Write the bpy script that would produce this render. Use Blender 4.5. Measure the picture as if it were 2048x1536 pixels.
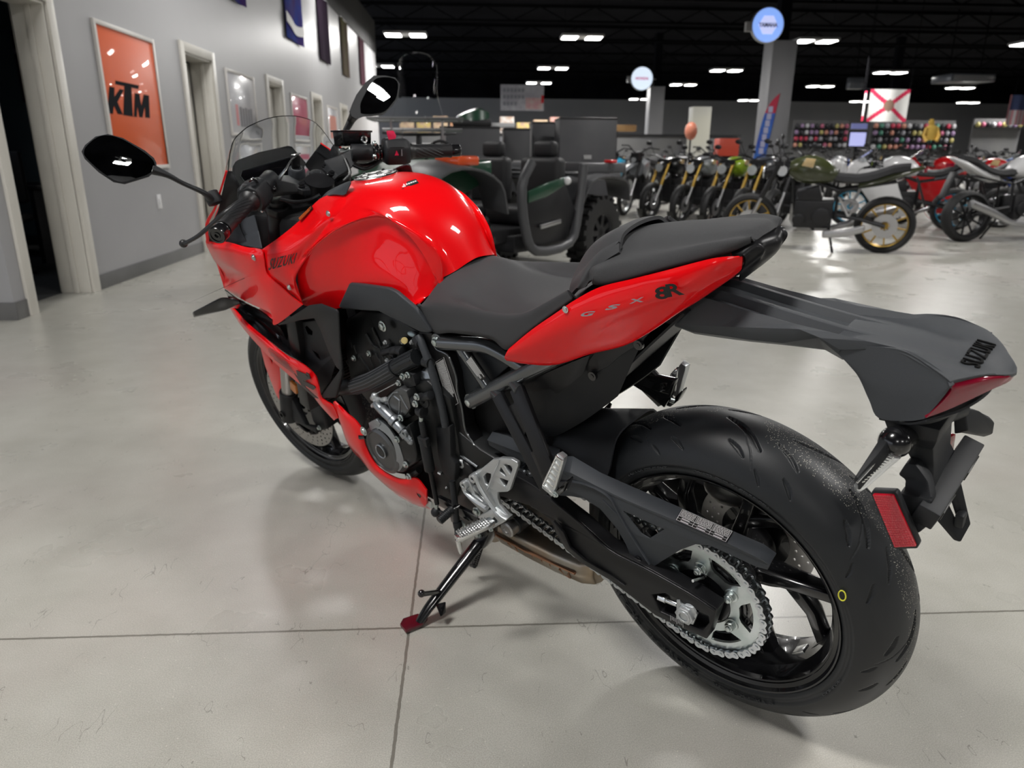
import bpy, bmesh, math, random
import numpy as np
from mathutils import Vector, Matrix
from mathutils.geometry import tessellate_polygon
random.seed(7)
sc = bpy.context.scene
for o in list(bpy.data.objects): bpy.data.objects.remove(o, do_unlink=True)
COL = sc.collection
PI = math.pi

# ---------------- camera (solved from wheel ellipses, floor joints and wall lines) -------------
FPX = 1441.3267683
CAM = Vector((-0.534620794, -1.215038718, 1.039332534))
MR = [Vector((0.998537975, -0.053687004, 0.006294311)),      # right
      Vector((0.010283785, 0.302993858, 0.952937021)),       # up
      Vector((0.053067471, 0.951479074, -0.303102979))]      # forward
cd = bpy.data.cameras.new('camera'); cam = bpy.data.objects.new('camera', cd); COL.objects.link(cam)
cd.sensor_width = 36.0; cd.lens = 36.0*FPX/2048.0; cd.clip_start = 0.02; cd.clip_end = 200
cm = Matrix.Identity(4)
for r in range(3):
    cm[r][0] = MR[0][r]; cm[r][1] = MR[1][r]; cm[r][2] = -MR[2][r]; cm[r][3] = CAM[r]
cam.matrix_world = cm
cd.dof.use_dof = True; cd.dof.focus_distance = 1.22; cd.dof.aperture_fstop = cd.lens/4.6
sc.camera = cam

# ---------------- world, exposure ----------------
w = bpy.data.worlds.new('world'); sc.world = w; w.use_nodes = True
bg = w.node_tree.nodes['Background']; bg.inputs[0].default_value = (0.80, 0.85, 0.95, 1); bg.inputs[1].default_value = 1.25
sc.view_settings.view_transform = 'Standard'; sc.view_settings.look = 'None'
sc.view_settings.exposure = 0.04; sc.view_settings.gamma = 1.0; sc.view_settings.use_curve_mapping = False

# ---------------- ceiling lamps: rows of high-bay fixtures; their light ----------------
LAMP_Z = 4.37
LAMP_X = (-2.43, 2.78, 9.9, 16.8, 24.0, 31.0)
LAMP_Y = (-8.2, -0.9, 6.6, 14.3, 22.2, 30.2, 36.5, 46.2)
LAMPS = [(x, y) for x in LAMP_X for y in LAMP_Y if not (x > 26 and y < 40) and not (x == LAMP_X[0] and y > 23)] + [(-4.19, 30.3)]
def area(name, loc, size, power, rot=(0, 0, 0), color=(1, 0.98, 0.95)):
    l = bpy.data.lights.new(name, 'AREA'); l.shape = 'RECTANGLE'; l.size = size[0]; l.size_y = size[1]
    l.energy = power; l.color = color
    o = bpy.data.objects.new(name, l); COL.objects.link(o); o.location = loc; o.rotation_euler = rot
    return o
for x, y in LAMPS:
    if y < 16 and x < 12: area('lamp_light', (x, y, LAMP_Z-0.05), (1.15, 0.62), (55 if y > 3 else 150) if x < -2 else 140)
# lamps further back light the far half of the hall: one lamp light per four fixtures
for x, y in ((2.8, 24), (12, 24), (22, 28), (6, 36), (18, 38), (28, 42), (-1.5, 22)):
    area('lamp_light', (x, y, LAMP_Z-0.06), (1.6, 0.9), 420)
area('office_light', (-5.2, 4.6, 2.5), (1.0, 0.6), 3, color=(0.75, 0.85, 1.0))
# ---------------- pixel -> point helpers ----------------
def ray(px, py):
    a = (px-1024)/FPX; b = -(py-768)/FPX
    return (MR[0]*a + MR[1]*b + MR[2])
def PZ(px, py, z=0.0):
    d = ray(px, py); return CAM + d*((z-CAM.z)/d.z)
def PX(px, py, x):
    d = ray(px, py); return CAM + d*((x-CAM.x)/d.x)
def PY(px, py, y):
    d = ray(px, py); return CAM + d*((y-CAM.y)/d.y)
# motorcycle frame: x forward, y left, z up, leaning on its side stand
BR = Matrix(((-0.679274114, -0.716035958, -0.160870088), (0.733884649, -0.662753597, -0.148899267), (0.0, -0.219203506, 0.97567916)))
BT = Vector((0, 0, 0.005)); BRI = BR.transposed()
CB = BRI @ (CAM-BT)
def U(px, py, w):
    """point of the motorcycle plane y=w (its own frame) seen at px,py"""
    d = BRI @ ray(px, py); return CB + d*((w-CB.y)/d.y)
def UM(t): return U(*t)
def V3(t): return t if isinstance(t, Vector) else U(*t)
def G2B(p): return BRI @ (p-BT)

# ---------------- mesh builder ----------------
def frame(d):
    d = d.normalized(); a = Vector((0, 0, 1)) if abs(d.z) < 0.9 else Vector((1, 0, 0))
    u = d.cross(a).normalized(); return u, d.cross(u).normalized(), d
def crom(P, n, closed=False):
    P = [p.copy() for p in P]; N = len(P); out = []
    rng = N if closed else N-1
    for i in range(rng):
        if closed: p0, p1, p2, p3 = P[(i-1) % N], P[i], P[(i+1) % N], P[(i+2) % N]
        else:
            p1, p2 = P[i], P[i+1]; p0 = P[i-1] if i > 0 else p1*2-p2; p3 = P[i+2] if i+2 < N else p2*2-p1
        for k in range(n):
            t = k/n
            out.append(0.5*((2*p1)+(p2-p0)*t+(2*p0-5*p1+4*p2-p3)*t*t+(3*p1-p0-3*p2+p3)*t*t*t))
    if not closed: out.append(P[-1])
    return out
class MB:
    def __init__(s): s.v = []; s.f = []
    def add(s, vs, fs):
        o = len(s.v); s.v += [Vector(x) for x in vs]; s.f += [tuple(i+o for i in f) for f in fs]; return s
    def box(s, c, size, R=None):
        hx, hy, hz = [q/2 for q in size]; c = Vector(c)
        vs = [Vector((x, y, z)) for x in (-hx, hx) for y in (-hy, hy) for z in (-hz, hz)]
        if R is not None: vs = [R @ v for v in vs]
        return s.add([c+v for v in vs], [(0, 1, 3, 2), (4, 6, 7, 5), (0, 4, 5, 1), (2, 3, 7, 6), (0, 2, 6, 4), (1, 5, 7, 3)])
    def box2(s, a, b): 
        a = Vector(a); b = Vector(b); return s.box((a+b)/2, (abs(a.x-b.x), abs(a.y-b.y), abs(a.z-b.z)))
    def beam(s, a, b, wd, ht, up=None):
        """rectangular bar a->b, wd along side, ht along up"""
        a = V3(a); b = V3(b); d = (b-a).normalized()
        up = Vector(up) if up is not None else Vector((0, 0, 1))
        sd = d.cross(up).normalized(); up2 = sd.cross(d)
        vs = [p+sd*x*wd/2+up2*y*ht/2 for p in (a, b) for x, y in ((-1, -1), (1, -1), (1, 1), (-1, 1))]
        return s.add(vs, [(3, 2, 1, 0), (4, 5, 6, 7), (0, 1, 5, 4), (1, 2, 6, 5), (2, 3, 7, 6), (3, 0, 4, 7)])
    def cyl(s, a, b, r1, r2=None, n=20):
        a = V3(a); b = V3(b); r2 = r1 if r2 is None else r2; u, v, d = frame(b-a); vs = []
        for p, r in ((a, r1), (b, r2)):
            for i in range(n): t = 2*PI*i/n; vs.append(p+u*r*math.cos(t)+v*r*math.sin(t))
        fs = [(i, (i+1) % n, n+(i+1) % n, n+i) for i in range(n)]+[tuple(range(n))[::-1], tuple(range(n, 2*n))]
        return s.add(vs, fs)
    def tube(s, pts, r, n=10, smooth=0, closed=False, flat=None):
        pts = [V3(p) for p in pts]; rs = [r]*len(pts) if not hasattr(r, '__len__') else list(r)
        if smooth:
            rv = crom([Vector((q, 0, 0)) for q in rs], smooth, closed); pts = crom(pts, smooth, closed); rs = [q.x for q in rv]
        m = len(pts); tn = []
        for i in range(m):
            a = pts[(i-1) % m] if (closed or i > 0) else pts[i]; b = pts[(i+1) % m] if (closed or i < m-1) else pts[i]
            tn.append((b-a).normalized())
        u, v, d = frame(tn[0]); vs = []
        for i in range(m):
            if i: 
                q = tn[i-1].rotation_difference(tn[i]); u = q @ u; v = q @ v
            for k in range(n):
                t = 2*PI*k/n; vs.append(pts[i]+(u*math.cos(t)+v*math.sin(t)*(flat or 1))*rs[i])
        fs = [(i*n+k, i*n+(k+1) % n, ((i+1) % m)*n+(k+1) % n, ((i+1) % m)*n+k) for i in range(m if closed else m-1) for k in range(n)]
        if not closed: fs += [tuple(range(n))[::-1], tuple(range((m-1)*n, m*n))]
        return s.add(vs, fs)
    def lathe(s, prof, c, ax, n=48, closed=False, a0=0, a1=2*PI):
        """prof: (radius, along axis)"""
        c = V3(c); u, v, d = frame(Vector(ax)); full = abs(a1-a0-2*PI) < 1e-6; m = n if full else n+1; L = len(prof); vs = []
        for i in range(m):
            t = a0+(a1-a0)*i/n
            for r, h in prof: vs.append(c+(u*math.cos(t)+v*math.sin(t))*r+d*h)
        fs = []
        for i in range(n):
            j = (i+1) % m
            for k in range(L if closed else L-1): 
                k2 = (k+1) % L; fs.append((i*L+k, j*L+k, j*L+k2, i*L+k2))
        return s.add(vs, fs)
    def sph(s, c, r, n=14, sc_=(1, 1, 1)):
        c = V3(c); vs = []; fs = []; m = n//2
        for i in range(m+1):
            for k in range(n):
                a = PI*i/m; t = 2*PI*k/n; vs.append(c+Vector((r*math.sin(a)*math.cos(t)*sc_[0], r*math.sin(a)*math.sin(t)*sc_[1], r*math.cos(a)*sc_[2])))
        for i in range(m):
            for k in range(n): fs.append((i*n+k, (i+1)*n+k, (i+1)*n+(k+1) % n, i*n+(k+1) % n))
        return s.add(vs, fs)
    def poly(s, outer, th, holes=(), d=None):
        """flat-ish plate: outline(s) extruded by th along d (default inward, -y)"""
        loops = [[V3(p) for p in outer]]+[[V3(p) for p in h] for h in holes]
        if d is None: d = Vector((0, -1, 0))
        d = Vector(d).normalized()*th
        n = Vector((0, 0, 0)); L0 = loops[0]
        for i in range(len(L0)): n += L0[i].cross(L0[(i+1) % len(L0)])
        n.normalize(); u, v, _ = frame(n)
        flat = [[Vector((p.dot(u), p.dot(v), 0)) for p in L] for L in loops]
        tris = tessellate_polygon(flat); allp = [p for L in loops for p in L]; N = len(allp)
        fs = [t for t in tris]+[tuple(i+N for i in t)[::-1] for t in tris]; o = 0
        for L in loops:
            k = len(L)
            for i in range(k): fs.append((o+i, o+(i+1) % k, N+o+(i+1) % k, N+o+i))
            o += k
        return s.add(allp+[p+d for p in allp], fs)
    def sheet(s, rows, th=0.003, nu=5, nv=5, sym=False, lin=False):
        R = [[V3(p) for p in r] for r in rows]
        if sym: R = [[Vector((p.x, -p.y, p.z)) for p in r] for r in R[:0:-1]]+R
        if not lin:
            R = [crom(r, nu) for r in R]; cols = list(zip(*R)); cols = [crom(list(c), nv) for c in cols]; R = [list(r) for r in zip(*cols)]
        a, b = len(R), len(R[0]); nor = [[None]*b for _ in range(a)]
        for i in range(a):
            for j in range(b):
                du = R[i][min(j+1, b-1)]-R[i][max(j-1, 0)]; dv = R[min(i+1, a-1)][j]-R[max(i-1, 0)][j]
                nn = du.cross(dv); nor[i][j] = nn.normalized() if nn.length > 1e-12 else Vector((0, 0, 0))
        top = [p for r in R for p in r]; bot = [R[i][j]+nor[i][j]*th for i in range(a) for j in range(b)]; N = a*b
        idx = lambda i, j: i*b+j
        fs = [(idx(i, j), idx(i, j+1), idx(i+1, j+1), idx(i+1, j)) for i in range(a-1) for j in range(b-1)]
        fs += [tuple(N+q for q in f)[::-1] for f in fs]
        for j in range(b-1): fs += [(idx(0, j), N+idx(0, j), N+idx(0, j+1), idx(0, j+1)), (idx(a-1, j), idx(a-1, j+1), N+idx(a-1, j+1), N+idx(a-1, j))]
        for i in range(a-1): fs += [(idx(i, 0), idx(i+1, 0), N+idx(i+1, 0), N+idx(i, 0)), (idx(i, b-1), N+idx(i, b-1), N+idx(i+1, b-1), idx(i+1, b-1))]
        return s.add(top+bot, fs)
    def loft(s, rings, caps=True, nu=0, nv=0):
        R = [[V3(p) for p in r] for r in rings]
        if nu: R = [crom(r, nu, True) for r in R]
        if nv: R = [list(r) for r in zip(*[crom(list(c), nv) for c in zip(*R)])]
        a, b = len(R), len(R[0])
        fs = [(i*b+j, i*b+(j+1) % b, (i+1)*b+(j+1) % b, (i+1)*b+j) for i in range(a-1) for j in range(b)]
        if caps: fs += [tuple(range(b))[::-1], tuple(range((a-1)*b, a*b))]
        return s.add([p for r in R for p in r], fs)
    def mirror(s):
        o = len(s.v); nf = [tuple(i+o for i in f)[::-1] for f in s.f]
        s.v += [Vector((v.x, -v.y, v.z)) for v in s.v[:o]]; s.f += nf; return s
    def flip(s):
        s.v = [Vector((v.x, -v.y, v.z)) for v in s.v]; s.f = [f[::-1] for f in s.f]; return s
    def xf(s, M): s.v = [M @ v for v in s.v]; return s
    def build(s, name, mat, parent=None, bev=0.0, seg=2, ang=32, label=None, recalc=True, kind=None, bang=25):
        me = bpy.data.meshes.new(name); bm = bmesh.new()
        vs = [bm.verts.new(v) for v in s.v]
        for f in s.f:
            if len(set(f)) < 3: continue
            try: bm.faces.new([vs[i] for i in f])
            except ValueError: pass
        if recalc: bmesh.ops.recalc_face_normals(bm, faces=bm.faces)
        if bev > 0:
            bmesh.ops.remove_doubles(bm, verts=bm.verts, dist=1e-5)
            es = [e for e in bm.edges if len(e.link_faces) == 2 and e.calc_face_angle(0) > math.radians(bang)]
            if es: bmesh.ops.bevel(bm, geom=es, offset=bev, segments=seg, profile=0.5, affect='EDGES', clamp_overlap=True)
        bm.to_mesh(me); bm.free()
        me.polygons.foreach_set('use_smooth', [True]*len(me.polygons)); me.set_sharp_from_angle(angle=math.radians(ang))
        me.materials.append(mat)
        o = bpy.data.objects.new(name, me); COL.objects.link(o)
        if parent: o.parent = parent
        if label: o['label'] = label
        if kind: o['kind'] = kind
        return o
def tag(o, label, cat, group=None, kind=None):
    o['label'] = label; o['category'] = cat
    if group: o['group'] = group
    if kind: o['kind'] = kind
    return o
def empty(name, loc=(0, 0, 0), rz=0.0):
    o = bpy.data.objects.new(name, None); COL.objects.link(o); o.location = loc; o.rotation_euler = (0, 0, rz); o.empty_display_size = 0.1
    return o
def struct(o): o['kind'] = 'structure'; return o
def copy_tree(o, parent=None):
    c = o.copy(); COL.objects.link(c); c.parent = parent
    for ch in KIDS(o): copy_tree(ch, c)
    return c
def KIDS(o): return [x for x in bpy.data.objects if x.parent == o]
def text_mesh(txt, shear=0.0, bold=0.0, ext=0.0, space=1.0):
    cu = bpy.data.curves.new('t', 'FONT'); cu.body = txt; cu.size = 1; cu.shear = shear; cu.offset = bold; cu.space_character = space
    cu.resolution_u = 3
    o = bpy.data.objects.new('t', cu); COL.objects.link(o)
    dg = bpy.context.evaluated_depsgraph_get(); me = o.evaluated_get(dg).to_mesh()
    vs = [v.co.copy() for v in me.vertices]; fs = [tuple(p.vertices) for p in me.polygons]
    o.evaluated_get(dg).to_mesh_clear(); bpy.data.objects.remove(o); bpy.data.curves.remove(cu)
    x0 = min(v.x for v in vs); x1 = max(v.x for v in vs); y0 = min(v.y for v in vs); y1 = max(v.y for v in vs)
    return [((v.x-x0)/(x1-x0), (v.y-y0)/(y1-y0)) for v in vs], fs
def text_map(mb, txt, fn, th=Vector((0, -0.0006, 0)), **k):
    """fn(u,v)->point; lettering with a little thickness"""
    uv, fs = text_mesh(txt, **k); P = [fn(u, v) for u, v in uv]; N = len(P)
    edges = {}
    for f in fs:
        for i in range(len(f)):
            e = (f[i], f[(i+1) % len(f)]); edges[e] = 1
    side = [(a, b, b+N, a+N) for a, b in edges if (b, a) not in edges]
    mb.add(P+[p+th for p in P], list(fs)+[tuple(i+N for i in f)[::-1] for f in fs]+side); return mb
def quadfn(p00, p10, p11, p01):
    a, b, c, d = V3(p00), V3(p10), V3(p11), V3(p01)
    return lambda u, v: a*(1-u)*(1-v)+b*u*(1-v)+c*u*v+d*(1-u)*v

# ---------------- materials ----------------
def srgb(h):
    if isinstance(h, str): h = [int(h[i:i+2], 16)/255 for i in (0, 2, 4)]
    return tuple((c/12.92 if c <= 0.04045 else ((c+0.055)/1.055)**2.4) for c in h)+(1,)
def mat(name, col, rough=0.5, metal=0.0, coat=0.0, bump=None, spec=0.5, emit=None, es=0.0, trans=0.0, ior=1.45, noise=None, alpha=1.0, crough=0.03):
    m = bpy.data.materials.new(name); m.use_nodes = True; nt = m.node_tree; b = nt.nodes['Principled BSDF']
    c = srgb(col) if isinstance(col, str) else tuple(col)+(1,)
    b.inputs['Base Color'].default_value = c; b.inputs['Roughness'].default_value = rough; b.inputs['Metallic'].default_value = metal
    b.inputs['Coat Weight'].default_value = coat; b.inputs['Coat Roughness'].default_value = crough; b.inputs['Specular IOR Level'].default_value = spec
    b.inputs['Transmission Weight'].default_value = trans; b.inputs['IOR'].default_value = ior; b.inputs['Alpha'].default_value = alpha
    if emit: b.inputs['Emission Color'].default_value = srgb(emit) if isinstance(emit, str) else tuple(emit)+(1,); b.inputs['Emission Strength'].default_value = es
    tc = None
    if bump or noise: tc = nt.nodes.new('ShaderNodeTexCoord')
    if bump:
        sc_, st = bump; n = nt.nodes.new('ShaderNodeTexNoise'); n.inputs['Scale'].default_value = sc_; n.inputs['Detail'].default_value = 3
        bp = nt.nodes.new('ShaderNodeBump'); bp.inputs['Strength'].default_value = st; bp.inputs['Distance'].default_value = 0.001
        nt.links.new(tc.outputs['Object'], n.inputs['Vector']); nt.links.new(n.outputs['Fac'], bp.inputs['Height']); nt.links.new(bp.outputs['Normal'], b.inputs['Normal'])
    if noise:
        sc_, c2 = noise[:2]; n = nt.nodes.new('ShaderNodeTexNoise'); n.inputs['Scale'].default_value = sc_; n.inputs['Detail'].default_value = 5
        r = nt.nodes.new('ShaderNodeValToRGB'); r.color_ramp.elements[0].position = 0.35; r.color_ramp.elements[1].position = 0.65
        r.color_ramp.elements[0].color = c; r.color_ramp.elements[1].color = srgb(c2) if isinstance(c2, str) else tuple(c2)+(1,)
        nt.links.new(tc.outputs['Object'], n.inputs['Vector']); nt.links.new(n.outputs['Fac'], r.inputs['Fac']); nt.links.new(r.outputs['Color'], b.inputs['Base Color'])
    return m
M = {}
M['red'] = mat('red_gloss_paint', (0.78, 0.003, 0.006), 0.32, coat=0.62, spec=0.1)
M['red_in'] = mat('red_inner_plastic', (0.45, 0.004, 0.01), 0.35)
M['blk'] = mat('black_gloss_paint', (0.006, 0.006, 0.007), 0.22, coat=0.6)
M['satin'] = mat('satin_black_metal', (0.008, 0.008, 0.009), 0.34, bump=(900, 0.15), spec=0.35)
M['plast'] = mat('black_textured_plastic', (0.014, 0.015, 0.017), 0.46, bump=(1800, 0.25), spec=0.35)
M['dkgrey'] = mat('dark_grey_plastic', (0.036, 0.040, 0.046), 0.46, bump=(2200, 0.3), spec=0.4)
M['stalk'] = mat('charcoal_grained_plastic', (0.050, 0.054, 0.060), 0.48, bump=(1600, 0.5), spec=0.4)
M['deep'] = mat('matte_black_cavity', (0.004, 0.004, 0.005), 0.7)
M['engine'] = mat('dark_engine_paint', (0.010, 0.011, 0.012), 0.36, metal=0.3, bump=(500, 0.2))
M['cover'] = mat('grey_metallic_engine_cover', (0.30, 0.32, 0.34), 0.36, metal=0.85)
M['cover2'] = mat('dark_metallic_engine_cover', (0.11, 0.112, 0.115), 0.36, metal=0.8)
M['silver'] = mat('cast_silver_aluminium', (0.50, 0.52, 0.53), 0.36, metal=0.75, bump=(1500, 0.2))
M['alu'] = mat('polished_aluminium', (0.75, 0.76, 0.76), 0.24, metal=1.0)
M['zinc'] = mat('zinc_plated_steel', (0.62, 0.66, 0.66), 0.28, metal=1.0, noise=(30, (0.50, 0.56, 0.55)))
M['chain'] = mat('steel_chain', (0.52, 0.54, 0.56), 0.30, metal=1.0)
M['disc'] = mat('brushed_steel_disc', (0.42, 0.41, 0.40), 0.36, metal=1.0)
M['tube'] = mat('grey_metallic_frame_tube', (0.11, 0.117, 0.123), 0.27, metal=0.8, coat=0.6)
M['exh'] = mat('raw_stainless_exhaust', (0.36, 0.33, 0.29), 0.36, metal=1.0, noise=(14, (0.38, 0.30, 0.22)))
M['rubber_plain'] = mat('tyre_rubber', (0.013, 0.0145, 0.0165), 0.46, bump=(900, 0.12), noise=(12, (0.017, 0.018, 0.020)))
M['grip'] = mat('black_grip_rubber', (0.012, 0.012, 0.013), 0.42)
M['lever'] = mat('matte_black_lever', (0.013, 0.013, 0.014), 0.42)
M['seat'] = mat('charcoal_seat_fabric', (0.040, 0.040, 0.042), 0.75, bump=(2600, 0.9), noise=(1500, (0.062, 0.063, 0.067)))
M['seat2'] = mat('dark_grey_seat_vinyl', (0.034, 0.034, 0.037), 0.62, bump=(3000, 0.5), noise=(1800, (0.044, 0.045, 0.048)))
M['redlens'] = mat('red_lens', (0.20, 0.003, 0.018), 0.14, coat=0.5, bump=(300, 0.2))
M['reflex'] = mat('red_reflector', (0.50, 0.006, 0.02), 0.2, coat=0.8)
M['amber'] = mat('amber_reflector', (0.62, 0.20, 0.03), 0.25, coat=0.6)
M['white'] = mat('white_print', (0.75, 0.75, 0.75), 0.5)
M['blackp'] = mat('black_print', (0.006, 0.006, 0.006), 0.4)
M['greyp'] = mat('silver_grey_print', (0.30, 0.31, 0.34), 0.35, metal=0.3)
M['orangep'] = mat('orange_print', (0.75, 0.14, 0.02), 0.5)
M['yellowp'] = mat('yellow_paint_mark', (0.72, 0.70, 0.06), 0.6)
M['greenp'] = mat('green_ink_mark', (0.02, 0.25, 0.18), 0.6)
M['switchgrey'] = mat('grey_switch_plastic', (0.16, 0.17, 0.18), 0.45)
M['switchred'] = mat('red_switch_plastic', (0.55, 0.01, 0.06), 0.3, coat=0.4)
M['mirror'] = mat('mirror_glass', (0.86, 0.87, 0.88), 0.01, metal=1.0)
M['glassclr'] = mat('clear_windscreen', (0.94, 0.96, 0.97), 0.0, trans=1.0, ior=1.22)
M['lens'] = mat('clear_lens', (0.90, 0.92, 0.93), 0.05, trans=0.85, ior=1.3)
M['screen'] = mat('display_glass', (0.004, 0.004, 0.005), 0.08, coat=1.0)
M['kred'] = mat('dark_red_paint_foot', (0.085, 0.004, 0.012), 0.3, coat=0.6)
M['brass'] = mat('brass_fitting', (0.45, 0.36, 0.16), 0.35, metal=1.0)

def tyre_material():
    m = mat('tyre_rubber_dusty', (0.012, 0.0135, 0.0155), 0.44, bump=(900, 0.12), spec=0.45); nt = m.node_tree; b = nt.nodes['Principled BSDF']; L = nt.links
    tc = nt.nodes.new('ShaderNodeTexCoord'); vo = nt.nodes.new('ShaderNodeTexVoronoi'); vo.inputs['Scale'].default_value = 330; L.new(tc.outputs['Object'], vo.inputs['Vector'])
    c = nt.nodes.new('ShaderNodeMath'); c.operation = 'LESS_THAN'; c.inputs[1].default_value = 0.20; L.new(vo.outputs['Distance'], c.inputs[0])
    n = nt.nodes.new('ShaderNodeTexNoise'); n.inputs['Scale'].default_value = 5; n.inputs['Detail'].default_value = 6; L.new(tc.outputs['Object'], n.inputs['Vector'])
    sx = nt.nodes.new('ShaderNodeSeparateXYZ'); L.new(tc.outputs['Object'], sx.inputs[0]); ab = nt.nodes.new('ShaderNodeMath'); ab.operation = 'ABSOLUTE'; L.new(sx.outputs[1], ab.inputs[0])
    mr = nt.nodes.new('ShaderNodeMapRange'); mr.inputs[1].default_value = 0.025; mr.inputs[2].default_value = 0.055; mr.inputs[3].default_value = 0.42; mr.inputs[4].default_value = 0.80; L.new(ab.outputs[0], mr.inputs[0])
    g = nt.nodes.new('ShaderNodeMath'); g.operation = 'GREATER_THAN'; L.new(n.outputs['Fac'], g.inputs[0]); L.new(mr.outputs[0], g.inputs[1])
    k = nt.nodes.new('ShaderNodeMath'); k.operation = 'MULTIPLY'; L.new(c.outputs[0], k.inputs[0]); L.new(g.outputs[0], k.inputs[1])
    x = nt.nodes.new('ShaderNodeMix'); x.data_type = 'RGBA'; x.inputs[6].default_value = (0.012, 0.0135, 0.0155, 1); x.inputs[7].default_value = (0.42, 0.40, 0.34, 1); L.new(k.outputs[0], x.inputs[0]); L.new(x.outputs[2], b.inputs['Base Color'])
    return m
M['rubber'] = tyre_material()
# =====================================================================  ROOM
def floor_material():
    m = bpy.data.materials.new('polished_concrete'); m.use_nodes = True; nt = m.node_tree; b = nt.nodes['Principled BSDF']; L = nt.links
    tc = nt.nodes.new('ShaderNodeTexCoord'); P = tc.outputs['Object']
    def noise(sc_, det=4, vec=P, rough=0.55):
        n = nt.nodes.new('ShaderNodeTexNoise'); n.inputs['Scale'].default_value = sc_; n.inputs['Detail'].default_value = det; n.inputs['Roughness'].default_value = rough
        L.new(vec, n.inputs['Vector']); return n.outputs['Fac']
    def ramp(f, p0, c0, p1, c1):
        r = nt.nodes.new('ShaderNodeValToRGB'); e = r.color_ramp.elements; e[0].position = p0; e[0].color = c0; e[1].position = p1; e[1].color = c1; L.new(f, r.inputs['Fac']); return r.outputs['Color']
    def mix(f, a, c, mode='MIX'):
        x = nt.nodes.new('ShaderNodeMix'); x.data_type = 'RGBA'; x.blend_type = mode
        for s_, val in ((x.inputs[0], f), (x.inputs[6], a), (x.inputs[7], c)):
            if hasattr(val, 'type') and hasattr(val, 'is_output'): L.new(val, s_)
            else: s_.default_value = val
        return x.outputs[2]
    def math_(op, a, c=0.0, c3=None):
        x = nt.nodes.new('ShaderNodeMath'); x.operation = op
        for i, val in enumerate((a, c, c3)):
            if val is None: continue
            if hasattr(val, 'is_output'): L.new(val, x.inputs[i])
            else: x.inputs[i].default_value = val
        return x.outputs[0]
    G = lambda v: (v, v*0.985, v*0.91, 1)
    c = ramp(noise(1.3, 5), 0.36, (0.33, 0.325, 0.285, 1), 0.66, (0.48, 0.47, 0.415, 1))
    c = mix(0.55, c, ramp(noise(7, 6), 0.3, (0.33, 0.32, 0.28, 1), 0.7, (0.50, 0.49, 0.45, 1)), 'MIX')
    c = mix(0.38, c, ramp(noise(420, 2), 0.3, (0.22, 0.215, 0.19, 1), 0.72, (0.66, 0.65, 0.60, 1)))
    c = mix(ramp(noise(0.8, 3), 0.52, (0, 0, 0, 1), 0.75, (0.35, 0.35, 0.35, 1)), c, (0.42, 0.36, 0.34, 1))
    # fine dark scratches: thin level lines of stretched noise
    mp = nt.nodes.new('ShaderNodeMapping'); mp.inputs['Scale'].default_value = (7, 2.6, 1); mp.inputs['Rotation'].default_value = (0, 0, 0.9); L.new(P, mp.inputs['Vector'])
    wn = nt.nodes.new('ShaderNodeTexNoise'); wn.inputs['Scale'].default_value = 3; L.new(mp.outputs['Vector'], wn.inputs['Vector'])
    va = nt.nodes.new('ShaderNodeVectorMath'); va.operation = 'ADD'; L.new(mp.outputs['Vector'], va.inputs[0]); L.new(wn.outputs['Color'], va.inputs[1])
    ve = nt.nodes.new('ShaderNodeTexVoronoi'); ve.feature = 'DISTANCE_TO_EDGE'; ve.inputs['Scale'].default_value = 1.3; L.new(va.outputs[0], ve.inputs['Vector'])
    line = math_('LESS_THAN', ve.outputs['Distance'], 0.0055)
    gate = math_('GREATER_THAN', noise(9, 3), 0.58); scr = math_('MULTIPLY', line, gate)
    c = mix(math_('MULTIPLY', scr, 0.6), c, (0.16, 0.15, 0.13, 1))
    # pale grit
    vo = nt.nodes.new('ShaderNodeTexVoronoi'); vo.inputs['Scale'].default_value = 55; L.new(P, vo.inputs['Vector'])
    dots = math_('MULTIPLY', math_('LESS_THAN', vo.outputs['Distance'], 0.07), math_('GREATER_THAN', noise(4, 2), 0.5))
    c = mix(math_('MULTIPLY', dots, 0.55), c, (0.72, 0.70, 0.62, 1))
    # saw-cut joints
    sx = nt.nodes.new('ShaderNodeSeparateXYZ'); L.new(P, sx.inputs[0])
    wob = math_('MULTIPLY', math_('SUBTRACT', noise(40, 3), 0.5), 0.004)
    def joint(o, off, per):
        t = math_('ADD', math_('SUBTRACT', o, off-per/2), wob); t = math_('MODULO', math_('ADD', t, per*40), per)
        return math_('LESS_THAN', math_('ABSOLUTE', math_('SUBTRACT', t, per/2)), 0.0032)
    j = math_('MAXIMUM', joint(sx.outputs[0], -0.688, 4.57), joint(sx.outputs[1], 0.206, 4.57))
    c = mix(math_('MULTIPLY', j, 0.8), c, (0.12, 0.112, 0.092, 1))
    L.new(c, b.inputs['Base Color'])
    r = nt.nodes.new('ShaderNodeMapRange'); L.new(noise(2.5, 4), r.inputs[0]); r.inputs[3].default_value = 0.22; r.inputs[4].default_value = 0.36; L.new(r.outputs[0], b.inputs['Roughness'])
    b.inputs['Specular IOR Level'].default_value = 0.62
    bp = nt.nodes.new('ShaderNodeBump'); bp.inputs['Strength'].default_value = 0.35; bp.inputs['Distance'].default_value = 0.002
    h = math_('SUBTRACT', math_('MULTIPLY', noise(180, 3), 0.25), j); L.new(h, bp.inputs['Height']); L.new(bp.outputs['Normal'], b.inputs['Normal'])
    return m
M['floor'] = floor_material()
M['wall'] = mat('grey_painted_wall', (0.335, 0.335, 0.345), 0.38, bump=(120, 0.15), noise=(0.6, (0.36, 0.36, 0.37)))
M['wall_far'] = mat('far_grey_wall', (0.26, 0.26, 0.27), 0.6, noise=(0.3, (0.29, 0.29, 0.29)))
M['trimw'] = mat('cream_door_trim', (0.60, 0.58, 0.53), 0.35, noise=(2, (0.66, 0.64, 0.59)))
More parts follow.
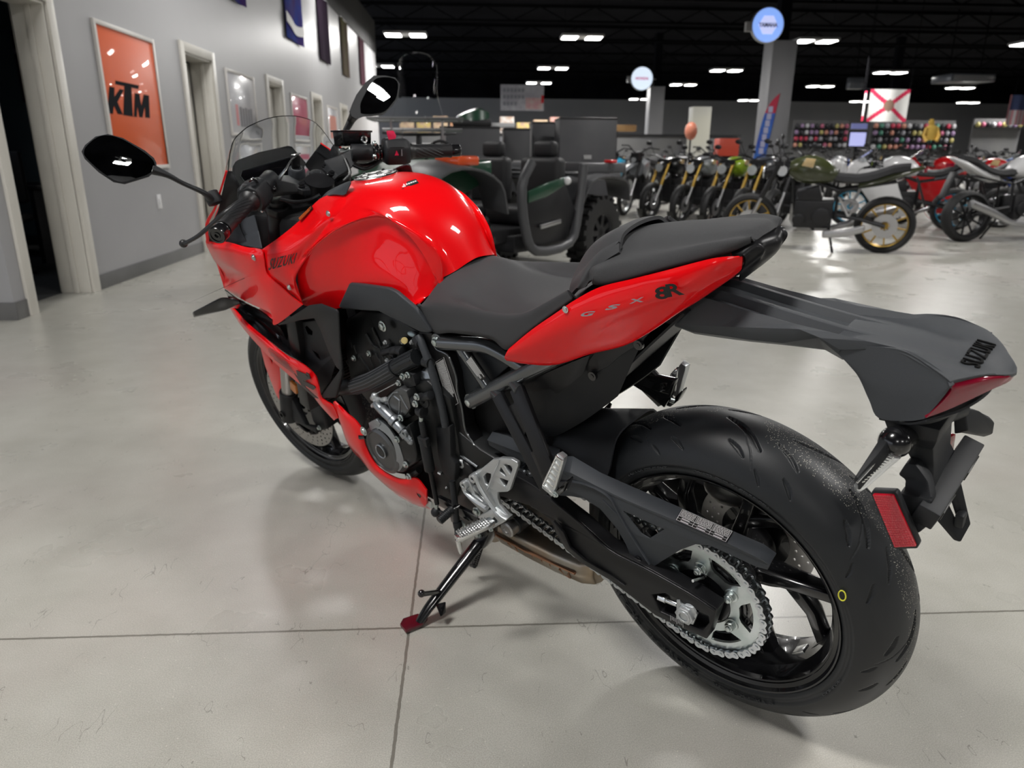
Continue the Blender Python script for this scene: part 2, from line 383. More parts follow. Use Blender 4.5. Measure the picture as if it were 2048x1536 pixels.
M['base'] = mat('dark_grey_baseboard', (0.13, 0.13, 0.13), 0.45, noise=(3, (0.15, 0.15, 0.15)))
M['ceil'] = mat('black_painted_ceiling', (0.003, 0.003, 0.0042), 0.9, spec=0.05, noise=(0.7, (0.007, 0.007, 0.009)))
M['deck'] = mat('black_steel_joist', (0.0035, 0.0035, 0.0042), 0.8, spec=0.05)
M['office'] = mat('teal_grey_office_wall', (0.10, 0.135, 0.155), 0.6, noise=(0.5, (0.12, 0.155, 0.17)))
M['carpet'] = mat('dark_office_carpet', (0.035, 0.037, 0.04), 0.9, noise=(60, (0.06, 0.06, 0.06)))
M['frameb'] = mat('brushed_poster_frame', (0.5, 0.5, 0.5), 0.4, metal=0.6)
M['framew'] = mat('white_poster_frame', (0.62, 0.60, 0.57), 0.4)
M['lampon'] = mat('lamp_diffuser', (0.9, 0.9, 0.9), 0.4, emit=(1.0, 0.98, 0.95), es=14)
M['lampbody'] = mat('lamp_housing', (0.35, 0.35, 0.35), 0.4)
WX = -3.48
def wall_y(px, py): return PX(px, py, WX).y
# floor slab
f = MB().box2((-12, -12, -0.2), (48, 62, 0)).build('floor', M['floor']); struct(f)
struct(MB().box2((-12, -12, 6.2), (48, 62, 6.4)).build('ceiling', M['ceil']))
# left wall with door openings
HT = 4.0; TH = 0.22
D1 = (3.74, 4.50); D2 = (7.02, 7.86); D3 = (10.25, 11.05); D4 = (13.3, 14.1); D5 = (16.4, 17.2)
mb = MB(); y = 3.52; DH = 2.03
for a, b in (D1, D2, D3, D4, D5):
    mb.box2((WX-TH, y, 0), (WX, a, HT)); mb.box2((WX-TH, a, DH), (WX, b, HT)); y = b
mb.box2((WX-TH, y, 0), (WX, 23.4, HT)); 
struct(mb.build('wall_left', M['wall']))
struct(MB().box2((-12, 3.52, 0), (WX-TH, 3.52+TH, HT)).build('wall_near', M['wall']))
struct(MB().box2((WX-TH, 3.5, HT), (WX+0.02, 23.4, 4.9)).build('wall_upper', mat('dark_upper_wall', (0.022, 0.022, 0.024), 0.7, noise=(1, (0.03, 0.03, 0.03)))))
struct(MB().box2((-12, 54.4, 0), (48, 54.6, 4.9)).build('wall_back', M['wall_far']))
struct(MB().box2((-12, 54.38, 4.9), (48, 54.6, 6.2)).build('wall_back_upper', M['ceil']))
# the rest of the shell: right, rear and the open side behind the camera
struct(MB().box2((48, -12, 0), (48.2, 54.6, 6.2)).build('wall_right', M['wall_far']))
struct(MB().box2((-12, -12.2, 0), (48, -12, 4.0)).build('wall_rear', mat('dark_rear_wall', (0.07, 0.07, 0.075), 0.6, noise=(0.5, (0.085, 0.085, 0.09))))); struct(MB().box2((-12, -12.2, 4.0), (48, -12, 6.2)).build('wall_rear_upper', M['ceil']))
# unglazed opening added on the unseen left side: world light fills in between mullions
mb = MB(); mb.box2((-12.2, -12, 0), (-12, 3.6, .30)).box2((-12.2, -12, 3.3), (-12, 3.6, 4.0))
struct(mb.build('wall_fill_opening', M['wall'])); struct(MB().box2((-12.2, -12, 4.0), (-12, 3.6, 6.2)).build('wall_fill_upper', M['ceil']))
mb = MB()
for i in range(8): mb.box2((-12.14, -12+2.2*i, .30), (-12.04, -11.9+2.2*i, 3.3))
mb.box2((-12.14, -12, 2.3), (-12.04, 3.6, 2.38)); struct(mb.build('trim_fill_opening', M['frameb']))
BWY = 54.4
mb = MB(); ys = [3.52, D1[0]-0.06, D1[1]+0.10, D2[0]-0.10, D2[1]+0.1, D3[0]-0.1, D3[1]+0.1, D4[0]-0.1, D4[1]+0.1, D5[0]-0.1, D5[1]+0.1, 23.4]
for i in range(0, len(ys), 2): mb.box2((WX, ys[i], 0), (WX+0.012, ys[i+1], 0.115))
mb.box2((-12, 3.508, 0), (WX+0.012, 3.52, 0.115))
struct(mb.build('baseboard_left', M['base'], bev=0.002))
# door frames: casing both sides + deep jambs
n = 0
for a, b in (D1, D2, D3, D4, D5):
    n += 1; mb = MB(); c = 0.095
    for (y0, y1) in ((a-c, a), (b, b+c)): mb.box2((WX, y0, 0), (WX+0.022, y1, DH+c)); mb.box2((WX-TH-0.02, y0, 0), (WX-TH, y1, DH+c))
    mb.box2((WX, a, DH), (WX+0.022, b, DH+c)); mb.box2((WX-TH-0.02, a, DH), (WX-TH, b, DH+c))
    mb.box2((WX-TH, a, 0), (WX, a+0.02, DH)); mb.box2((WX-TH, b-0.02, 0), (WX, b, DH)); mb.box2((WX-TH, a, DH-0.02), (WX, b, DH))
    mb.box2((WX-0.12, b-0.035, 0), (WX-0.08, b-0.02, DH-0.02))
    d = struct(mb.build('trim_%d' % n, M['trimw'], bev=0.003))
    # door leaves, opened into the offices (closed for the far ones)
    mb = MB(); lm = M['trimw']
    if n == 1: mb.box2((WX-TH-0.86, a+0.03, 0.01), (WX-TH-0.02, a+0.07, DH-0.03))
    elif n == 2: 
        mb.box2((WX-TH-0.06, a+0.32, 0.01), (WX-TH-0.02, b-0.03, DH-0.03))
    else: mb.box2((WX-0.17, a+0.03, 0.01), (WX-0.13, b-0.03, DH-0.03))
    d = struct(mb.build('door_%d' % n, lm, bev=0.002))
    hb = MB()
    if n == 1: hb.cyl(Vector((WX-TH-0.8, a+0.07, 0.98)), Vector((WX-TH-0.8, a+0.13, 0.98)), 0.012).cyl(Vector((WX-TH-0.8, a+0.12, 0.98)), Vector((WX-TH-0.68, a+0.12, 0.98)), 0.01)
    else: 
        x0 = WX-0.13 if n > 2 else WX-TH-0.02; yy = a+0.42 if n == 2 else b-0.12
        hb.cyl(Vector((x0, yy, 0.98)), Vector((x0+0.06, yy, 0.98)), 0.012).cyl(Vector((x0+0.05, yy, 0.98)), Vector((x0+0.05, yy+(0.11 if n == 2 else -0.11), 0.98)), 0.01)
    hb.build('door_handle', M['alu'], d)
# office behind the doors
mb = MB(); mb.box2((-9.0, 3.52+TH, -0.001), (WX-TH, 23, 0.004)); struct(mb.build('floor_office', M['carpet']))
mb = MB(); mb.box2((-9.1, 3.7, 0), (-9.0, 23, 2.75)); mb.box2((-9.0, 8.6, 0), (WX-TH, 8.7, 2.75)); mb.box2((-9, 12.2, 0), (WX-TH, 12.3, 2.75)); mb.box2((-9, 3.74, 0), (WX-TH, 3.75, 2.75))
struct(mb.build('wall_office', M['office']))
struct(MB().box2((-9.1, 3.7, 2.75), (WX-TH, 23, 2.8)).build('ceiling_office', M['ceil']))
# ceiling joists
jm = MB()
for k in range(14):
    yy = -6+4.2*k; jm.box2((-11, yy-0.06, 5.62), (47, yy+0.06, 5.70)); jm.box2((-11, yy-0.06, 6.1), (47, yy+0.06, 6.2))
    for q in range(0, 58, 2): 
        jm.beam(Vector((-11+q, yy, 5.66)), Vector((-10+q, yy, 6.15)), 0.04, 0.04); jm.beam(Vector((-10+q, yy, 6.15)), Vector((-9+q, yy, 5.66)), 0.04, 0.04)
struct(jm.build('trim_joists', M['deck']))
# columns
for i, (x, yy) in enumerate(((7.88, 19.8), (7.84, 33.5), (18.9, 33.5), (23.6, 26.5))):
    c = MB().box2((x-0.33, yy-0.33, 0), (x+0.33, yy+0.33, 4.0)).build('column', mat('column_paint', (0.25, 0.25, 0.262), 0.5, noise=(0.8, (0.27, 0.27, 0.28))), bev=0.006); struct(c)
    MB().box2((x-0.15, yy-0.15, 4.0), (x+0.15, yy+0.15, 6.2)).build('column_post', M['ceil'], c)
# lamps
proto = None
for i, (x, y) in enumerate(LAMPS):
    if proto is None:
        proto = empty('ceiling_lamp', (x, y, LAMP_Z))
        MB().box2((-0.62, -0.34, 0.0), (0.62, 0.34, 0.07)).build('housing', M['lampbody'], proto, bev=0.01)
        for sx in (-1, 1): MB().box2((sx*0.36-0.22, -0.27, -0.02), (sx*0.36+0.22, 0.27, 0.0)).build('lamp_diffuser', M['lampon'], proto, bev=0.004)
        MB().tube([Vector((-0.5, 0, 0.07)), Vector((-0.5, 0, 1.75)), Vector((0.5, 0, 1.75)), Vector((0.5, 0, 0.07))], 0.004, n=6).build('hanger', M['deck'], proto)
        o = proto
    else: o = copy_tree(proto); o.location = (x, y, LAMP_Z)
    row = ['first', 'second', 'third', 'fourth', 'fifth', 'sixth', 'seventh', 'eighth'][LAMP_Y.index(y)] if y in LAMP_Y else 'extra'
    cl = ['closest to the office wall', 'above the parked side-by-side line', 'over the left column line', 'over the middle of the hall', 'right of the flag', 'at the far right'][LAMP_X.index(x)] if x in LAMP_X else 'beyond the end of the office wall'
    tag(o, 'twin white ceiling lamp %s, %s row from the front' % (cl, row), 'ceiling lamp', 'twin high bay lamps under the black ceiling')
# =====================================================================  RED MOTORCYCLE
bike = bpy.data.objects.new('motorcycle', None); COL.objects.link(bike)
bike.matrix_world = Matrix.Translation(BT) @ BR.to_4x4()
tag(bike, 'glossy red sport motorcycle with charcoal seat, leaning on its side stand', 'motorcycle')
def tyre(name, parent, R, hw, rb, yb, rc, grooves, seed=0, N=1500, K=140):
    """wheel about +y through origin; returns object; R outer radius, crown radius rc"""
    al = np.radians(76); s = np.linspace(-al, al, K)
    r = (R-rc)+rc*np.cos(s); y = rc*np.sin(s); y *= hw/rc
    side = [(rb+0.018, yb+0.0062), (rb+0.0125, yb+0.0045), (rb+0.0118, yb+0.0052), (rb+0.004, yb+0.002), (rb+0.0005, yb-0.001), (rb-0.004, yb-0.012)]
    rs = np.concatenate([[a for a, b in side[::-1]], r, [a for a, b in side]]); ys = np.concatenate([[-b for a, b in side[::-1]], y, [b for a, b in side]])
    arc = np.concatenate([np.full(len(side), -9.), s*rc, np.full(len(side), 9.)])
    th = np.linspace(0, 2*PI, N, endpoint=False); T, S = np.meshgrid(th, arc, indexing='ij')
    dep = np.zeros_like(T)
    for pts, wd, d in grooves:
        pts = np.array(pts)            # (theta [rad], arc [m])
        ta = (T-pts[:, 0].mean()+PI) % (2*PI)-PI; X = ta*R; sub = (np.abs(X) < 0.14) & (np.abs(S) < 1)
        x = X[sub]; z = S[sub]; px = (pts[:, 0]-pts[:, 0].mean())*R; pz = pts[:, 1]; dm = np.full(x.shape, 9.); tt = np.zeros(x.shape); m = len(px)-1
        for i in range(m):
            dx, dz = px[i+1]-px[i], pz[i+1]-pz[i]; L2 = dx*dx+dz*dz; u = np.clip(((x-px[i])*dx+(z-pz[i])*dz)/L2, 0, 1)
            dd = np.hypot(x-px[i]-u*dx, z-pz[i]-u*dz); q = dd < dm; dm[q] = dd[q]; tt[q] = ((i+u)/m)[q]
        wl = wd*(0.25+0.75*np.sin(PI*np.clip(tt, 0.04, 0.96))**0.6); v = np.clip((wl*1.12-dm)/(wl*0.22), 0, 1)*d*1.25
        cur = dep[sub]; dep[sub] = np.maximum(cur, v)
    RR = rs[None, :]-dep*1.0; YY = ys[None, :]-np.sign(ys[None, :])*dep*0.4*np.abs(np.sin(np.where(np.abs(S) < 1, S/rc, 0)))
    co = np.stack([RR*np.cos(T), np.broadcast_to(YY, T.shape), RR*np.sin(T)], -1).reshape(-1, 3)
    W_ = len(rs); i = np.arange(N)[:, None]; j = np.arange(W_-1)[None, :]; a = i*W_+j; b = ((i+1) % N)*W_+j
    F = np.stack([a, a+1, b+1, b], -1).reshape(-1, 4)
    me = bpy.data.meshes.new(name); me.vertices.add(len(co)); me.vertices.foreach_set('co', co.ravel()); me.loops.add(F.size); me.loops.foreach_set('vertex_index', F.ravel().astype(np.int32))
    me.polygons.add(len(F)); me.polygons.foreach_set('loop_start', np.arange(0, F.size, 4, dtype=np.int32)); me.polygons.foreach_set('loop_total', np.full(len(F), 4, dtype=np.int32))
    me.polygons.foreach_set('use_smooth', np.ones(len(F), dtype=bool)); me.update(calc_edges=True); me.validate(); me.materials.append(M['rubber'])
    o = bpy.data.objects.new(name, me); COL.objects.link(o); o.parent = parent
    return o
def rim_profile(rb, yb, dish):
    return [(rb+0.0005, yb+0.0025), (rb-0.0022, yb+0.0020), (rb-0.006, yb-0.0045), (rb-0.0125, yb-0.008), (rb-0.0165, yb-0.020), (rb-0.030, yb-0.038), (dish, 0.014), (dish, -0.014),
            (rb-0.030, -yb+0.038), (rb-0.0165, -yb+0.020), (rb-0.0125, -yb+0.008), (rb-0.006, -yb+0.0045), (rb-0.0022, -yb-0.0020), (rb+0.0005, -yb-0.0025), (rb-0.001, -yb+0.004), (rb-0.016, -yb+0.012), (rb-0.026, 0), (rb-0.016, yb-0.012), (rb-0.001, yb-0.004)]
Yp = Vector((0, 1, 0))
def arm2(mb, a, b, w1, w2, t1, t2, mid=None):
    """tapered spoke of rounded rectangular section between two points in the x-z plane"""
    d = (b-a).normalized(); sd = d.cross(Yp).normalized(); rings = []
    for p, w_, t_ in ((a, w1, t1), ((a+b)/2 if mid is None else mid, (w1+w2)/2*0.85, (t1+t2)/2), (b, w2, t2)):
        rings.append([p+sd*w_*cx+Yp*t_*cy for cx, cy in ((-.5, -.32), (-.34, -.5), (.34, -.5), (.5, -.32), (.5, .32), (.34, .5), (-.34, .5), (-.5, .32))])
    mb.loft(rings)
# ---- rear wheel
rw = empty('rear_wheel', (0, 0, 0.315)); rw.parent = bike
gr = []
rnd = random.Random(3); NG = 9
for k in range(NG):
    t0 = 2*PI*k/NG+0.15
    for sg, sh in ((1, 0), (-1, PI/NG)):
        A = lambda pts: [(t0+sh+a, sg*b) for a, b in pts]
        gr.append((A([(0.02, 0.006), (0.10, 0.014), (0.19, 0.028), (0.27, 0.046)]), 0.0042, 0.0045))
        gr.append((A([(0.33, 0.020), (0.41, 0.030), (0.48, 0.043)]), 0.0034, 0.004))
        gr.append((A([(0.10, 0.050), (0.16, 0.058), (0.21, 0.068)]), 0.0034, 0.0035))
        gr.append((A([(0.45, 0.066), (0.50, 0.074), (0.54, 0.084)]), 0.0030, 0.003))
        gr.append((A([(0.30, 0.078), (0.34, 0.088), (0.36, 0.096)]), 0.0026, 0.0025))
        gr.append((A([(0.13, 0.020), (0.23, 0.054), (0.28, 0.080)]), 0.0009, 0.0008))
t = tyre('rear_tyre', rw, 0.3177, 0.0861, 0.2300, 0.0755, 0.0861, gr)
# moulded lettering on the side wall
def ring_text(mb, txt, a_mid, half, r0, r1, y0, y1, outer_up=True, **k):
    def fn(u, v):
        a = a_mid+half-2*half*u if outer_up else a_mid-half+2*half*u
        vv = v if outer_up else 1-v
        r = r0+(r1-r0)*vv; return Vector((r*math.cos(a), y0+(y1-y0)*vv, r*math.sin(a)))
    return text_map(mb, txt, fn, th=Vector((0, -0.0012, 0)), **k)
mb = MB(); d2 = math.radians
M['rubber_letter'] = mat('moulded_rubber_lettering', (0.020, 0.022, 0.025), 0.28)
M['rubber_fine'] = mat('raised_fine_rubber_lettering', (0.05, 0.052, 0.055), 0.5)
ring_text(mb, 'DUNLOP', d2(330), d2(19), 0.2445, 0.2555, 0.0840, 0.0860, True, bold=0.01)
mb.build('sidewall_lettering', M['rubber_letter'], t); mb = MB(); ring_text(mb, 'SPORTMAX', d2(292), d2(15), 0.2445, 0.2530, 0.0840, 0.0858, True, shear=0.3, bold=0.01)
mb.build('sidewall_lettering', M['rubber_letter'], t); mb = MB(); ring_text(mb, 'ROADSPORT 2', d2(255), d2(15), 0.2445, 0.2515, 0.0840, 0.0856, True, shear=0.3, bold=0.01)
mb.build('sidewall_lettering', M['rubber_letter'], t)
mb = MB()
ring_text(mb, '180/55ZR17 M/C (73W)', d2(100), d2(16), 0.2450, 0.2490, 0.0834, 0.0844); mb.build('sidewall_print', M['rubber_fine'], t); mb = MB(); ring_text(mb, 'TUBELESS RADIAL', d2(60), d2(12), 0.2450, 0.2485, 0.0834, 0.0844)
mb.build('sidewall_print', M['rubber_fine'], t); mb = MB(); ring_text(mb, 'DUNLOP', d2(205), d2(7), 0.2455, 0.2490, 0.0835, 0.0845)
mb.build('sidewall_print', M['rubber_fine'], t)
# inspection marks
mb = MB(); mb.tube([Vector((0.2535*math.cos(d2(155))+0.0055*math.cos(q), 0.0862-0.00, 0.2535*math.sin(d2(155))+0.010*math.sin(q))) for q in np.linspace(0, 2*PI, 18, endpoint=False)], 0.0011, n=6, closed=True); mb.build('yellow_ring_mark', M['yellowp'], t)
# rim
mb = MB(); mb.lathe(rim_profile(0.2300, 0.0755, 0.1965), Vector((0, 0, 0)), Yp, n=120, closed=True)
mb.build('rim', M['blk'], rw, ang=28)
mb = MB()
for k in range(5):
    a = math.radians(174.0+72*k); P = lambda r, q, y=0.0: Vector((r*math.cos(q), y, r*math.sin(q)))
    arm2(mb, P(0.048, a-0.04, -0.006), P(0.2045, a+0.03, -0.006), 0.034, 0.026, 0.052, 0.030)
    b = math.radians(210.5+72*k); arm2(mb, P(0.112, a+0.03, -0.006), P(0.2045, b, -0.006), 0.030, 0.024, 0.036, 0.030, mid=P(0.158, a+0.36, -0.006))
    arm2(mb, P(0.2, b-0.12, -0.01), P(0.2, b+0.10, -0.01), 0.010, 0.010, 0.05, 0.05)
mb.lathe([(0.028, -0.07), (0.052, -0.07), (0.056, -0.03), (0.060, 0.0), (0.062, 0.03), (0.080, 0.045), (0.084, 0.085), (0.060, 0.092), (0.03, 0.092)], Vector((0, 0, 0)), Yp, n=48, closed=True)
for k in range(10):
    a = 2*PI*k/10; mb.beam(Vector((0.05*math.cos(a), 0.088, 0.05*math.sin(a))), Vector((0.078*math.cos(a), 0.088, 0.078*math.sin(a))), 0.006, 0.016, up=(0, 1, 0))
mb.build('spokes', M['blk'], rw, bev=0.002, ang=40)
for a_ in (0.0,):
    mb = MB(); q = d2(214); c = Vector((0.193*math.cos(q), -0.02, 0.193*math.sin(q))); mb.cyl(c, c*0.93+Vector((0, -0.018, 0)), 0.0035, n=10); mb.build('valve_stem', M['alu'], rw)
    mb = MB(); q = d2(226); c = Vector((0.1965*math.cos(q), 0.004, 0.1965*math.sin(q))); tq = Vector((-math.sin(q), 0, math.cos(q))); mb.beam(c-tq*0.014, c+tq*0.014, 0.022, 0.006, up=(0, 0, 1)); mb.build('balance_weight', M['alu'], rw, bev=0.001)
# rear disc (right side)
def disc(name, parent, c, ro, ri, th, holes, mat_):
    mb = MB(); out = [Vector((c[0]+ro*math.cos(q), c[1], c[2]+ro*math.sin(q))) for q in np.linspace(0, 2*PI, 96, endpoint=False)]
    hs = [[Vector((c[0]+ri*math.cos(q), c[1], c[2]+ri*math.sin(q))) for q in np.linspace(2*PI, 0, 64, endpoint=False)]]
    for r, a, rr in holes: hs.append([Vector((c[0]+r*math.cos(a)+rr*math.cos(q), c[1], c[2]+r*math.sin(a)+rr*math.sin(q))) for q in np.linspace(2*PI, 0, 8, endpoint=False)])
    mb.poly(out, th, hs); return mb.build(name, mat_, parent, recalc=True)
dh = []
for k in range(24):
    for q, r in ((0, 0.082), (0.08, 0.094), (0.16, 0.106)): dh.append((r, 2*PI*k/24+q, 0.003))
disc('rear_brake_disc', rw, (0, -0.088, 0), 0.118, 0.068, 0.005, dh, M['disc'])
mb = MB(); mb.lathe([(0.035, -0.094), (0.070, -0.094), (0.070, -0.086), (0.035, -0.080)], Vector((0, 0, 0)), Yp, n=40, closed=True); mb.build('disc_carrier', M['blk'], rw)
mb = MB(); q = d2(62)
for dy in (-0.112, -0.070): mb.sph(Vector((0.112*math.cos(q), dy, 0.315-0.315+0.112*math.sin(q))), 0.036, 16, (1.3, 0.45, 0.9))
mb.box(Vector((0.12*math.cos(q), -0.091, 0.13*math.sin(q))), (0.07, 0.05, 0.03)); mb.build('rear_brake_caliper', M['disc'], rw, bev=0.004)
# sprocket
SC = Vector((0, 0, 0)); yS = 0.108
def arcp(r, a0, a1, n, y=yS): return [Vector((r*math.cos(q), y, r*math.sin(q))) for q in np.linspace(a0, a1, n)]
out = []
for k in range(47):
    a = 2*PI*k/47
    for dq, r in ((-0.5, 0.1140), (-0.28, 0.1155), (-0.10, 0.1225), (0.10, 0.1225), (0.28, 0.1155)): q = a+dq*2*PI/47; out.append(Vector((r*math.cos(q), yS+0.003, r*math.sin(q))))
hol = [arcp(0.0555, 2*PI, 2*PI/48, 47)]
hol[0] = [p+Vector((0, 0.003, 0)) for p in hol[0]]
for k in range(6):
    a = d2(30+60*k+30); 
    L = arcp(0.098, a+0.36, a-0.36, 9)+[Vector((0.078*math.cos(a-0.26), yS, 0.078*math.sin(a-0.26)))]+arcp(0.0725, a-0.16, a+0.16, 5)+[Vector((0.078*math.cos(a+0.26), yS, 0.078*math.sin(a+0.26)))]
    hol.append([p+Vector((0, 0.003, 0)) for p in L])
mb = MB(); mb.poly(out, 0.006, hol)
spk = mb.build('sprocket', M['zinc'], rw)
for k in range(6):
    a = d2(30+60*k); c = Vector((0.0665*math.cos(a), yS+0.003, 0.0665*math.sin(a))); mb = MB()
    mb.cyl(c, c+Yp*0.002, 0.0125, n=24); mb.cyl(c+Yp*0.002, c+Yp*0.010, 0.0095, n=6); mb.cyl(c+Yp*0.010, c+Yp*0.013, 0.008, 0.007, n=16); mb.cyl(c+Yp*0.013, c+Yp*0.017, 0.005, n=12)
    mb.build('sprocket_nut', M['zinc'], rw, bev=0.0006)
mb = MB(); mb.lathe([(0.02, 0.07), (0.082, 0.07), (0.086, 0.100), (0.055, 0.104), (0.054, 0.110), (0.03, 0.110), (0.028, 0.125), (0.012, 0.125)], Vector((0, 0, 0)), Yp, n=60, closed=True)
for r in (0.064, 0.072, 0.079): mb.lathe([(r, 0.100), (r+0.002, 0.103), (r+0.004, 0.100)], Vector((0, 0, 0)), Yp, n=60)
mb.build('sprocket_carrier', M['blk'], rw)
mb = MB(); c = Vector((0.047*math.cos(d2(96)), 0.112, 0.047*math.sin(d2(96)))); mb.cyl(c, c+Vector((0.004, 0.028, 0.012)), 0.0028, n=10); mb.build('clip_pin', M['alu'], rw)
# ---- chain
def chain_path(c1, r1, c2, r2, y):
    d = c2-c1; D = d.length; base = math.atan2(d.y, d.x); al = math.acos((r1-r2)/D); pts = []
    a0 = base+al; a1 = base-al+2*PI
    for q in np.linspace(a0, a1, 200): pts.append((c1.x+r1*math.cos(q), c1.y+r1*math.sin(q)))
    for q in np.linspace(base-al, base+al, 60): pts.append((c2.x+r2*math.cos(q), c2.y+r2*math.sin(q)))
    pts = np.array(pts+[pts[0]]); sl = np.concatenate([[0], np.cumsum(np.hypot(*np.diff(pts, axis=0).T))]); n = int(round(sl[-1]/0.015875)); n += n % 2
    s = np.linspace(0, sl[-1], n, endpoint=False); return [Vector((np.interp(q, sl, pts[:, 0]), y, np.interp(q, sl, pts[:, 1]))) for q in s]
cp = chain_path(Vector((0, 0.315)), 0.1188, Vector((0.600, 0.405)), 0.0435, 0.107)
mb = MB(); n = len(cp)
def link(a, b, yo, th, r):
    d = (b-a).normalized(); s_ = d.cross(Yp); pts = []
    for k in range(9): q = PI/2+PI*k/8; pts.append(a+d*r*math.cos(q)+s_*r*math.sin(q))
    pts.append((a+b)/2-s_*r*0.62)
    for k in range(9): q = -PI/2+PI*k/8; pts.append(b+d*r*math.cos(q)+s_*r*math.sin(q))
    pts.append((a+b)/2+s_*r*0.62)
    mb.poly([p+Yp*yo for p in pts], th)
for i in range(n):
    a, b = cp[i], cp[(i+1) % n]
    if i % 2: 
        for yo in (0.0118, -0.0095): link(a, b, yo, 0.0022, 0.0073)
    else:
        for yo in (0.0088, -0.0066): link(a, b, yo, 0.0020, 0.0070)
    mb.cyl(a-Yp*0.0125, a+Yp*0.0134, 0.0027, n=8); mb.cyl(a-Yp*0.006, a+Yp*0.006, 0.0050, n=10)
    if i % 2 == 0: mb.tube([a+Yp*0.0096+Vector((0.0046*math.cos(q), 0, 0.0046*math.sin(q))) for q in np.linspace(0, 2*PI, 8, endpoint=False)], 0.0007, n=4, closed=True)
mb.build('drive_chain', M['chain'], bike, label='silver drive chain')
# ---- swingarm
up = [(985, 930, .130), (1020, 945, .132), (1061, 968, .136), (1102, 997, .142), (1161, 1044, .148), (1219, 1097, .150), (1297, 1137, .150), (1380, 1184, .150), (1434, 1219, .150)]
lo = [(1413, 1279, .150), (1311, 1232, .150), (1274, 1203, .150), (1219, 1161, .150), (1161, 1126, .148), (1131, 1100, .146), (1111, 1067, .142), (1100, 1040, .140), (1060, 1012, .136), (1020, 1000, .132), (980, 985, .130)]
sw = empty('swingarm'); sw.parent = bike
mb = MB(); win = [(1303, 1190, .150), (1330, 1187, .150), (1416, 1232, .150), (1418, 1246, .150), (1404, 1262, .150), (1320, 1224, .150)]
mb.poly(up+lo, 0.030, [win]); mb.build('left_arm', M['satin'], sw, bev=0.005, seg=3)
mb = MB(); mb.poly([tuple(p) for p in win], 0.004, d=(0, -1, 0)); mb.v = [v-Yp*0.020 for v in mb.v]; mb.build('adjuster_recess', M['blk'], sw)
mb = MB(); mb.poly(up+lo, 0.030); mb.flip(); mb.build('right_arm', M['satin'], sw, bev=0.005)
# raised rib and lower facet on the arm
mb = MB(); mb.tube([(1102, 999, .151), (1161, 1047, .1525), (1219, 1100, .1525), (1297, 1141, .1525), (1380, 1188, .1525), (1430, 1221, .1525)], 0.0030, n=8, smooth=4); 
mb.poly([(1106, 1043, .152), (1127, 1066, .153), (1140, 1096, .153), (1170, 1122, .153), (1219, 1150, .153), (1250, 1172, .153), (1219, 1160, .152), (1161, 1124, .151), (1132, 1098, .150), (1113, 1066, .148)], 0.006)
mb.build('arm_rib', M['satin'], sw, bev=0.0015)
mb = MB(); pv = Vector((0.585, 0, 0.385)); mb.cyl(pv+Yp*0.135, pv-Yp*0.135, 0.032, n=28); mb.box(Vector((0.50, 0, 0.40)), (0.14, 0.20, 0.05)); mb.beam(Vector((0.43, 0.118, 0.40)), Vector((0.43, -0.118, 0.40)), 0.05, 0.06); mb.build('pivot_tube', M['satin'], sw, bev=0.004)
# axle, adjuster
mb = MB(); ax = Vector((0.0, 0, 0.315)); mb.cyl(ax+Yp*0.150, ax-Yp*0.165, 0.0125, n=24)
mb.build('axle', M['alu'], sw)
na = U(1372, 1228, .152)
mb = MB(); mb.cyl(na-Yp*0.006, na+Yp*0.008, 0.0185, n=6); mb.lathe([(0.0085, 0.008), (0.0085, 0.0105), (0.0125, 0.0105), (0.0135, 0.008)], na, Yp, n=24, closed=True); mb.build('axle_nut', M['silver'], sw, bev=0.001)
mb = MB(); mb.poly([(1353, 1200, .152), (1359, 1200, .152), (1361, 1208, .152), (1386, 1216, .152), (1394, 1230, .152), (1386, 1250, .152), (1352, 1238, .152)], 0.006); mb.build('adjuster_plate', M['silver'], sw, bev=0.001)
mb = MB(); mb.cyl((1318, 1194, .146), (1333, 1200, .146), 0.0075, n=6); mb.cyl((1330, 1199, .146), (1355, 1209, .146), 0.005, n=14); mb.build('adjuster_bolt', M['alu'], sw, bev=0.0008)
mb = MB()
for k in range(9): 
    x = 1341+k*3.1; y = 1231+k*1.75; mb.beam((x, y, .1516), (x+0.5, y+(7 if k % 4 else 10), .1516), 0.0012, 0.0006, up=(0, 1, 0))
mb.build('alignment_marks', M['silver'], sw)
# ---- chain guard
cg = empty('chain_guard'); cg.parent = bike
top = [(1091, 912, .105), (1146, 912, .105), (1200, 944, .105), (1249, 966, .105), (1300, 988, .105), (1364, 1016, .105), (1467, 1062, .105), (1528, 1088, .105), (1553, 1106, .108)]
rid = [(1094, 936, .138), (1140, 945, .138), (1197, 974, .138), (1243, 996, .138), (1290, 1016, .138), (1345, 1038, .138), (1455, 1086, .138), (1518, 1116, .138), (1540, 1130, .134)]
mb = MB(); mb.sheet([top, rid], 0.003, nu=3, nv=1, lin=True)
mb.build('guard_top', M['dkgrey'], cg, bev=0.0008)
low = [(1535, 1140, .134), (1512, 1134, .138), (1450, 1105, .138), (1420, 1092, .138), (1391, 1089, .138), (1361, 1100, .138), (1333, 1117, .138), (1303, 1136, .138), (1289, 1138, .138), (1268, 1124, .138), (1259, 1108, .138), (1251, 1088, .138), (1234, 1058, .138), (1200, 1018, .138), (1167, 997, .138), (1143, 993, .138), (1111, 991, .138), (1088, 985, .138), (1085, 960, .138)]
mb = MB(); mb.poly(rid+low, 0.003, [[(1246, 1022, .138), (1282, 1067, .138), (1299, 1077, .138), (1328, 1059, .138)]]); mb.build('guard_side', M['dkgrey'], cg, bev=0.001)
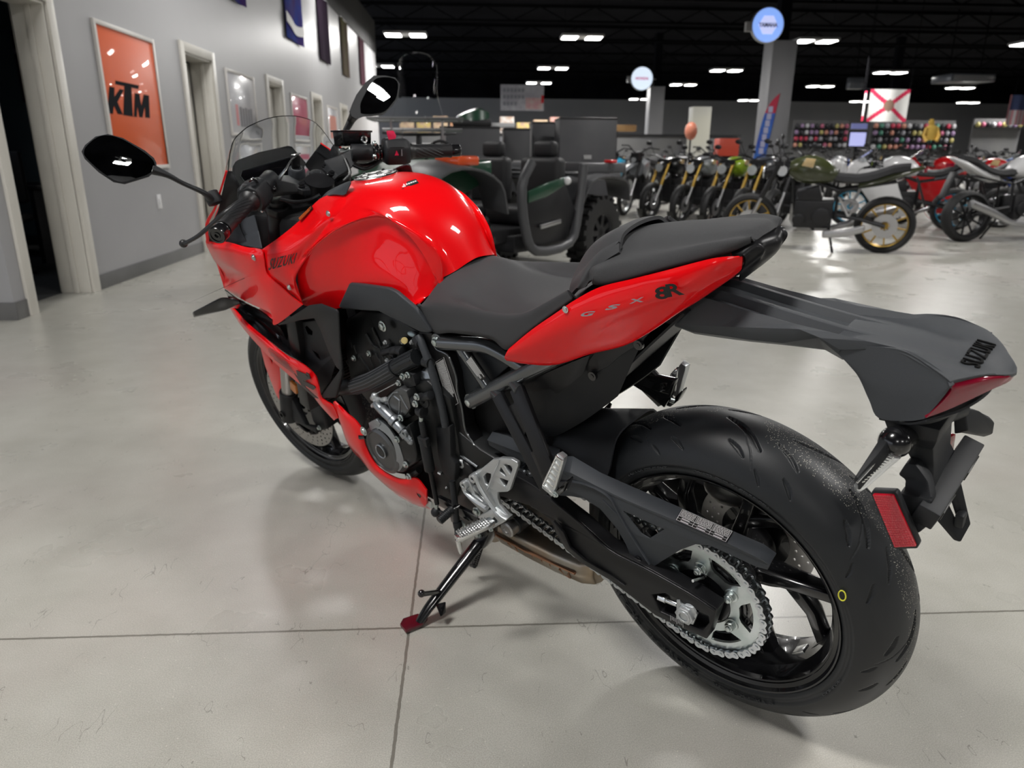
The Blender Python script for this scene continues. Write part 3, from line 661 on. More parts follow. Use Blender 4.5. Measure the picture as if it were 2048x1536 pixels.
mb = MB(); mb.tube([(1100, 962, .1385), (1160, 965, .1385), (1215, 990, .1385), (1240, 1030, .1385), (1262, 1068, .1385), (1300, 1128, .1385)], 0.004, n=8, smooth=4, flat=0.5); mb.tube([(1205, 1000, .1385), (1245, 1040, .1385), (1262, 1075, .1385)], 0.0015, n=6); mb.build('guard_ridge', M['dkgrey'], cg)
mb = MB(); c = U(1277, 1119, .139); mb.cyl(c, c+Yp*0.003, 0.0085, n=20); mb.cyl(c+Yp*0.003, c+Yp*0.004, 0.004, n=6); mb.build('guard_bolt', M['blk'], cg, bev=0.0005)
# tyre pressure label
q = quadfn((1352, 1040, .1395), (1453, 1085, .1395), (1467, 1063, .1075), (1365, 1018, .1075))
off = Vector((0, 0.0008, 0.0008))
mb = MB(); mb.add([q(0, 0)+off, q(1, 0)+off, q(1, 1)+off, q(0, 1)+off], [(0, 1, 2, 3)]); lb = mb.build('information_label', M['blackp'], cg)
mb = MB(); off *= 1.8
def bar(u0, v0, u1, v1): mb.add([q(u0, v0)+off, q(u1, v0)+off, q(u1, v1)+off, q(u0, v1)+off], [(0, 1, 2, 3)])
for v in (0.02, 0.22, 0.40, 0.97): bar(0.01, v, 0.99, v+0.018)
for u in (0.01, 0.33, 0.66, 0.985): bar(u, 0.02, u+0.006, 0.98)
rr = random.Random(5)
for col, (u0, u1) in enumerate(((0.03, 0.31), (0.35, 0.64), (0.68, 0.97))):
    for r in range(9):
        v = 0.44+r*0.058; u = u0
        while u < u1-0.01:
            l = rr.uniform(0.015, 0.05); bar(u, v, min(u+l, u1), v+0.026); u += l+0.010
    for r in range(2): 
        v = 0.08+0.2*r; bar(u0+0.06, v, u1-0.06, v+0.05)
mb.build('label_print', M['white'], lb)
# ---------------- helpers for the body
def B(x, y, z): return Vector((x, y, z))
def plate(name, pts, th, mt, parent, bev=0.0015, holes=(), both=False, label=None, d=None, seg=2):
    mb = MB().poly(pts, th, holes, d=d); o = mb.build(name, mt, parent, bev=bev, seg=seg, label=label)
    if both: MB().poly(pts, th, holes, d=d).flip().build(name, mt, parent, bev=bev, seg=seg)
    return o
def bolt(parent, p, r=0.007, h=0.006, mt=None, hexa=True, d=Yp, name='bolt'):
    c = V3(p); mb = MB(); mb.cyl(c, c+d*h*0.35, r*1.35, n=20); mb.cyl(c+d*h*0.35, c+d*h, r, r*0.92, n=6 if hexa else 18)
    mb.cyl(c+d*h, c+d*(h+0.0004), r*0.45, n=6)
    return mb.build(name, mt or M['zinc'], parent, bev=0.0005)
def microprint(parent, fn, rows, seed, off, mt=None, v0=0.06, v1=0.94, name='label_print'):
    rr = random.Random(seed); mb = MB(); h = (v1-v0)/rows
    for r in range(rows):
        u = 0.03; end = rr.uniform(0.75, 0.97)
        while u < end:
            l = rr.uniform(0.008, 0.03); a, b_ = v0+r*h, v0+r*h+h*0.62
            mb.add([fn(u, a)+off, fn(u+l, a)+off, fn(u+l, b_)+off, fn(u, b_)+off], [(0, 1, 2, 3)]); u += l+0.007
    return mb.build(name, mt or M['white'], parent)
# ---------------- fuel tank
tk = [
 [B(.985, 0, .985), B(.935, 0, 1.003), B(.865, 0, 1.011), B(.785, 0, 1.010), B(.715, 0, .996), B(.655, 0, .966), B(.610, 0, .918), B(.575, 0, .850)],
 [B(.975, .055, .980), B(.930, .06, .998), B(.862, .062, 1.006), B(.785, .062, 1.005), B(.715, .060, .990), B(.658, .058, .958), B(.616, .056, .908), B(.585, .055, .838)],
 [B(.962, .100, .952), B(.920, .108, .970), B(.858, .110, .980), B(.785, .108, .980), B(.722, .102, .965), B(.668, .094, .932), B(.632, .088, .882), B(.606, .085, .826)],
 [(602, 514, .178), (655, 466, .160), (702, 441, .136), (752, 430, .109), (800, 447, .095), (846, 476, .084), (880, 515, .074), (885, 572, .080)],
 [(600, 521, .178), (656, 473, .158), (703, 450, .132), (752, 440, .104), (799, 457, .090), (842, 487, .081), (872, 525, .074), (876, 577, .083)],
 [(595, 550, .181), (652, 520, .162), (702, 500, .140), (752, 494, .117), (796, 508, .104), (832, 535, .097), (856, 562, .092), (864, 586, .096)],
 [(599, 585, .179), (654, 575, .160), (704, 560, .146), (752, 552, .133), (792, 562, .124), (820, 580, .117), (838, 592, .113), (850, 596, .109)],
 [(608, 611, .168), (660, 618, .152), (708, 610, .142), (752, 604, .136), (788, 606, .132), (812, 610, .130), (826, 611, .129), (836, 606, .128)]]
MB().sheet(tk, 0.003, nu=7, nv=6, sym=True).build('fuel_tank', M['red'], bike, ang=50)
# round cap ring with sticker
c = B(.862, 0, 1.0125); tn = Vector((0.02, 0, 1)).normalized()
mb = MB(); mb.lathe([(0.049, -0.004), (0.050, 0.001), (0.047, 0.0035), (0.041, 0.0035), (0.040, 0.0005), (0.0, 0.0005)], c, tn, n=56); cap = mb.build('fuel_cap', M['alu'], bike)
mb = MB(); mb.lathe([(0.036, 0.0006), (0.036, 0.0035), (0.030, 0.0045), (0.0, 0.0045)], c, tn, n=40); mb.build('cap_lid', M['blk'], cap)
mb = MB(); 
for k in range(6): a = PI/3*k; mb.cyl(c+B(.044*math.cos(a), .044*math.sin(a), .003), c+B(.044*math.cos(a), .044*math.sin(a), .006), 0.0035, n=10)
mb.build('cap_screws', M['blk'], cap)
mb = MB(); 
for a0 in (0.3, 1.6, 2.6, 4.0, 5.2): mb.lathe([(0.012+0.006*(a0 % 2), 0.0048), (0.030, 0.0048)], c, tn, n=6, a0=a0, a1=a0+0.75)
mb.build('cap_paper_tag', M['white'], cap)
# small black sticker on the tank
qd = [(799, 373, .012), (832, 364, -.020), (837, 369, -.020), (804, 379, .012)]
ev = [B(.735, .018, .9995), B(.735, -.022, .9995), B(.722, -.022, .9975), B(.722, .018, .9975)]
def on_tank(px, py):
    d = (BRI @ ray(px, py)); best = None
    for zz in np.linspace(1.02, 0.9, 60):
        p = CB+d*((zz-CB.z)/d.z)
        ztop = np.interp(-p.x, [-.865, -.785, -.715, -.655, -.61], [1.011, 1.010, .996, .966, .918])-0.012*min(1, (abs(p.y)/.06)**2)
        if best is None or abs(ztop-zz) < best[0]: best = (abs(ztop-zz), p)
    return best[1]

C4 = [on_tank(*p)+Vector((-.001, 0, .0035)) for p in ((804, 382), (838, 369), (832, 361), (797, 372))]
mb = MB(); mb.add(C4, [(0, 1, 2, 3)]); st = mb.build('tank_sticker', M['blackp'], bike)
fn = quadfn(*C4)
mb = MB()
for (a, b_, c_, d_) in ((.08, .25, .28, .40), (.08, .50, .28, .65), (.14, .15, .17, .8), (.22, .15, .25, .8), (.33, .35, .42, .65), (.45, .35, .55, .62), (.58, .38, .70, .62), (.73, .35, .80, .65), (.83, .38, .93, .62)):
    mb.add([fn(a, b_)+B(-.0004, 0, .0008), fn(c_, b_)+B(-.0004, 0, .0008), fn(c_, d_)+B(-.0004, 0, .0008), fn(a, d_)+B(-.0004, 0, .0008)], [(0, 1, 2, 3)])
mb.build('label_print', M['white'], st)
# black cover in front of the tank
mb = MB(); mb.sheet([[B(1.04, 0, .965), B(1.00, 0, .985), B(.955, 0, .999), B(.93, 0, 1.002)], [B(1.05, .05, .955), B(1.00, .055, .982), B(.955, .06, .995), B(.93, .06, .997)], [(636, 399, .085), (664, 383, .085), (690, 367, .082), (700, 362, .08)], [(640, 401, .095), (662, 389, .10), (684, 390, .10), (692, 388, .095)]], 0.003, sym=True)
mb.build('tank_front_cover', M['dkgrey'], bike)
# ---------------- side infill panels with lettering
pn = [
 [(524, 499, .196), (563, 471, .172), (599, 441, .140), (632, 404, .112), (660, 389, .094), (690, 387, .084)],
 [(527, 512, .201), (572, 480, .181), (612, 452, .152), (645, 418, .126), (676, 400, .108), (704, 393, .090)],
 [(530, 526, .203), (576, 502, .192), (618, 470, .170), (652, 440, .145), (688, 416, .118), (711, 401, .095)],
 [(533, 546, .203), (566, 541, .200), (590, 533, .190), (626, 496, .168), (668, 450, .138), (711, 405, .102)],
 [(558, 568, .200), (574, 568, .199), (589, 566, .196), (590, 556, .194), (592, 544, .192), (593, 534, .190)],
 [(603, 606, .192), (604, 606, .192), (605, 607, .191), (601, 594, .191), (597, 580, .191), (591, 560, .191)]]
for fl in (0, 1):
    mb = MB().sheet(pn, 0.003, nu=6, nv=6)
    if fl: mb.flip()
    pan = mb.build('side_panel', M['red'], bike, ang=50)
    if not fl:
        mb = MB(); text_map(mb, 'SUZUKI', quadfn((536, 541, .2045), (590, 526, .1955), (594, 505, .1955), (540, 518, .2045)), bold=0.008, shear=0.2, space=1.12); mb.build('maker_lettering', M['blackp'], pan)
        qf = quadfn((601, 442, .146), (627, 416, .124), (624, 411, .121), (598, 436, .142)); o3 = Vector((0, .0015, .0005))
        mb = MB(); mb.add([qf(0, 0)+o3, qf(1, 0)+o3, qf(1, 1)+o3, qf(0, 1)+o3], [(0, 1, 2, 3)]); lb = mb.build('caution_label', M['blackp'], pan); microprint(lb, qf, 4, 3, o3*1.6, M['orangep'])
        for p in ((657, 427, .144), (579, 575, .201)): bolt(pan, p, 0.005, 0.004, M['zinc'], False, name='panel_screw')
# ---------------- front cowl (nose side)
cw = [
 [(413, 484, .190), (434, 484, .196), (456, 484, .200), (492, 494, .204), (510, 496, .204), (524, 499, .202)],
 [(415, 495, .176), (434, 497, .205), (466, 502, .214), (497, 510, .215), (515, 514, .211), (528, 518, .206)],
 [(428, 520, .160), (450, 528, .195), (478, 538, .208), (505, 545, .212), (520, 546, .211), (534, 548, .207)],
 [(449, 551, .150), (466, 548, .180), (488, 556, .203), (516, 568, .211), (538, 574, .210), (560, 572, .205)],
 [(447, 574, .150), (466, 580, .176), (492, 588, .196), (526, 600, .208), (554, 606, .209), (585, 595, .202)],
 [(451, 578, .152), (472, 592, .170), (500, 607, .190), (541, 627, .206), (550, 650, .208), (605, 610, .196)]]
for fl in (0, 1):
    mb = MB().sheet(cw, 0.003, nu=6, nv=5)
    if fl: mb.flip()
    cow = mb.build('front_cowl', M['red'], bike, ang=45)
    if not fl: bolt(cow, (508, 515, .213), 0.006, 0.004, M['zinc'], False, name='panel_screw')
    # thin upper cowl edge and black inner panel beside the instruments
    mb = MB().sheet([[(451, 341, .166), (436, 390, .188), (428, 415, .196), (411, 446, .208), (413, 484, .198)], [(455, 341, .162), (440, 390, .184), (433, 416, .192), (417, 448, .202), (419, 486, .192)]], 0.004, nu=4, nv=1)
    if fl: mb.flip()
    mb.build('cowl_edge', M['red'], bike)
    mb = MB().sheet([[(455, 341, .160), (444, 385, .180), (436, 420, .186), (424, 448, .192), (420, 484, .188)], [(463, 344, .150), (470, 366, .152), (462, 400, .162), (452, 440, .170), (450, 484, .176)], [(468, 362, .142), (480, 380, .142), (482, 410, .150), (480, 450, .155), (500, 494, .175)]], 0.003, nu=4, nv=4)
    if fl: mb.flip()
    ip = mb.build('inner_cowl_panel', M['plast'], bike)
    if not fl: bolt(ip, (455, 384, .166), 0.005, 0.003, M['blk'], False, name='panel_screw')
plate('inner_cowl_shield', [(452, 484, .175), (480, 440, .150), (508, 430, .145), (516, 462, .150), (523, 497, .185), (497, 493, .190)], 0.003, M['dkgrey'], bike, both=True)
# front of the nose (faces away): closes the cowl to the headlight
mb = MB().sheet([[B(1.47, 0, .97), B(1.56, 0, .87), B(1.585, 0, .77), B(1.54, 0, .69)], [B(1.46, .07, .97), B(1.54, .08, .87), B(1.56, .09, .77), B(1.53, .08, .69)], [B(1.40, .13, .96), B(1.46, .15, .87), B(1.50, .15, .78), B(1.51, .13, .70)], [(414, 484, .188), (418, 500, .172), (432, 525, .158), (447, 572, .150)]], 0.004, nu=5, nv=5, sym=True)
nose = mb.build('nose_cowl', M['red'], bike)
MB().sheet([[B(1.565, .02, .80), B(1.56, .06, .80)], [B(1.57, .02, .76), B(1.565, .06, .765)], [B(1.56, .02, .72), B(1.555, .06, .73)]], -0.01, nu=3, nv=3).mirror().build('headlight', M['lens'], nose)
# winglet-like front indicator
mb = MB(); mb.loft([[(384, 625, .285), (387, 623, .285), (390, 632, .285), (387, 636, .285)], [(437, 596, .225), (445, 594, .222), (452, 620, .222), (440, 624, .225)], [(466, 593, .195), (476, 598, .188), (482, 606, .186), (462, 616, .195)], [(485, 600, .165), (492, 605, .16), (494, 616, .16), (482, 618, .165)]])
w1 = mb.build('front_indicator', M['blk'], bike, bev=0.003, seg=3)
mb = MB(); mb.loft([[(384, 625, .285), (387, 623, .285), (390, 632, .285), (387, 636, .285)], [(437, 596, .225), (445, 594, .222), (452, 620, .222), (440, 624, .225)], [(466, 593, .195), (476, 598, .188), (482, 606, .186), (462, 616, .195)]]); mb.flip(); mb.build('front_indicator', M['blk'], bike, bev=0.003)
# ---------------- intake, ducts, shroud
for fl in (0, 1):
    mb = MB().sheet([[(449, 580, .140), (480, 602, .150), (520, 622, .165), (548, 645, .175), (560, 655, .180)], [(455, 592, .120), (485, 618, .130), (520, 640, .140), (550, 665, .150), (580, 690, .150)], [(463, 610, .160), (493, 642, .165), (533, 676, .172), (570, 706, .178), (604, 724, .18)]], 0.003, nu=3, nv=3)
    if fl: mb.flip()
    mb.build('intake_duct', M['blk'], bike)
    mb = MB().poly([(552, 651, .150), (600, 645, .150), (640, 640, .150), (672, 640, .150), (680, 700, .150), (660, 760, .160), (642, 787, .170), (627, 749, .170), (604, 725, .165), (570, 700, .160)], 0.003, [[(613, 651, .150), (609, 656, .150), (615, 668, .150), (624, 671, .150), (625, 663, .150)], [(624, 700, .153), (636, 708, .153), (642, 722, .155), (633, 714, .155)]])
    if fl: mb.flip()
    sp = mb.build('side_inner_panel', M['plast'], bike, bev=0.001)
    mb = MB().poly([(553, 651, .208), (617, 611, .194), (640, 608, .190), (672, 620, .186), (676, 626, .186), (679, 690, .182), (685, 745, .182), (678, 764, .184), (671, 796, .188), (644, 797, .196), (643, 790, .196), (678, 741, .184), (672, 735, .182), (655, 700, .176), (640, 660, .176), (628, 637, .180), (600, 641, .190), (574, 648, .200)], 0.006)
    if fl: mb.flip()
    mb.build('side_shroud', M['plast'], bike, bev=0.003, seg=3)
    mb = MB().poly([(644, 797, .197), (643, 792, .197), (678, 742, .186), (682, 738, .186), (684, 748, .184), (671, 796, .190)], 0.010)
    if fl: mb.flip()
    mb.build('shroud_spur', M['plast'], bike, bev=0.003)
# small chrome/white glints seen through the shroud: radiator side
mb = MB().box(B(1.17, 0, .55), (0.05, 0.34, 0.30), Matrix.Rotation(-0.25, 3, 'Y')); rad = mb.build('radiator', M['satin'], bike, bev=0.004)
mb = MB()
for k in range(30): mb.box(B(1.145, 0, .42+0.009*k), (0.004, 0.30, 0.002), Matrix.Rotation(-0.25, 3, 'Y'))
mb.build('radiator_fins', M['engine'], rad, kind='stuff')
# ---------------- lower red fairing strip and belly pan
lf = [
 [(461, 613, .168), (492, 643, .176), (533, 678, .186), (568, 707, .192), (603, 727, .195), (628, 749, .196), (638, 773, .198), (645, 797, .198), (665, 812, .196), (677, 836, .190)],
 [(460, 616, .160), (486, 648, .182), (524, 684, .193), (559, 716, .199), (592, 738, .201), (618, 760, .202), (632, 780, .203), (642, 803, .201), (656, 818, .197), (672, 838, .190)],
 [(465, 626, .155), (484, 654, .170), (512, 686, .184), (548, 724, .190), (580, 752, .190), (604, 772, .190), (624, 790, .192), (638, 808, .192), (652, 824, .190), (668, 841, .186)]]
for fl in (0, 1):
    mb = MB().sheet(lf, 0.004, nu=6, nv=6)
    if fl: mb.flip()
    o = mb.build('lower_fairing', M['red'], bike, ang=50)
    if not fl:
        mb = MB()
        for k, (a0, a1) in enumerate(((0.03, 0.56), (0.0, 0.62), (0.01, 0.68), (0.03, 0.78), (0.10, 0.88), (0.22, 0.95))):
            v = 0.0+k/6.0
            def strp(u, v): 
                x = 537+u*62+v*(-8)+u*0; y = 693+u*46+v*16-0; return U(x+v*4, y, .2035-0.004*v)
            mb.add([strp(a0, v), strp(a1, v), strp(a1, v+0.07), strp(a0, v+0.07)], [(0, 1, 2, 3)])
        # stylised dark letter with a long tail
        for pts in ([(592, 741), (618, 751), (620, 758), (606, 762), (628, 772), (631, 776), (626, 780), (604, 768), (596, 757)], [(588, 747), (596, 756), (612, 776), (630, 792), (636, 797), (629, 796), (606, 776)], [(612, 745), (618, 749), (620, 755), (612, 753)]):
            mb.poly([(x, y, .2055) for x, y in pts], 0.002)
        mb.build('fairing_graphic', mat('dark_brown_graphic', (0.045, 0.030, 0.028), 0.4), o)
bp_ = [
 [(671, 801, .186), (694, 826, .190), (712, 843, .192), (725, 864, .192), (732, 893, .190), (752, 930, .186), (782, 951, .182), (806, 959, .178), (832, 957, .172), (853, 981, .168)],
 [(668, 803, .190), (688, 835, .196), (704, 860, .198), (716, 884, .198), (726, 908, .196), (748, 940, .190), (782, 962, .184), (808, 974, .178), (832, 980, .172), (853, 1000, .168)],
 [(666, 806, .186), (680, 843, .188), (694, 881, .186), (706, 899, .184), (718, 912, .180), (742, 944, .172), (782, 978, .160), (806, 994, .150), (830, 1007, .142), (854, 1016, .138)],
 [(668, 812, .160), (682, 850, .150), (697, 890, .130), (710, 908, .12), (724, 922, .11), (748, 950, .09), (786, 984, .06), (810, 1000, .05), (836, 1012, .04), (884, 1024, .04)]]
for fl in (0, 1):
    mb = MB().sheet(bp_, 0.004, nu=5, nv=5)
    if fl: mb.flip()
    o = mb.build('belly_pan', M['red'], bike, ang=45)
    if not fl:
        mb = MB(); mb.poly([(824, 957, .173), (832, 957, .172), (853, 981, .168), (853, 1008, .166), (849, 1013, .166), (842, 1005, .168), (834, 990, .170)], 0.004, [[(831, 985, .170), (834, 994, .170), (840, 997, .170), (843, 993, .170), (839, 984, .170), (834, 981, .170)]])
        mb.build('pan_lug', M['red'], o, bev=0.001)
        c = U(837, 989, .168); mb = MB(); mb.cyl(c-Yp*.006, c+Yp*.001, 0.009, n=20); mb.build('rubber_bung', M['blk'], o)
        bolt(o, (728, 862, .196), 0.009, 0.005, M['zinc'], False, name='pan_bolt'); bolt(o, (859, 1006, .150), 0.012, 0.004, M['zinc'], False, name='pan_bolt')
        MB().cyl((719, 874, .196), (730, 873, .188), 0.0065, n=14).build('drain_peg', M['blk'], o)
# ---------------- grey side cover over the frame
sc_o = [(676, 613, .150), (697, 568, .150), (701, 566, .150), (776, 577, .148), (790, 584, .147), (829, 617, .142), (862, 663, .136), (856, 667, .136), (840, 665, .138), (764, 627, .145), (756, 623, .146), (720, 621, .148), (682, 618, .150)]
mb = MB().poly(sc_o, 0.012); mb.build('frame_cover', M['dkgrey'], bike, bev=0.004, seg=3)
MB().poly(sc_o, 0.012).flip().build('frame_cover', M['dkgrey'], bike, bev=0.004)
# ---------------- rider seat
st_ = [
 [B(.600, 0, .845), B(.55, 0, .836), B(.50, 0, .818), B(.44, 0, .808), B(.38, 0, .807), B(.32, 0, .816), B(.26, 0, .838), B(.20, 0, .875)],
 [B(.598, .04, .841), B(.55, .05, .833), B(.50, .055, .815), B(.44, .06, .806), B(.38, .065, .805), B(.32, .068, .813), B(.26, .07, .834), B(.20, .07, .870)],
 [B(.604, .075, .828), B(.557, .088, .818), B(.505, .098, .802), B(.445, .108, .793), B(.38, .115, .792), B(.32, .118, .799), B(.26, .116, .818), B(.20, .110, .852)],
 [(846, 606, .122), (880, 606, .126), (920, 612, .134), (968, 622, .142), (1010, 628, .147), (1050, 624, .148), (1088, 606, .144), (1136, 580, .136)],
 [(836, 608, .128), (868, 640, .132), (906, 648, .140), (950, 655, .150), (985, 664, .156), (1017, 670, .158), (1060, 648, .154), (1140, 592, .142)],
 [(838, 616, .124), (866, 662, .128), (902, 664, .138), (950, 669, .148), (985, 676, .154), (1017, 697, .156), (1063, 660, .152), (1145, 600, .140)],
 [(840, 618, .100), (868, 664, .105), (903, 666, .110), (950, 672, .12), (985, 680, .125), (1016, 700, .13), (1062, 662, .13), (1144, 601, .12)]]
MB().sheet(st_, 0.004, nu=6, nv=6, sym=True).build('rider_seat', M['seat2'], bike, ang=60)
# ridge strip round the front of the pillion pad
def pill(x0, off):
    return None
ps = [
 [B(.232, 0, .868), B(.223, 0, .905), B(.187, 0, .934), B(.12, 0, .949), B(.05, 0, .958), B(-.01, 0, .964), B(-.050, 0, .967), B(-.066, 0, .957)],
 [B(.230, .04, .867), B(.221, .04, .903), B(.185, .04, .932), B(.12, .04, .946), B(.05, .038, .955), B(-.01, .032, .961), B(-.048, .022, .965), B(-.064, .018, .956)],
 [B(.220, .085, .866), B(.211, .085, .893), B(.178, .083, .916), B(.118, .080, .934), B(.05, .072, .946), B(-.01, .058, .955), B(-.045, .040, .960), B(-.060, .032, .953)],
 [(1183, 560, .128), (1186, 538, .122), (1212, 530, .116), (1262, 522, .110), (1330, 508, .098), (1410, 489, .080), (1468, 480, .062), (1502, 472, .046)],
 [(1184, 566, .126), (1196, 566, .128), (1214, 566, .126), (1268, 553, .120), (1330, 536, .108), (1412, 515, .086), (1465, 500, .064), (1502, 484, .047)],
 [(1186, 569, .110), (1198, 571, .110), (1214, 570, .108), (1268, 556, .102), (1330, 540, .09), (1412, 519, .07), (1466, 504, .05), (1503, 488, .036)]]
MB().sheet(ps, 0.004, nu=6, nv=6, sym=True).build('pillion_pad', M['seat'], bike, ang=60)
rg = [
 [B(.262, 0, .850), B(.262, 0, .885), B(.236, 0, .922), B(.19, 0, .948), B(.16, 0, .955)],
 [B(.258, .05, .850), B(.256, .05, .882), B(.230, .05, .918), B(.186, .05, .945), B(.155, .05, .951)],
 [B(.246, .095, .846), B(.240, .093, .870), B(.214, .088, .898), B(.180, .078, .924), B(.150, .070, .936)],
 [(1153, 576, .128), (1163, 553, .122), (1180, 524, .106), (1207, 497, .088), (1238, 480, .070)],
 [(1158, 580, .128), (1172, 572, .126), (1186, 548, .113), (1210, 522, .098), (1238, 504, .085)]]
MB().sheet(rg, 0.006, nu=5, nv=6, sym=True).build('seat_step_trim', M['seat2'], bike, ang=60)
# ---------------- red tail panels
tp = [
 [(1018, 697, .160), (1064, 659, .158), (1116, 623, .153), (1150, 600, .148), (1200, 574, .140), (1268, 557, .130), (1331, 541, .118), (1424, 517, .090), (1476, 512, .066), (1484, 513, .062)],
 [(1014, 703, .163), (1070, 667, .162), (1124, 636, .158), (1160, 614, .154), (1210, 592, .146), (1275, 571, .135), (1340, 556, .122), (1424, 532, .094), (1472, 517, .069), (1485, 517, .062)],
 [(1011, 709, .164), (1070, 684, .163), (1130, 658, .159), (1180, 640, .154), (1240, 618, .145), (1290, 602, .136), (1350, 582, .122), (1420, 556, .095), (1466, 534, .072), (1484, 530, .062)],
 [(1009, 715, .163), (1060, 706, .160), (1110, 694, .155), (1170, 675, .148), (1230, 652, .139), (1290, 626, .129), (1350, 602, .115), (1412, 576, .094), (1455, 552, .075), (1482, 540, .060)],
 [(1012, 720, .158), (1050, 726, .153), (1110, 727, .145), (1178, 706, .138), (1246, 689, .126), (1300, 661, .116), (1352, 627, .103), (1404, 595, .086), (1450, 564, .070), (1470, 551, .058)],
 [(1014, 722, .148), (1052, 728, .140), (1112, 729, .13), (1180, 708, .12), (1248, 690, .11), (1302, 662, .10), (1353, 629, .088), (1405, 597, .072), (1451, 565, .056), (1471, 552, .046)]]
for fl in (0, 1):
    mb = MB().sheet(tp, 0.003, nu=6, nv=5)
    if fl: mb.flip()
    o = mb.build('tail_panel', M['red'], bike, ang=50)
    if not fl:
        def tl(x, y): return (x, y, float(np.interp(x, [1150, 1200, 1260, 1310, 1370], [.159, .1535, .1455, .137, .122]))+0.0025)
        mb = MB(); 
        text_map(mb, 'G', quadfn(tl(1160, 634), tl(1187, 631), tl(1191, 622), tl(1164, 624)), shear=0.2, bold=0.03); text_map(mb, 'S', quadfn(tl(1209, 621), tl(1237, 617), tl(1241, 608), tl(1213, 611)), shear=0.2, bold=0.03); text_map(mb, 'X', quadfn(tl(1258, 608), tl(1291, 603), tl(1287, 594), tl(1256, 600)), shear=0.2, bold=0.02)
        mb.build('grey_lettering', M['greyp'], o)
        mb = MB(); text_map(mb, '8', quadfn(tl(1311, 599), tl(1339, 598), tl(1336, 571), tl(1308, 576)), bold=0.03); text_map(mb, 'R', quadfn(tl(1336, 595), tl(1369, 589), tl(1358, 565), tl(1330, 569)), bold=0.03)
        mb.build('model_lettering', M['blackp'], o)
        bolt(o, (1131, 619, .157), 0.0045, 0.003, M['zinc'], False, name='panel_screw')
# black tail end under the pillion pad
te = [
 [B(-.045, 0, .950), B(-.066, 0, .954), B(-.078, 0, .944), B(-.072, 0, .922), B(-.02, 0, .875)],
 [B(-.042, .028, .949), B(-.062, .028, .953), B(-.071, .028, .942), B(-.064, .028, .920), (1482, 549, .030)],
 [(1462, 505, .058), (1500, 490, .046), (1520, 491, .040), (1526, 508, .036), (1476, 551, .045)],
 [(1482, 508, .063), (1489, 512, .060), (1491, 523, .056), (1487, 537, .055), (1471, 553, .05)]]
MB().sheet(te, 0.004, nu=5, nv=5, sym=True).build('tail_cowl_end', M['satin'], bike, ang=60)
# ---------------- subframe
for fl in (0, 1):
    mb = MB(); mb.tube([(884, 685, .124), (930, 688, .124), (968, 691, .124), (1000, 704, .124), (1060, 740, .12)], 0.0155, n=16, smooth=3)
    if fl: mb.flip()
    s1 = mb.build('subframe_upper_tube', M['tube'], bike)
    mb = MB(); mb.tube([(942, 802, .126), (985, 780, .126), (1050, 745, .126), (1110, 716, .118), (1200, 670, .10)], 0.0165, n=16, smooth=2)
    if fl: mb.flip()
    s2 = mb.build('subframe_lower_tube', M['tube'], bike)
    mb = MB(); mb.tube([(922, 694, .124), (950, 735, .124), (977, 775, .125)], 0.0125, n=14)
    if fl: mb.flip()
    s3 = mb.build('subframe_brace', M['tube'], bike)
    if not fl:
        for sx, p in ((s1, (872, 684, .132)), (s2, (939, 804, .136))):
            c = V3(p); mb = MB(); mb.cyl(c-Yp*.02, c-Yp*.002, 0.0175, n=24); mb.build('mount_boss', M['tube'], sx, bev=0.001); bolt(sx, c-Yp*.002, 0.0085, 0.009, M['zinc'])
        qf = quadfn((932, 722, .1375), (961, 761, .1375), (972, 754, .1375), (943, 711, .1375)); qb = lambda u, v: qf(u, v)
        mb = MB(); mb.add([qf(0, 0), qf(1, 0), qf(1, 1), qf(0, 1)], [(0, 1, 2, 3)]); lb = mb.build('identity_label', M['blackp'], s3); microprint(lb, qf, 6, 8, Yp*.0012)
# panel behind the subframe
plate('battery_cover', [(898, 700, .105), (960, 700, .105), (1010, 720, .105), (1020, 730, .105), (975, 770, .105), (930, 790, .105), (915, 770, .105)], 0.006, M['dkgrey'], bike, both=True)
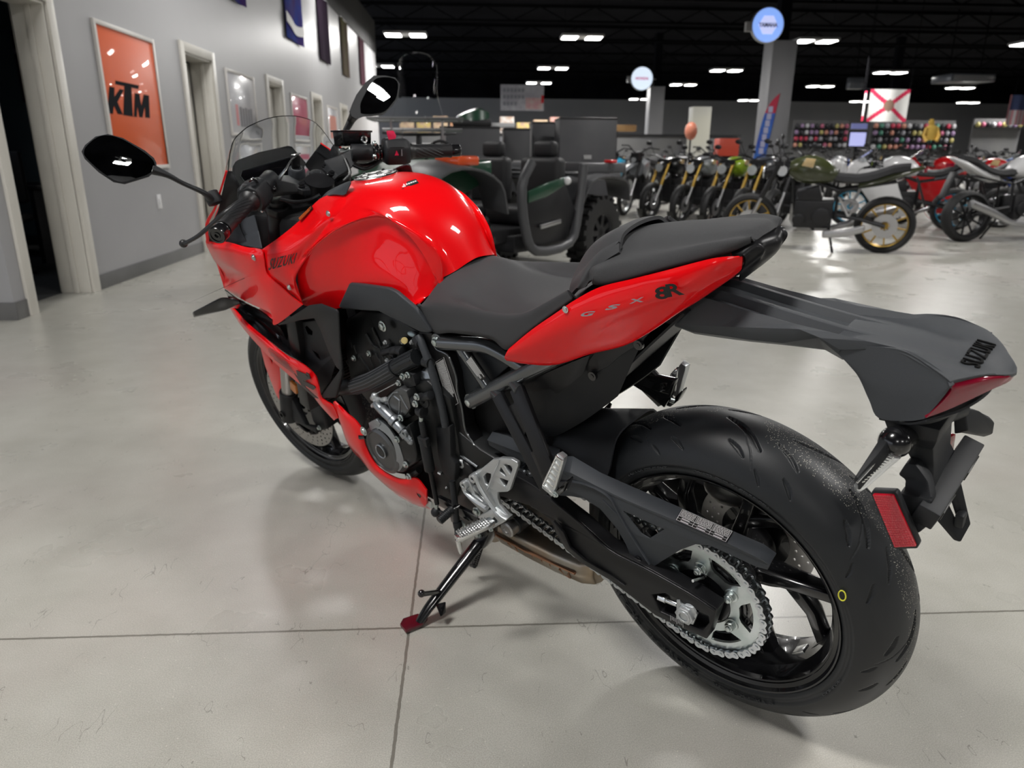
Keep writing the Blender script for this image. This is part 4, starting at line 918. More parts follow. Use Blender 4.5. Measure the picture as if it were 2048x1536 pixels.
# ---------------- frame spar
fr = [(836, 664, .126), (863, 666, .126), (866, 684, .126), (873, 697, .126), (889, 704, .126), (898, 713, .126), (911, 751, .126), (914, 781, .126), (923, 816, .126), (929, 857, .126), (942, 879, .127), (955, 902, .127), (958, 930, .127), (945, 950, .127), (921, 968, .127), (911, 937, .127), (903, 914, .127), (899, 854, .126), (890, 808, .126), (871, 725, .126), (858, 706, .126), (844, 680, .126)]
for fl in (0, 1):
    mb = MB().poly(fr, 0.034)
    if fl: mb.flip()
    fs = mb.build('frame_spar', M['satin'], bike, bev=0.003, seg=3)
    if not fl:
        mb = MB().tube([(867, 686, .127), (874, 699, .127), (890, 706, .127), (899, 716, .127), (912, 752, .127), (915, 783, .127), (924, 818, .127), (930, 858, .127), (943, 881, .127), (956, 903, .127)], 0.0025, n=8, smooth=3); mb.build('spar_edge', M['tube'], fs)
        qf = quadfn((900, 817, .1272), (872, 724, .1272), (888, 714, .1272), (917, 806, .1272)); mb = MB(); mb.add([qf(0, 0), qf(1, 0), qf(1, 1), qf(0, 1)], [(0, 1, 2, 3)]); lb = mb.build('warning_label', M['blackp'], fs); microprint(lb, lambda u, v: qf(1-u, v), 11, 21, Yp*.0009, v0=0.08, v1=0.92)
        mb = MB(); e = Yp*.0009; mb.tube([qf(0, 0)+e, qf(1, 0)+e, qf(1, 1)+e, qf(0, 1)+e], 0.0005, n=4, closed=True); mb.build('label_border', M['white'], lb)
        mb = MB(); mb.tube([(908, 904, .129), (922, 911, .129), (938, 922, .129), (955, 934, .129)], 0.0035, n=8, smooth=2); mb.build('spar_rib', M['tube'], fs)
        c = U(922, 927, .129); mb = MB(); mb.cyl(c-Yp*.01, c+Yp*.0008, 0.021, n=32); mb.build('pivot_recess', M['deep'], fs); mb = MB(); mb.lathe([(0.0055, 0.0), (0.0055, 0.006), (0.0105, 0.006), (0.0125, 0.003), (0.0125, 0.0)], U(924, 926, .130), Yp, n=28, closed=True); mb.build('pivot_bolt', M['silver'], fs)
# ---------------- engine mass (both sides) and details on the left
mb = MB().poly([(735, 860, .150), (760, 800, .150), (800, 770, .150), (850, 760, .150), (900, 800, .140), (915, 880, .135), (925, 960, .135), (900, 1010, .135), (860, 1000, .145), (830, 955, .150), (775, 945, .150), (735, 905, .150)], 0.28); crank = mb.build('crankcase', M['engine'], bike, bev=0.008)
mb = MB().poly([(690, 640, .115), (720, 622, .115), (770, 626, .115), (845, 668, .115), (858, 720, .115), (890, 800, .120), (850, 860, .125), (780, 860, .125), (700, 760, .125), (690, 700, .120)], 0.23); cyl_ = mb.build('cylinder_block', M['engine'], bike, bev=0.006)
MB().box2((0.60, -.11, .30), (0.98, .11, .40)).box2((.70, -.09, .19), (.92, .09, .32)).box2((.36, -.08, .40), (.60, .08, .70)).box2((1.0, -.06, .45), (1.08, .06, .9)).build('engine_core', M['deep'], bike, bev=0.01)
# airbox / inner dark fill under the tank
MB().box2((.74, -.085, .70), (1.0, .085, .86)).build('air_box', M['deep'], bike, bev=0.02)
# cast ribs, studs on the cylinder
mb = MB()
for a, b in (((702, 716, .118), (724, 752, .118)), ((722, 712, .118), (736, 738, .118)), ((740, 712, .118), (752, 742, .118)), ((752, 706, .118), (770, 740, .118)), ((745, 655, .118), (765, 700, .118)), ((732, 668, .118), (745, 690, .118)), ((745, 690, .118), (758, 696, .118)), ((758, 696, .118), (768, 716, .118)), ((730, 770, .120), (745, 800, .120)), ((745, 765, .120), (760, 795, .120)), ((708, 690, .118), (714, 706, .118))): mb.tube([a, b], 0.0035, n=8)
mb.build('cylinder_ribs', M['engine'], cyl_)
mb = MB()
for a, b, r in (((700, 718, .110), (722, 758, .112), .012), ((728, 712, .110), (750, 748, .112), .012), ((768, 690, .108), (784, 730, .11), .012), ((706, 665, .10), (716, 690, .1), .02)): mb.cyl(a, b, r, n=14)
mb.build('cylinder_bosses', M['engine'], cyl_)
for p, r in (((709, 716, .123), .006), ((739, 707, .123), .006), ((766, 652, .132), .0095), ((776, 720, .124), .0045), ((825, 684, .128), .004), ((807, 682, .125), .006), ((772, 684, .122), .004)): bolt(bike, p, r, 0.007, M['zinc'] if r > .0045 else M['silver'], name='engine_bolt')
mb = MB().cyl((805, 682, .12), (809, 681, .13), .0075, n=16); mb.build('sight_plug', M['brass'], bike)
# sensor cluster
mb = MB()
for a, b, r in (((766, 706, .125), (786, 700, .128), .008), ((784, 702, .128), (796, 700, .130), .010), ((796, 701, .130), (806, 703, .132), .011), ((768, 696, .122), (780, 690, .122), .004), ((770, 700, .12), (790, 712, .13), .006)): mb.cyl(a, b, r, n=18)
mb.build('throttle_sensor', M['plast'], bike, bev=0.001)
# corrugated hose sleeve
hp = [(690, 772, .150), (712, 772, .156), (740, 763, .158), (762, 752, .156), (780, 742, .154), (792, 735, .150)]
mb = MB().tube(hp[1:], 0.0205, n=20, smooth=4); hs = mb.build('sleeved_hose', M['rubber'], bike)
mb = MB()
for k in range(16):
    a = 2*PI*k/16; mb.tube([V3(p)+Vector((0.0150*math.cos(a), 0.0*math.sin(a), 0.0)) *0 + Vector((math.sin(a)*0.006, math.cos(a)*0.0205, math.sin(a)*0.0195)) for p in hp[1:]], 0.0016, n=5, smooth=4)
mb.build('hose_ribs', mat('dark_grey_braid', (0.05, 0.052, 0.057), 0.45), hs)
mb = MB().tube([(792, 735, .150), (812, 724, .146), (834, 714, .140)], 0.018, n=18, smooth=3)
for k in range(12):
    a = 2*PI*k/12; mb.tube([V3(p)+Vector((math.sin(a)*0.006, math.cos(a)*0.018, math.sin(a)*0.017)) for p in ((797, 733, .149), (812, 724, .146), (833, 714, .140))], 0.0018, n=5, smooth=2)
mb.build('lower_radiator_hose', M['rubber'], bike)
MB().cyl((684, 776, .148), (716, 772, .155), 0.020, n=20).build('hose_neck', M['rubber'], bike)
# stator cover
e0 = U(761, 903, .190)
mb = MB(); mb.lathe([(0.0, -0.004), (0.050, -0.004), (0.0525, -0.0005), (0.0545, 0.0), (0.057, -0.002), (0.064, -0.005)], e0, Yp, n=72); mb.build('stator_cover_disc', M['cover2'], bike)
mb = MB(); mb.lathe([(0.0185, -0.003), (0.0195, 0.0008), (0.0175, 0.002), (0.0155, 0.0008), (0.0145, -0.002), (0.0, -0.002)], e0, Yp, n=36); mb.build('inspection_plug_ring', M['cover'], bike)
mb = MB(); mb.lathe([(0.0142, -0.001), (0.0140, 0.0015), (0.0, 0.0015)], e0, Yp, n=30); mb.cyl(e0+Yp*0.0015, e0+Yp*0.0018, 0.004, n=6); mb.build('inspection_plug', M['satin'], bike)
mb = MB()
rr_ = []
out = [(731, 868), (731, 884), (735, 901), (743, 917), (755, 932), (771, 941), (790, 945), (806, 946), (812, 938), (830, 926), (833, 910), (829, 890), (822, 868), (815, 850), (800, 862), (798, 870), (790, 880), (783, 868), (778, 852), (768, 842), (757, 838), (745, 841), (737, 850)]
mb.poly([(x, y, .182) for x, y in out], 0.045); cv = mb.build('stator_cover', M['engine'], bike, bev=0.005, seg=3)
# bright upper arc of the cover
A0 = []; A1 = []
for px, py, w_, qx, qy, q_ in ((737, 846, .183, 741, 862, .188), (748, 840, .184, 752, 856, .189), (760, 842, .184, 764, 862, .189), (774, 852, .184, 776, 872, .189), (786, 868, .184, 785, 885, .189), (797, 888, .184, 791, 902, .189), (804, 908, .183, 793, 919, .188), (808, 926, .182, 790, 934, .187), (806, 944, .180, 783, 941, .186)): A0.append((px, py, w_)); A1.append((qx, qy, q_))
MB().sheet([A0, A1], 0.006, nu=4, nv=3).build('cover_arc', M['cover'], cv)
for p in ((796, 878, .186), (813, 928, .184), (819, 952, .176), (803, 835, .176)): 
    bolt(cv, p, .0062, .008, M['zinc'], name='cover_bolt')
mb = MB()
for a, b in (((815, 928, .17), (838, 915, .165)), ((822, 952, .165), (838, 940, .16)), ((805, 833, .165), (824, 825, .16)), ((800, 880, .16), (812, 872, .16))): mb.cyl(a, b, 0.0085, n=14)
mb.build('cover_bosses', M['engine'], cv)
# water pump / timing cover with ridges
wp = [(776, 792), (790, 779), (800, 775), (812, 782), (818, 800), (821, 816), (812, 830), (800, 840), (795, 852), (785, 846), (774, 836), (758, 820), (752, 808), (760, 800), (770, 798)]
mb = MB().poly([(x, y, .172) for x, y in wp], 0.045); pc = mb.build('pump_cover', M['cover2'], bike, bev=0.003)
mb = MB()
for P_ in ([(778, 796), (776, 804), (786, 834), (793, 840)], [(778, 796), (786, 786), (796, 784)], [(799, 801), (799, 822), (796, 834)], [(788, 792), (799, 801)], [(800, 790), (806, 802), (816, 818)]): mb.tube([(x, y, .1728) for x, y in P_], 0.0016, n=6)
mb.build('cover_ridges', M['cover'], pc)
mb = MB()
for a, b, r in (((752, 807, .178), (764, 820, .182), .0105), ((764, 818, .182), (785, 838, .184), .0125), ((785, 838, .184), (792, 845, .184), .0140), ((792, 847, .184), (806, 862, .184), .0115), ((806, 862, .184), (814, 872, .182), .0125), ((814, 872, .182), (823, 880, .180), .0105)): mb.cyl(a, b, r, n=20)
mb.sph((822, 881, .180), .0104, 14); mb.build('oil_pipe_housing', M['cover'], bike, bev=0.0008)
mb = MB(); mb.lathe([(.004, .002), (.0045, .006), (.009, .006), (.010, .0)], U(811, 866, .192), Yp, n=20); mb.build('housing_eye', M['cover'], bike)
mb = MB().poly([(744, 842, .188), (752, 838, .188), (760, 848, .188), (756, 861, .188)], 0.006); mb.build('cover_tab', M['cover'], bike, bev=0.001)
mb = MB(); 
for a, b, r in (((748, 790, .17), (754, 806, .176), .0075), ((745, 796, .17), (758, 800, .176), .007), ((745, 812, .176), (750, 808, .176), .0055), ((764, 800, .17), (772, 798, .175), .006)): mb.cyl(a, b, r, n=14)
mb.sph((750, 792, .172), .0095, 12); mb.build('pump_bracket', M['silver'], bike, bev=0.001)
mb = MB()
mb.tube([(747, 790, .172), (770, 778, .170), (800, 762, .165)], 0.0012, n=6, smooth=3); mb.build('link_wire', M['alu'], bike)
# connector block with two silver bolts
mb = MB().poly([(800, 752, .160), (816, 746, .160), (825, 750, .160), (832, 772, .160), (818, 776, .160), (806, 768, .160)], 0.03); cb = mb.build('connector_block', M['plast'], bike, bev=0.002)
for p in ((807, 752, .163), (817, 749, .163), (799, 765, .16)): bolt(cb, p, .0055, .008, M['zinc'], name='block_bolt')
# silver round housing behind
mb = MB(); mb.lathe([(.0, .01), (.018, .012), (.030, .006), (.034, -.01), (.034, -.03)], U(858, 765, .130), Yp, n=36); mb.build('starter_gear_cover', M['cover'], bike)
# ball joint linkage / sensor
mb = MB()
for a, b, r in (((830, 806, .17), (838, 796, .17), .010), ((845, 796, .165), (862, 790, .165), .0095), ((838, 820, .17), (848, 824, .17), .013), ((843, 826, .17), (844, 834, .17), .006), ((826, 800, .165), (848, 800, .165), .009)): mb.cyl(a, b, r, n=16)
mb.lathe([(.006, .0), (.006, .004), (.018, .004), (.018, 0)], U(848, 800, .166), Yp, n=20); mb.build('gear_linkage', M['plast'], bike, bev=0.001)
for p in ((835, 793, .178), (832, 807, .178)): bolt(bike, p, .0062, .007, M['zinc'], name='linkage_bolt')
# shift rod assembly
MB().cyl((843, 832, .170), (843, 842, .170), .0055, n=10).build('rod_joint', M['zinc'], bike)
MB().cyl((843, 842, .170), (850, 878, .172), .0075, n=14).cyl((848, 878, .172), (860, 940, .176), .0125, n=18).box(U(848, 882, .176), (.03, .012, .02)).build('quickshifter_sensor', M['plast'], bike, bev=0.001)
MB().cyl((860, 938, .176), (862, 948, .176), .0065, n=6).cyl((862, 946, .176), (874, 1008, .182), .0058, n=12).build('shift_rod', M['satin'], bike)
MB().cyl((872, 1004, .182), (873, 1018, .184), .0055, n=10).build('rod_joint', M['zinc'], bike)
MB().sph((872, 1024, .186), .0125, 14).build('joint_boot', M['plast'], bike)
# grey hose, cable, clutch cable box
MB().tube([(838, 672, .130), (845, 690, .136), (858, 725, .142), (872, 770, .146), (884, 815, .148), (891, 852, .148)], .0088, n=14, smooth=4).build('breather_hose', M['dkgrey'], bike)
mb = MB(); mb.cyl((834, 678, .128), (843, 688, .134), .0125, n=16); mb.cyl((850, 723, .141), (862, 727, .142), .0118, n=16); mb.build('hose_clip', M['plast'], bike)
MB().tube([(828, 664, .125), (842, 680, .130), (856, 705, .136), (862, 718, .138)], .003, n=8, smooth=3).build('cable', M['dkgrey'], bike)
MB().sph(U(824, 668, .126), .012, 14, (1.2, .5, .5)).build('cable_cap', mat('pale_blue_grey_cap', (.30, .38, .42), .4), bike)
MB().poly([(870, 855, .150), (899, 853, .150), (901, 914, .150), (911, 930, .150), (909, 964, .150), (899, 962, .150), (884, 945, .150), (875, 910, .150)], .03).build('sprocket_side_guard', M['plast'], bike, bev=0.004)
MB().tube([(904, 962, .160), (909, 1000, .170), (913, 1040, .180), (916, 1070, .19)], .0075, n=12, smooth=3).build('overflow_hose', M['plast'], bike)
MB().cyl((914, 1044, .181), (916, 1054, .183), .0105, n=14).build('hose_clip', M['plast'], bike)
mb = MB()
mb.poly([(866, 880, .13), (900, 850, .13), (960, 900, .13), (1010, 930, .13), (1000, 1000, .12), (985, 1050, .10), (930, 1060, .10), (880, 1010, .12)], .22); mb.build('gearbox_rear', M['engine'], bike, bev=0.006)
mb = MB().beam((878, 1000, .16), (960, 1042, .15), .012, .028); mb.beam((905, 1030, .14), (975, 1060, .13), .02, .03); mb.build('stand_bracket', M['blk'], bike, bev=0.003)
for p, r in (((955, 1022, .166), .0085), ((926, 1047, .165), .0075), ((877, 884, .16), .0001)): 
    if r > .001: bolt(bike, p, r, .009, M['zinc'], name='bracket_bolt')
mb = MB(); mb.sph((893, 975, .14), .004, 8); mb.cyl((878, 945, .14), (884, 948, .14), .005, n=8); mb.build('clamp_screw', M['alu'], bike)
# ---------------- rider foot rest assembly (silver)
rs_ = empty('rider_footrest_hanger'); rs_.parent = bike
pl = [(995, 918, .176), (1001, 916, .176), (1022, 918, .178), (1034, 925, .178), (1036, 931, .178), (1019, 981, .178), (1014, 984, .178), (995, 985, .176), (994, 996, .176), (998, 1010, .176), (1017, 1033, .178), (1012, 1042, .180), (985, 1058, .184), (980, 1055, .184), (994, 1041, .182), (976, 1008, .178), (956, 980, .176), (947, 958, .176), (950, 943, .176), (962, 938, .176), (985, 919, .176)]
mb = MB().poly(pl, .009, [[(1007, 930, .176), (1011, 929, .176), (1021, 932, .177), (1024, 937, .177), (1022, 947, .177), (1019, 949, .177)], [(1001, 934, .176), (998, 943, .176), (1010, 953, .177), (1012, 951, .177)], [(1000, 956, .176), (999, 959, .176), (1008, 972, .177), (1012, 973, .177), (1016, 962, .177)], [(966, 953, .176), (973, 946, .176), (981, 948, .176), (981, 955, .176), (975, 972, .176), (970, 968, .176)]])
mb.build('hanger_plate', M['silver'], rs_, bev=0.0018, seg=3)
mb = MB(); mb.tube([(950, 950, .182), (958, 972, .184), (975, 1000, .184), (990, 1022, .186), (1004, 1038, .186)], .0045, n=8, smooth=3)
mb.tube([(925, 966, .180), (931, 984, .182), (948, 1000, .184), (972, 1016, .186)], .0050, n=8, smooth=3); mb.tube([(998, 920, .179), (985, 950, .180), (974, 980, .180)], .0012, n=6); mb.build('hanger_ribs', M['silver'], rs_)
mb = MB().poly([(921, 966, .178), (925, 961, .178), (934, 958, .178), (940, 966, .178), (946, 980, .178), (966, 996, .178), (980, 1012, .18), (972, 1030, .18), (955, 1016, .178), (935, 997, .178), (924, 982, .178)], .009, [[(945, 972, .178), (949, 978, .178), (968, 1003, .178), (965, 1004, .178), (950, 990, .178)]]); mb.build('lower_hanger_arm', M['silver'], rs_, bev=0.002)
for p in ((946, 957, .184), (928, 970, .184)):
    c = V3(p); mb = MB(); mb.lathe([(.0045, .001), (.005, .0035), (.0098, .0035), (.0105, 0), (.0105, -.012)], c, Yp, n=26); mb.build('hanger_bolt', M['silver'], rs_)
mb = MB().poly([(955, 1034, .19), (985, 1018, .188), (1002, 1034, .19), (1012, 1040, .19), (984, 1057, .19), (976, 1050, .19), (965, 1044, .19)], .022, [[(981, 1040, .19), (988, 1034, .19), (997, 1044, .19), (989, 1049, .19)]]); mb.build('peg_clevis', M['silver'], rs_, bev=0.0015)
# the peg
pa, pb = U(986, 1042, .200), U(912, 1077, .285)
d_ = (pb-pa).normalized(); sd_ = d_.cross(Vector((0, 0, 1))).normalized(); u_ = sd_.cross(d_)
mb = MB(); mb.loft([[p+sd_*x*wd+u_*z for x, z in ((-.5, .006), (.5, .006), (.5, -.002), (.15, -.012), (-.15, -.012), (-.5, -.002))] for p, wd in ((pa, .020), (pa+d_*.02, .030), (pb-d_*.01, .026), (pb, .018))]); peg = mb.build('foot_peg', M['alu'], rs_, bev=0.0015)
mb = MB(); L_ = (pb-pa).length
for i in range(13):
    for j in range(4):
        c = pa+d_*(L_*(0.14+0.82*i/13))+sd_*(-.011+.0075*j+(i % 2)*.002)+u_*.006; mb.cyl(c, c+u_*.0035, .0026, .0012, n=6)
mb.build('peg_studs', M['alu'], peg)
mb = MB().cyl(pb-d_*.004-u_*.004, pb-d_*.004-u_*.030+Vector((0, 0, -.004)), .0062, .005, n=14); mb.cyl(pb-d_*.004-u_*.028, pb-d_*.004-u_*.040, .0035, n=6); mb.build('peg_feeler', M['alu'], peg)
bolt(rs_, (983, 1058, .196), .004, .006, M['zinc'], name='pivot_screw')
# shift lever rubber
mb = MB(); a, b = U(878, 1042, .235), U(905, 1018, .195); mb.cyl(a, b, .0088, n=20)
for k in range(9): p = a.lerp(b, .06+.105*k); mb.lathe([(.0088, -.0012), (.0105, -.0012), (.0105, .0012), (.0088, .0012)], p, (b-a), n=20)
shp = mb.build('shift_pedal_rubber', M['rubber'], bike)
MB().tube([(905, 1018, .195), (915, 1012, .185), (890, 1028, .180), (874, 1022, .184)], .005, n=8).build('shift_pedal', M['blk'], bike)
# ---------------- side stand
ss = empty('side_stand'); ss.parent = bike
gp = lambda px, py, z: G2B(PZ(px, py, z))
foot = gp(836, 1243, .012); top_ = U(968, 1072, .105); mid = foot.lerp(top_, .20)
mb = MB(); mb.tube([top_, top_.lerp(foot, .35), top_.lerp(foot, .68), top_.lerp(foot, .86), gp(838, 1246, .008)], [.017, .0165, .0145, .013, .011], n=14, smooth=3, flat=0.75); mb.build('stand_leg', M['blk'], ss)
ft = [gp(800, 1253, .004), gp(806, 1242, .004), gp(836, 1232, .004), gp(856, 1240, .004), gp(846, 1253, .004), gp(812, 1267, .004)]
upb = BRI @ Vector((0, 0, 1)); mb = MB().poly(ft, .008, d=upb); mb.build('stand_foot', M['kred'], ss, bev=0.002)
q1 = top_.lerp(foot, .66); MB().cyl(q1, G2B(PZ(846, 1188, .095)), .0058, n=12).sph(G2B(PZ(843, 1187, .096)), .009, 12).build('stand_tang', M['blk'], ss)
MB().poly([gp(871, 1210, .05), gp(888, 1206, .05), gp(888, 1228, .03), gp(881, 1234, .03)], .006, d=(0, -1, 0)).build('stand_stop', M['blk'], ss, bev=0.001)
mb = MB().poly([(946, 1066, .13), (960, 1060, .13), (978, 1062, .13), (976, 1078, .13), (965, 1100, .13), (950, 1098, .13)], .035); mb.build('stand_clevis', M['blk'], ss, bev=0.004)
bolt(ss, (957, 1068, .132), .008, .008, M['zinc'], name='stand_pivot_bolt')
c0, c1 = U(962, 1090, .10), U(948, 1132, .118); hx = []
dd = (c1-c0); uu, vv, _ = frame(dd)
for k in range(120): t = k/119; a = t*2*PI*11; hx.append(c0+dd*t+(uu*math.cos(a)+vv*math.sin(a))*.0072)
mb = MB().tube(hx, .0015, n=5); mb.build('stand_spring', M['satin'], ss)
MB().cyl((942, 1130, .12), (949, 1132, .125), .005, n=10).sph((949, 1132, .125), .006, 10).build('spring_hook', M['satin'], ss)
# ---------------- exhaust
mb = MB().tube([B(1.0, 0, .20), B(.80, 0, .135), B(.66, 0, .115)], [.032, .036, .05], n=20, smooth=4)
ex = mb.build('exhaust_pipe', M['exh'], bike)
mb = MB().loft([[B(x, y*wy, z0+zz) for y, zz in ((-1, .0), (-.9, .028), (-.5, .042), (.5, .042), (.9, .028), (1, 0), (.85, -.030), (.4, -.040), (-.4, -.040), (-.85, -.030))] for x, wy, z0 in ((.64, .055, .150), (.60, .068, .150), (.50, .072, .150), (.42, .072, .150), (.345, .066, .150), (.315, .050, .152))])
mf = mb.build('muffler_box', M['exh'], bike, bev=0.006, seg=3, ang=40)
mb = MB()
for k in range(4): x = .56-.055*k; mb.tube([B(x, .071, .150), B(x-.004, .060, .128), B(x-.022, .062, .128), B(x-.026, .071, .150)], .002, n=6)
mb.tube([B(.62, .070, .158), B(.50, .0745, .158), B(.35, .068, .158)], .0035, n=8); mb.build('muffler_seam', mat('heat_tinted_copper_seam', (.42, .22, .13), .35, metal=1.0), mf)
c = U(1016, 1058, .10); mb = MB(); mb.lathe([(.0, -.02), (.020, -.02), (.020, .004), (.0165, .007), (.0085, .007), (.008, .004), (.0, .004)], c, Yp, n=28); mb.build('muffler_mount', M['disc'], bike)
MB().cyl(c-Yp*.055, c-Yp*.018, .024, n=26).build('mount_rubber', M['rubber'], bike)
mb = MB().beam(c-Yp*.03, U(1010, 1010, .09), .02, .03); mb.build('mount_bracket', M['blk'], bike, bev=.003)
# ---------------- swing arm cover, hugger, linkage area
sq = [[(976, 876, .122), (1000, 885, .122), (1050, 905, .122), (1110, 930, .122)], [(985, 865, .112), (1005, 866, .110), (1060, 890, .108), (1118, 915, .108)]]
mb = MB().sheet([[(976, 880, .126), (1010, 893, .126), (1064, 914, .126), (1110, 934, .126)], [(985, 866, .118), (1015, 874, .118), (1068, 897, .118), (1115, 915, .118)], [(992, 863, .085), (1020, 865, .08), (1072, 884, .08), (1120, 900, .08)]], .003, lin=True); mb.poly([(976, 880, .126), (1010, 893, .126), (1064, 914, .126), (1066, 930, .126), (1023, 917, .126), (978, 890, .126)], .003)
mb.build('chain_slider_cover', M['dkgrey'], bike, bev=.0015)
MB().sheet([[B(.42, 0, .50), B(.36, 0, .53), B(.28, 0, .55), B(.20, 0, .57)], [B(.42, .05, .49), B(.36, .055, .52), B(.28, .06, .54), B(.20, .062, .56)], [B(.42, .085, .45), B(.36, .09, .47), B(.28, .095, .485), B(.20, .095, .50)], [B(.42, .10, .43), B(.36, .105, .44), B(.28, .11, .45), B(.22, .11, .46)]], .004, sym=True).build('rear_hugger', M['plast'], bike)
MB().poly([(1230, 860, .02), (1268, 850, .0), (1280, 866, -.02), (1278, 880, -.02), (1250, 893, .02), (1215, 888, .04), (1213, 870, .04)], .02).build('hugger_lug', M['plast'], bike, bev=.003)
# shock, sub-tank
mb = MB(); sa, sb = B(.47, 0, .38), B(.40, 0, .66); mb.cyl(sa, sb, .022, n=16); mb.build('rear_shock', M['satin'], bike)
mb = MB(); hx = []
for k in range(160): t = k/159; a = t*2*PI*7; hx.append(sa.lerp(sb, .1+.8*t)+Vector((.036*math.cos(a), .036*math.sin(a), 0)))
mb.tube(hx, .006, n=8); mb.build('shock_spring', M['blk'], bike)
# inner rear mudguard under the tail
ut = [
 [(1020, 735, .112), (1060, 728, .112), (1110, 728, .110), (1180, 708, .104), (1250, 690, .095), (1300, 662, .088)],
 [(1030, 775, .110), (1062, 785, .108), (1110, 790, .104), (1170, 735, .098), (1230, 720, .09), (1282, 690, .082)],
 [(1045, 840, .085), (1070, 862, .085), (1108, 845, .085), (1180, 800, .085), (1220, 770, .080), (1262, 732, .076)],
 [(1060, 868, .075), (1082, 868, .075), (1110, 872, .075), (1158, 848, .075), (1210, 812, .072), (1236, 792, .068)]]
for fl in (0, 1):
    mb = MB().sheet(ut, .004, nu=4, nv=4)
    if fl: mb.flip()
    ug = mb.build('rear_mudguard_side', M['plast'], bike)
    mb = MB().poly([(1190, 706, .106), (1300, 662, .092), (1296, 668, .092), (1278, 688, .092), (1240, 712, .094), (1215, 734, .096), (1190, 745, .098), (1178, 752, .098), (1172, 740, .100), (1176, 724, .104)], .005)
    if fl: mb.flip()
    mb.build('mudguard_flange', M['satin'], bike, bev=.0015)
    if not fl:
        for p in ((1095, 757, .112), (1185, 752, .102), (1277, 690, .094)):
            c = V3(p); mb = MB(); mb.cyl(c-Yp*.004, c+Yp*.002, .0085, n=20); mb.cyl(c+Yp*.002, c+Yp*.003, .004, n=6); mb.build('mudguard_bolt', M['blk'], bike)
        mb = MB().sheet([[(1058, 772, .116), (1085, 750, .118), (1150, 722, .114), (1180, 710, .108)], [(1068, 785, .114), (1100, 778, .116), (1118, 786, .112), (1166, 748, .104)]], .004, nu=3, nv=3); mb.build('undertail_panel', M['satin'], bike)
MB().sheet([[B(.40, 0, .50), B(.30, 0, .58), B(.20, 0, .68), B(.10, 0, .78), B(.03, 0, .85)], [B(.42, .06, .49), B(.32, .07, .57), B(.21, .072, .67), B(.11, .072, .77), B(.04, .07, .84)]], .004, sym=True).build('rear_mudguard', M['plast'], bike)
# ---------------- passenger foot rests
for fl in (0, 1):
    w0 = .135
    mb = MB()
    mb.beam((996, 790, .150), (1098, 985, .190), .012, .026, up=(1, 0, .3)); mb.beam((1034, 776, .146), (1100, 945, .188), .012, .030, up=(1, 0, .3)); 
    mb.poly([(1060, 905, .181), (1074, 900, .181), (1104, 955, .195), (1112, 990, .200), (1100, 996, .200), (1086, 965, .195)], .012); mb.poly([(1014, 815, .155), (1036, 800, .152), (1056, 850, .165), (1046, 878, .168)], .006)
    if fl: mb.flip()
    ph = mb.build('passenger_footrest_hanger', M['satin'], bike, bev=.002)
    mb = MB()
    for a, b, c_ in (((990, 786, .135), (1003, 798, .148), .011), ((1028, 766, .132), (1040, 782, .146), .012)): mb.cyl(a, b, c_, n=16)
    if fl: mb.flip()
    mb.build('hanger_weld', M['tube'], ph)
    # folded peg with bright ribbed top
    P0, P1 = U(1093, 985, .215), U(1121, 912, .205)
    dv = (P1-P0).normalized(); sv = dv.cross(Yp).normalized(); nv_ = sv.cross(dv)
    mb = MB().loft([[P0+dv*t*(P1-P0).length+sv*x*wd+nv_*z for x, z in ((-.5, 0), (.5, 0), (.4, -.014), (-.4, -.014))] for t, wd in ((0, .026), (.15, .030), (.9, .020), (1, .015))])
    if fl: mb.flip()
    pg = mb.build('passenger_peg', M['silver'], ph, bev=.002)
    mb = MB()
    for t in np.linspace(.12, .92, 7): 
        c = P0.lerp(P1, t); mb.beam(c-sv*.009*(1.1-t*.5), c+sv*.009*(1.1-t*.5), .003, .003, up=nv_)
    mb.tube([P0+dv*.01+sv*.012, P1-dv*.004+sv*.007, P1-dv*.004-sv*.007, P0+dv*.01-sv*.012], .0018, n=6, closed=True)
    if fl: mb.flip()
    mb.build('peg_ridges', M['alu'], pg)
    mb = MB().poly([(1110, 985, .205), (1132, 962, .20), (1134, 966, .20), (1126, 985, .20), (1112, 996, .20), (1100, 990, .20)], .02)
    if fl: mb.flip()
    mb.build('peg_bracket', M['blk'], ph, bev=.002)
    if not fl: bolt(ph, (1112, 988, .214), .0045, .006, M['zinc'], name='peg_screw')
# right hanger and foot rest parts seen beyond the tyre
rh = [(1265, 720, -.13), (1275, 716, -.13), (1310, 752, -.15), (1352, 760, -.16), (1342, 790, -.165), (1338, 800, -.165), (1328, 816, -.165), (1296, 790, -.15), (1250, 762, -.14), (1246, 744, -.14), (1256, 735, -.13)]
MB().poly(rh, .012, [[(1322, 768, -.155), (1334, 766, -.155), (1330, 780, -.155), (1320, 784, -.155)]]).build('right_passenger_hanger', M['blk'], bike, bev=.002)
mb = MB().poly([(1341, 780, -.175), (1332, 776, -.175), (1340, 748, -.18), (1351, 736, -.19), (1356, 741, -.19), (1352, 765, -.185), (1346, 788, -.18)], .012); pgr = mb.build('right_passenger_peg', M['alu'], bike, bev=.002)
MB().cyl((1340, 800, -.165), (1348, 802, -.17), .006, n=12).build('peg_screw', M['zinc'], bike)
MB().poly([(1198, 826, -.13), (1218, 806, -.13), (1222, 810, -.13), (1214, 832, -.13)], .004, [[(1206, 824, -.13), (1214, 814, -.13), (1212, 826, -.13)]]).build('right_heel_guard', M['satin'], bike)
mb = MB().tube([(1195, 832, -.05), (1240, 838, -.08), (1290, 850, -.11)], .004, n=8, smooth=2); mb.tube([(1200, 828, -.05), (1240, 830, -.08), (1290, 843, -.11)], .0025, n=8, smooth=2); mb.build('brake_hose', M['plast'], bike)
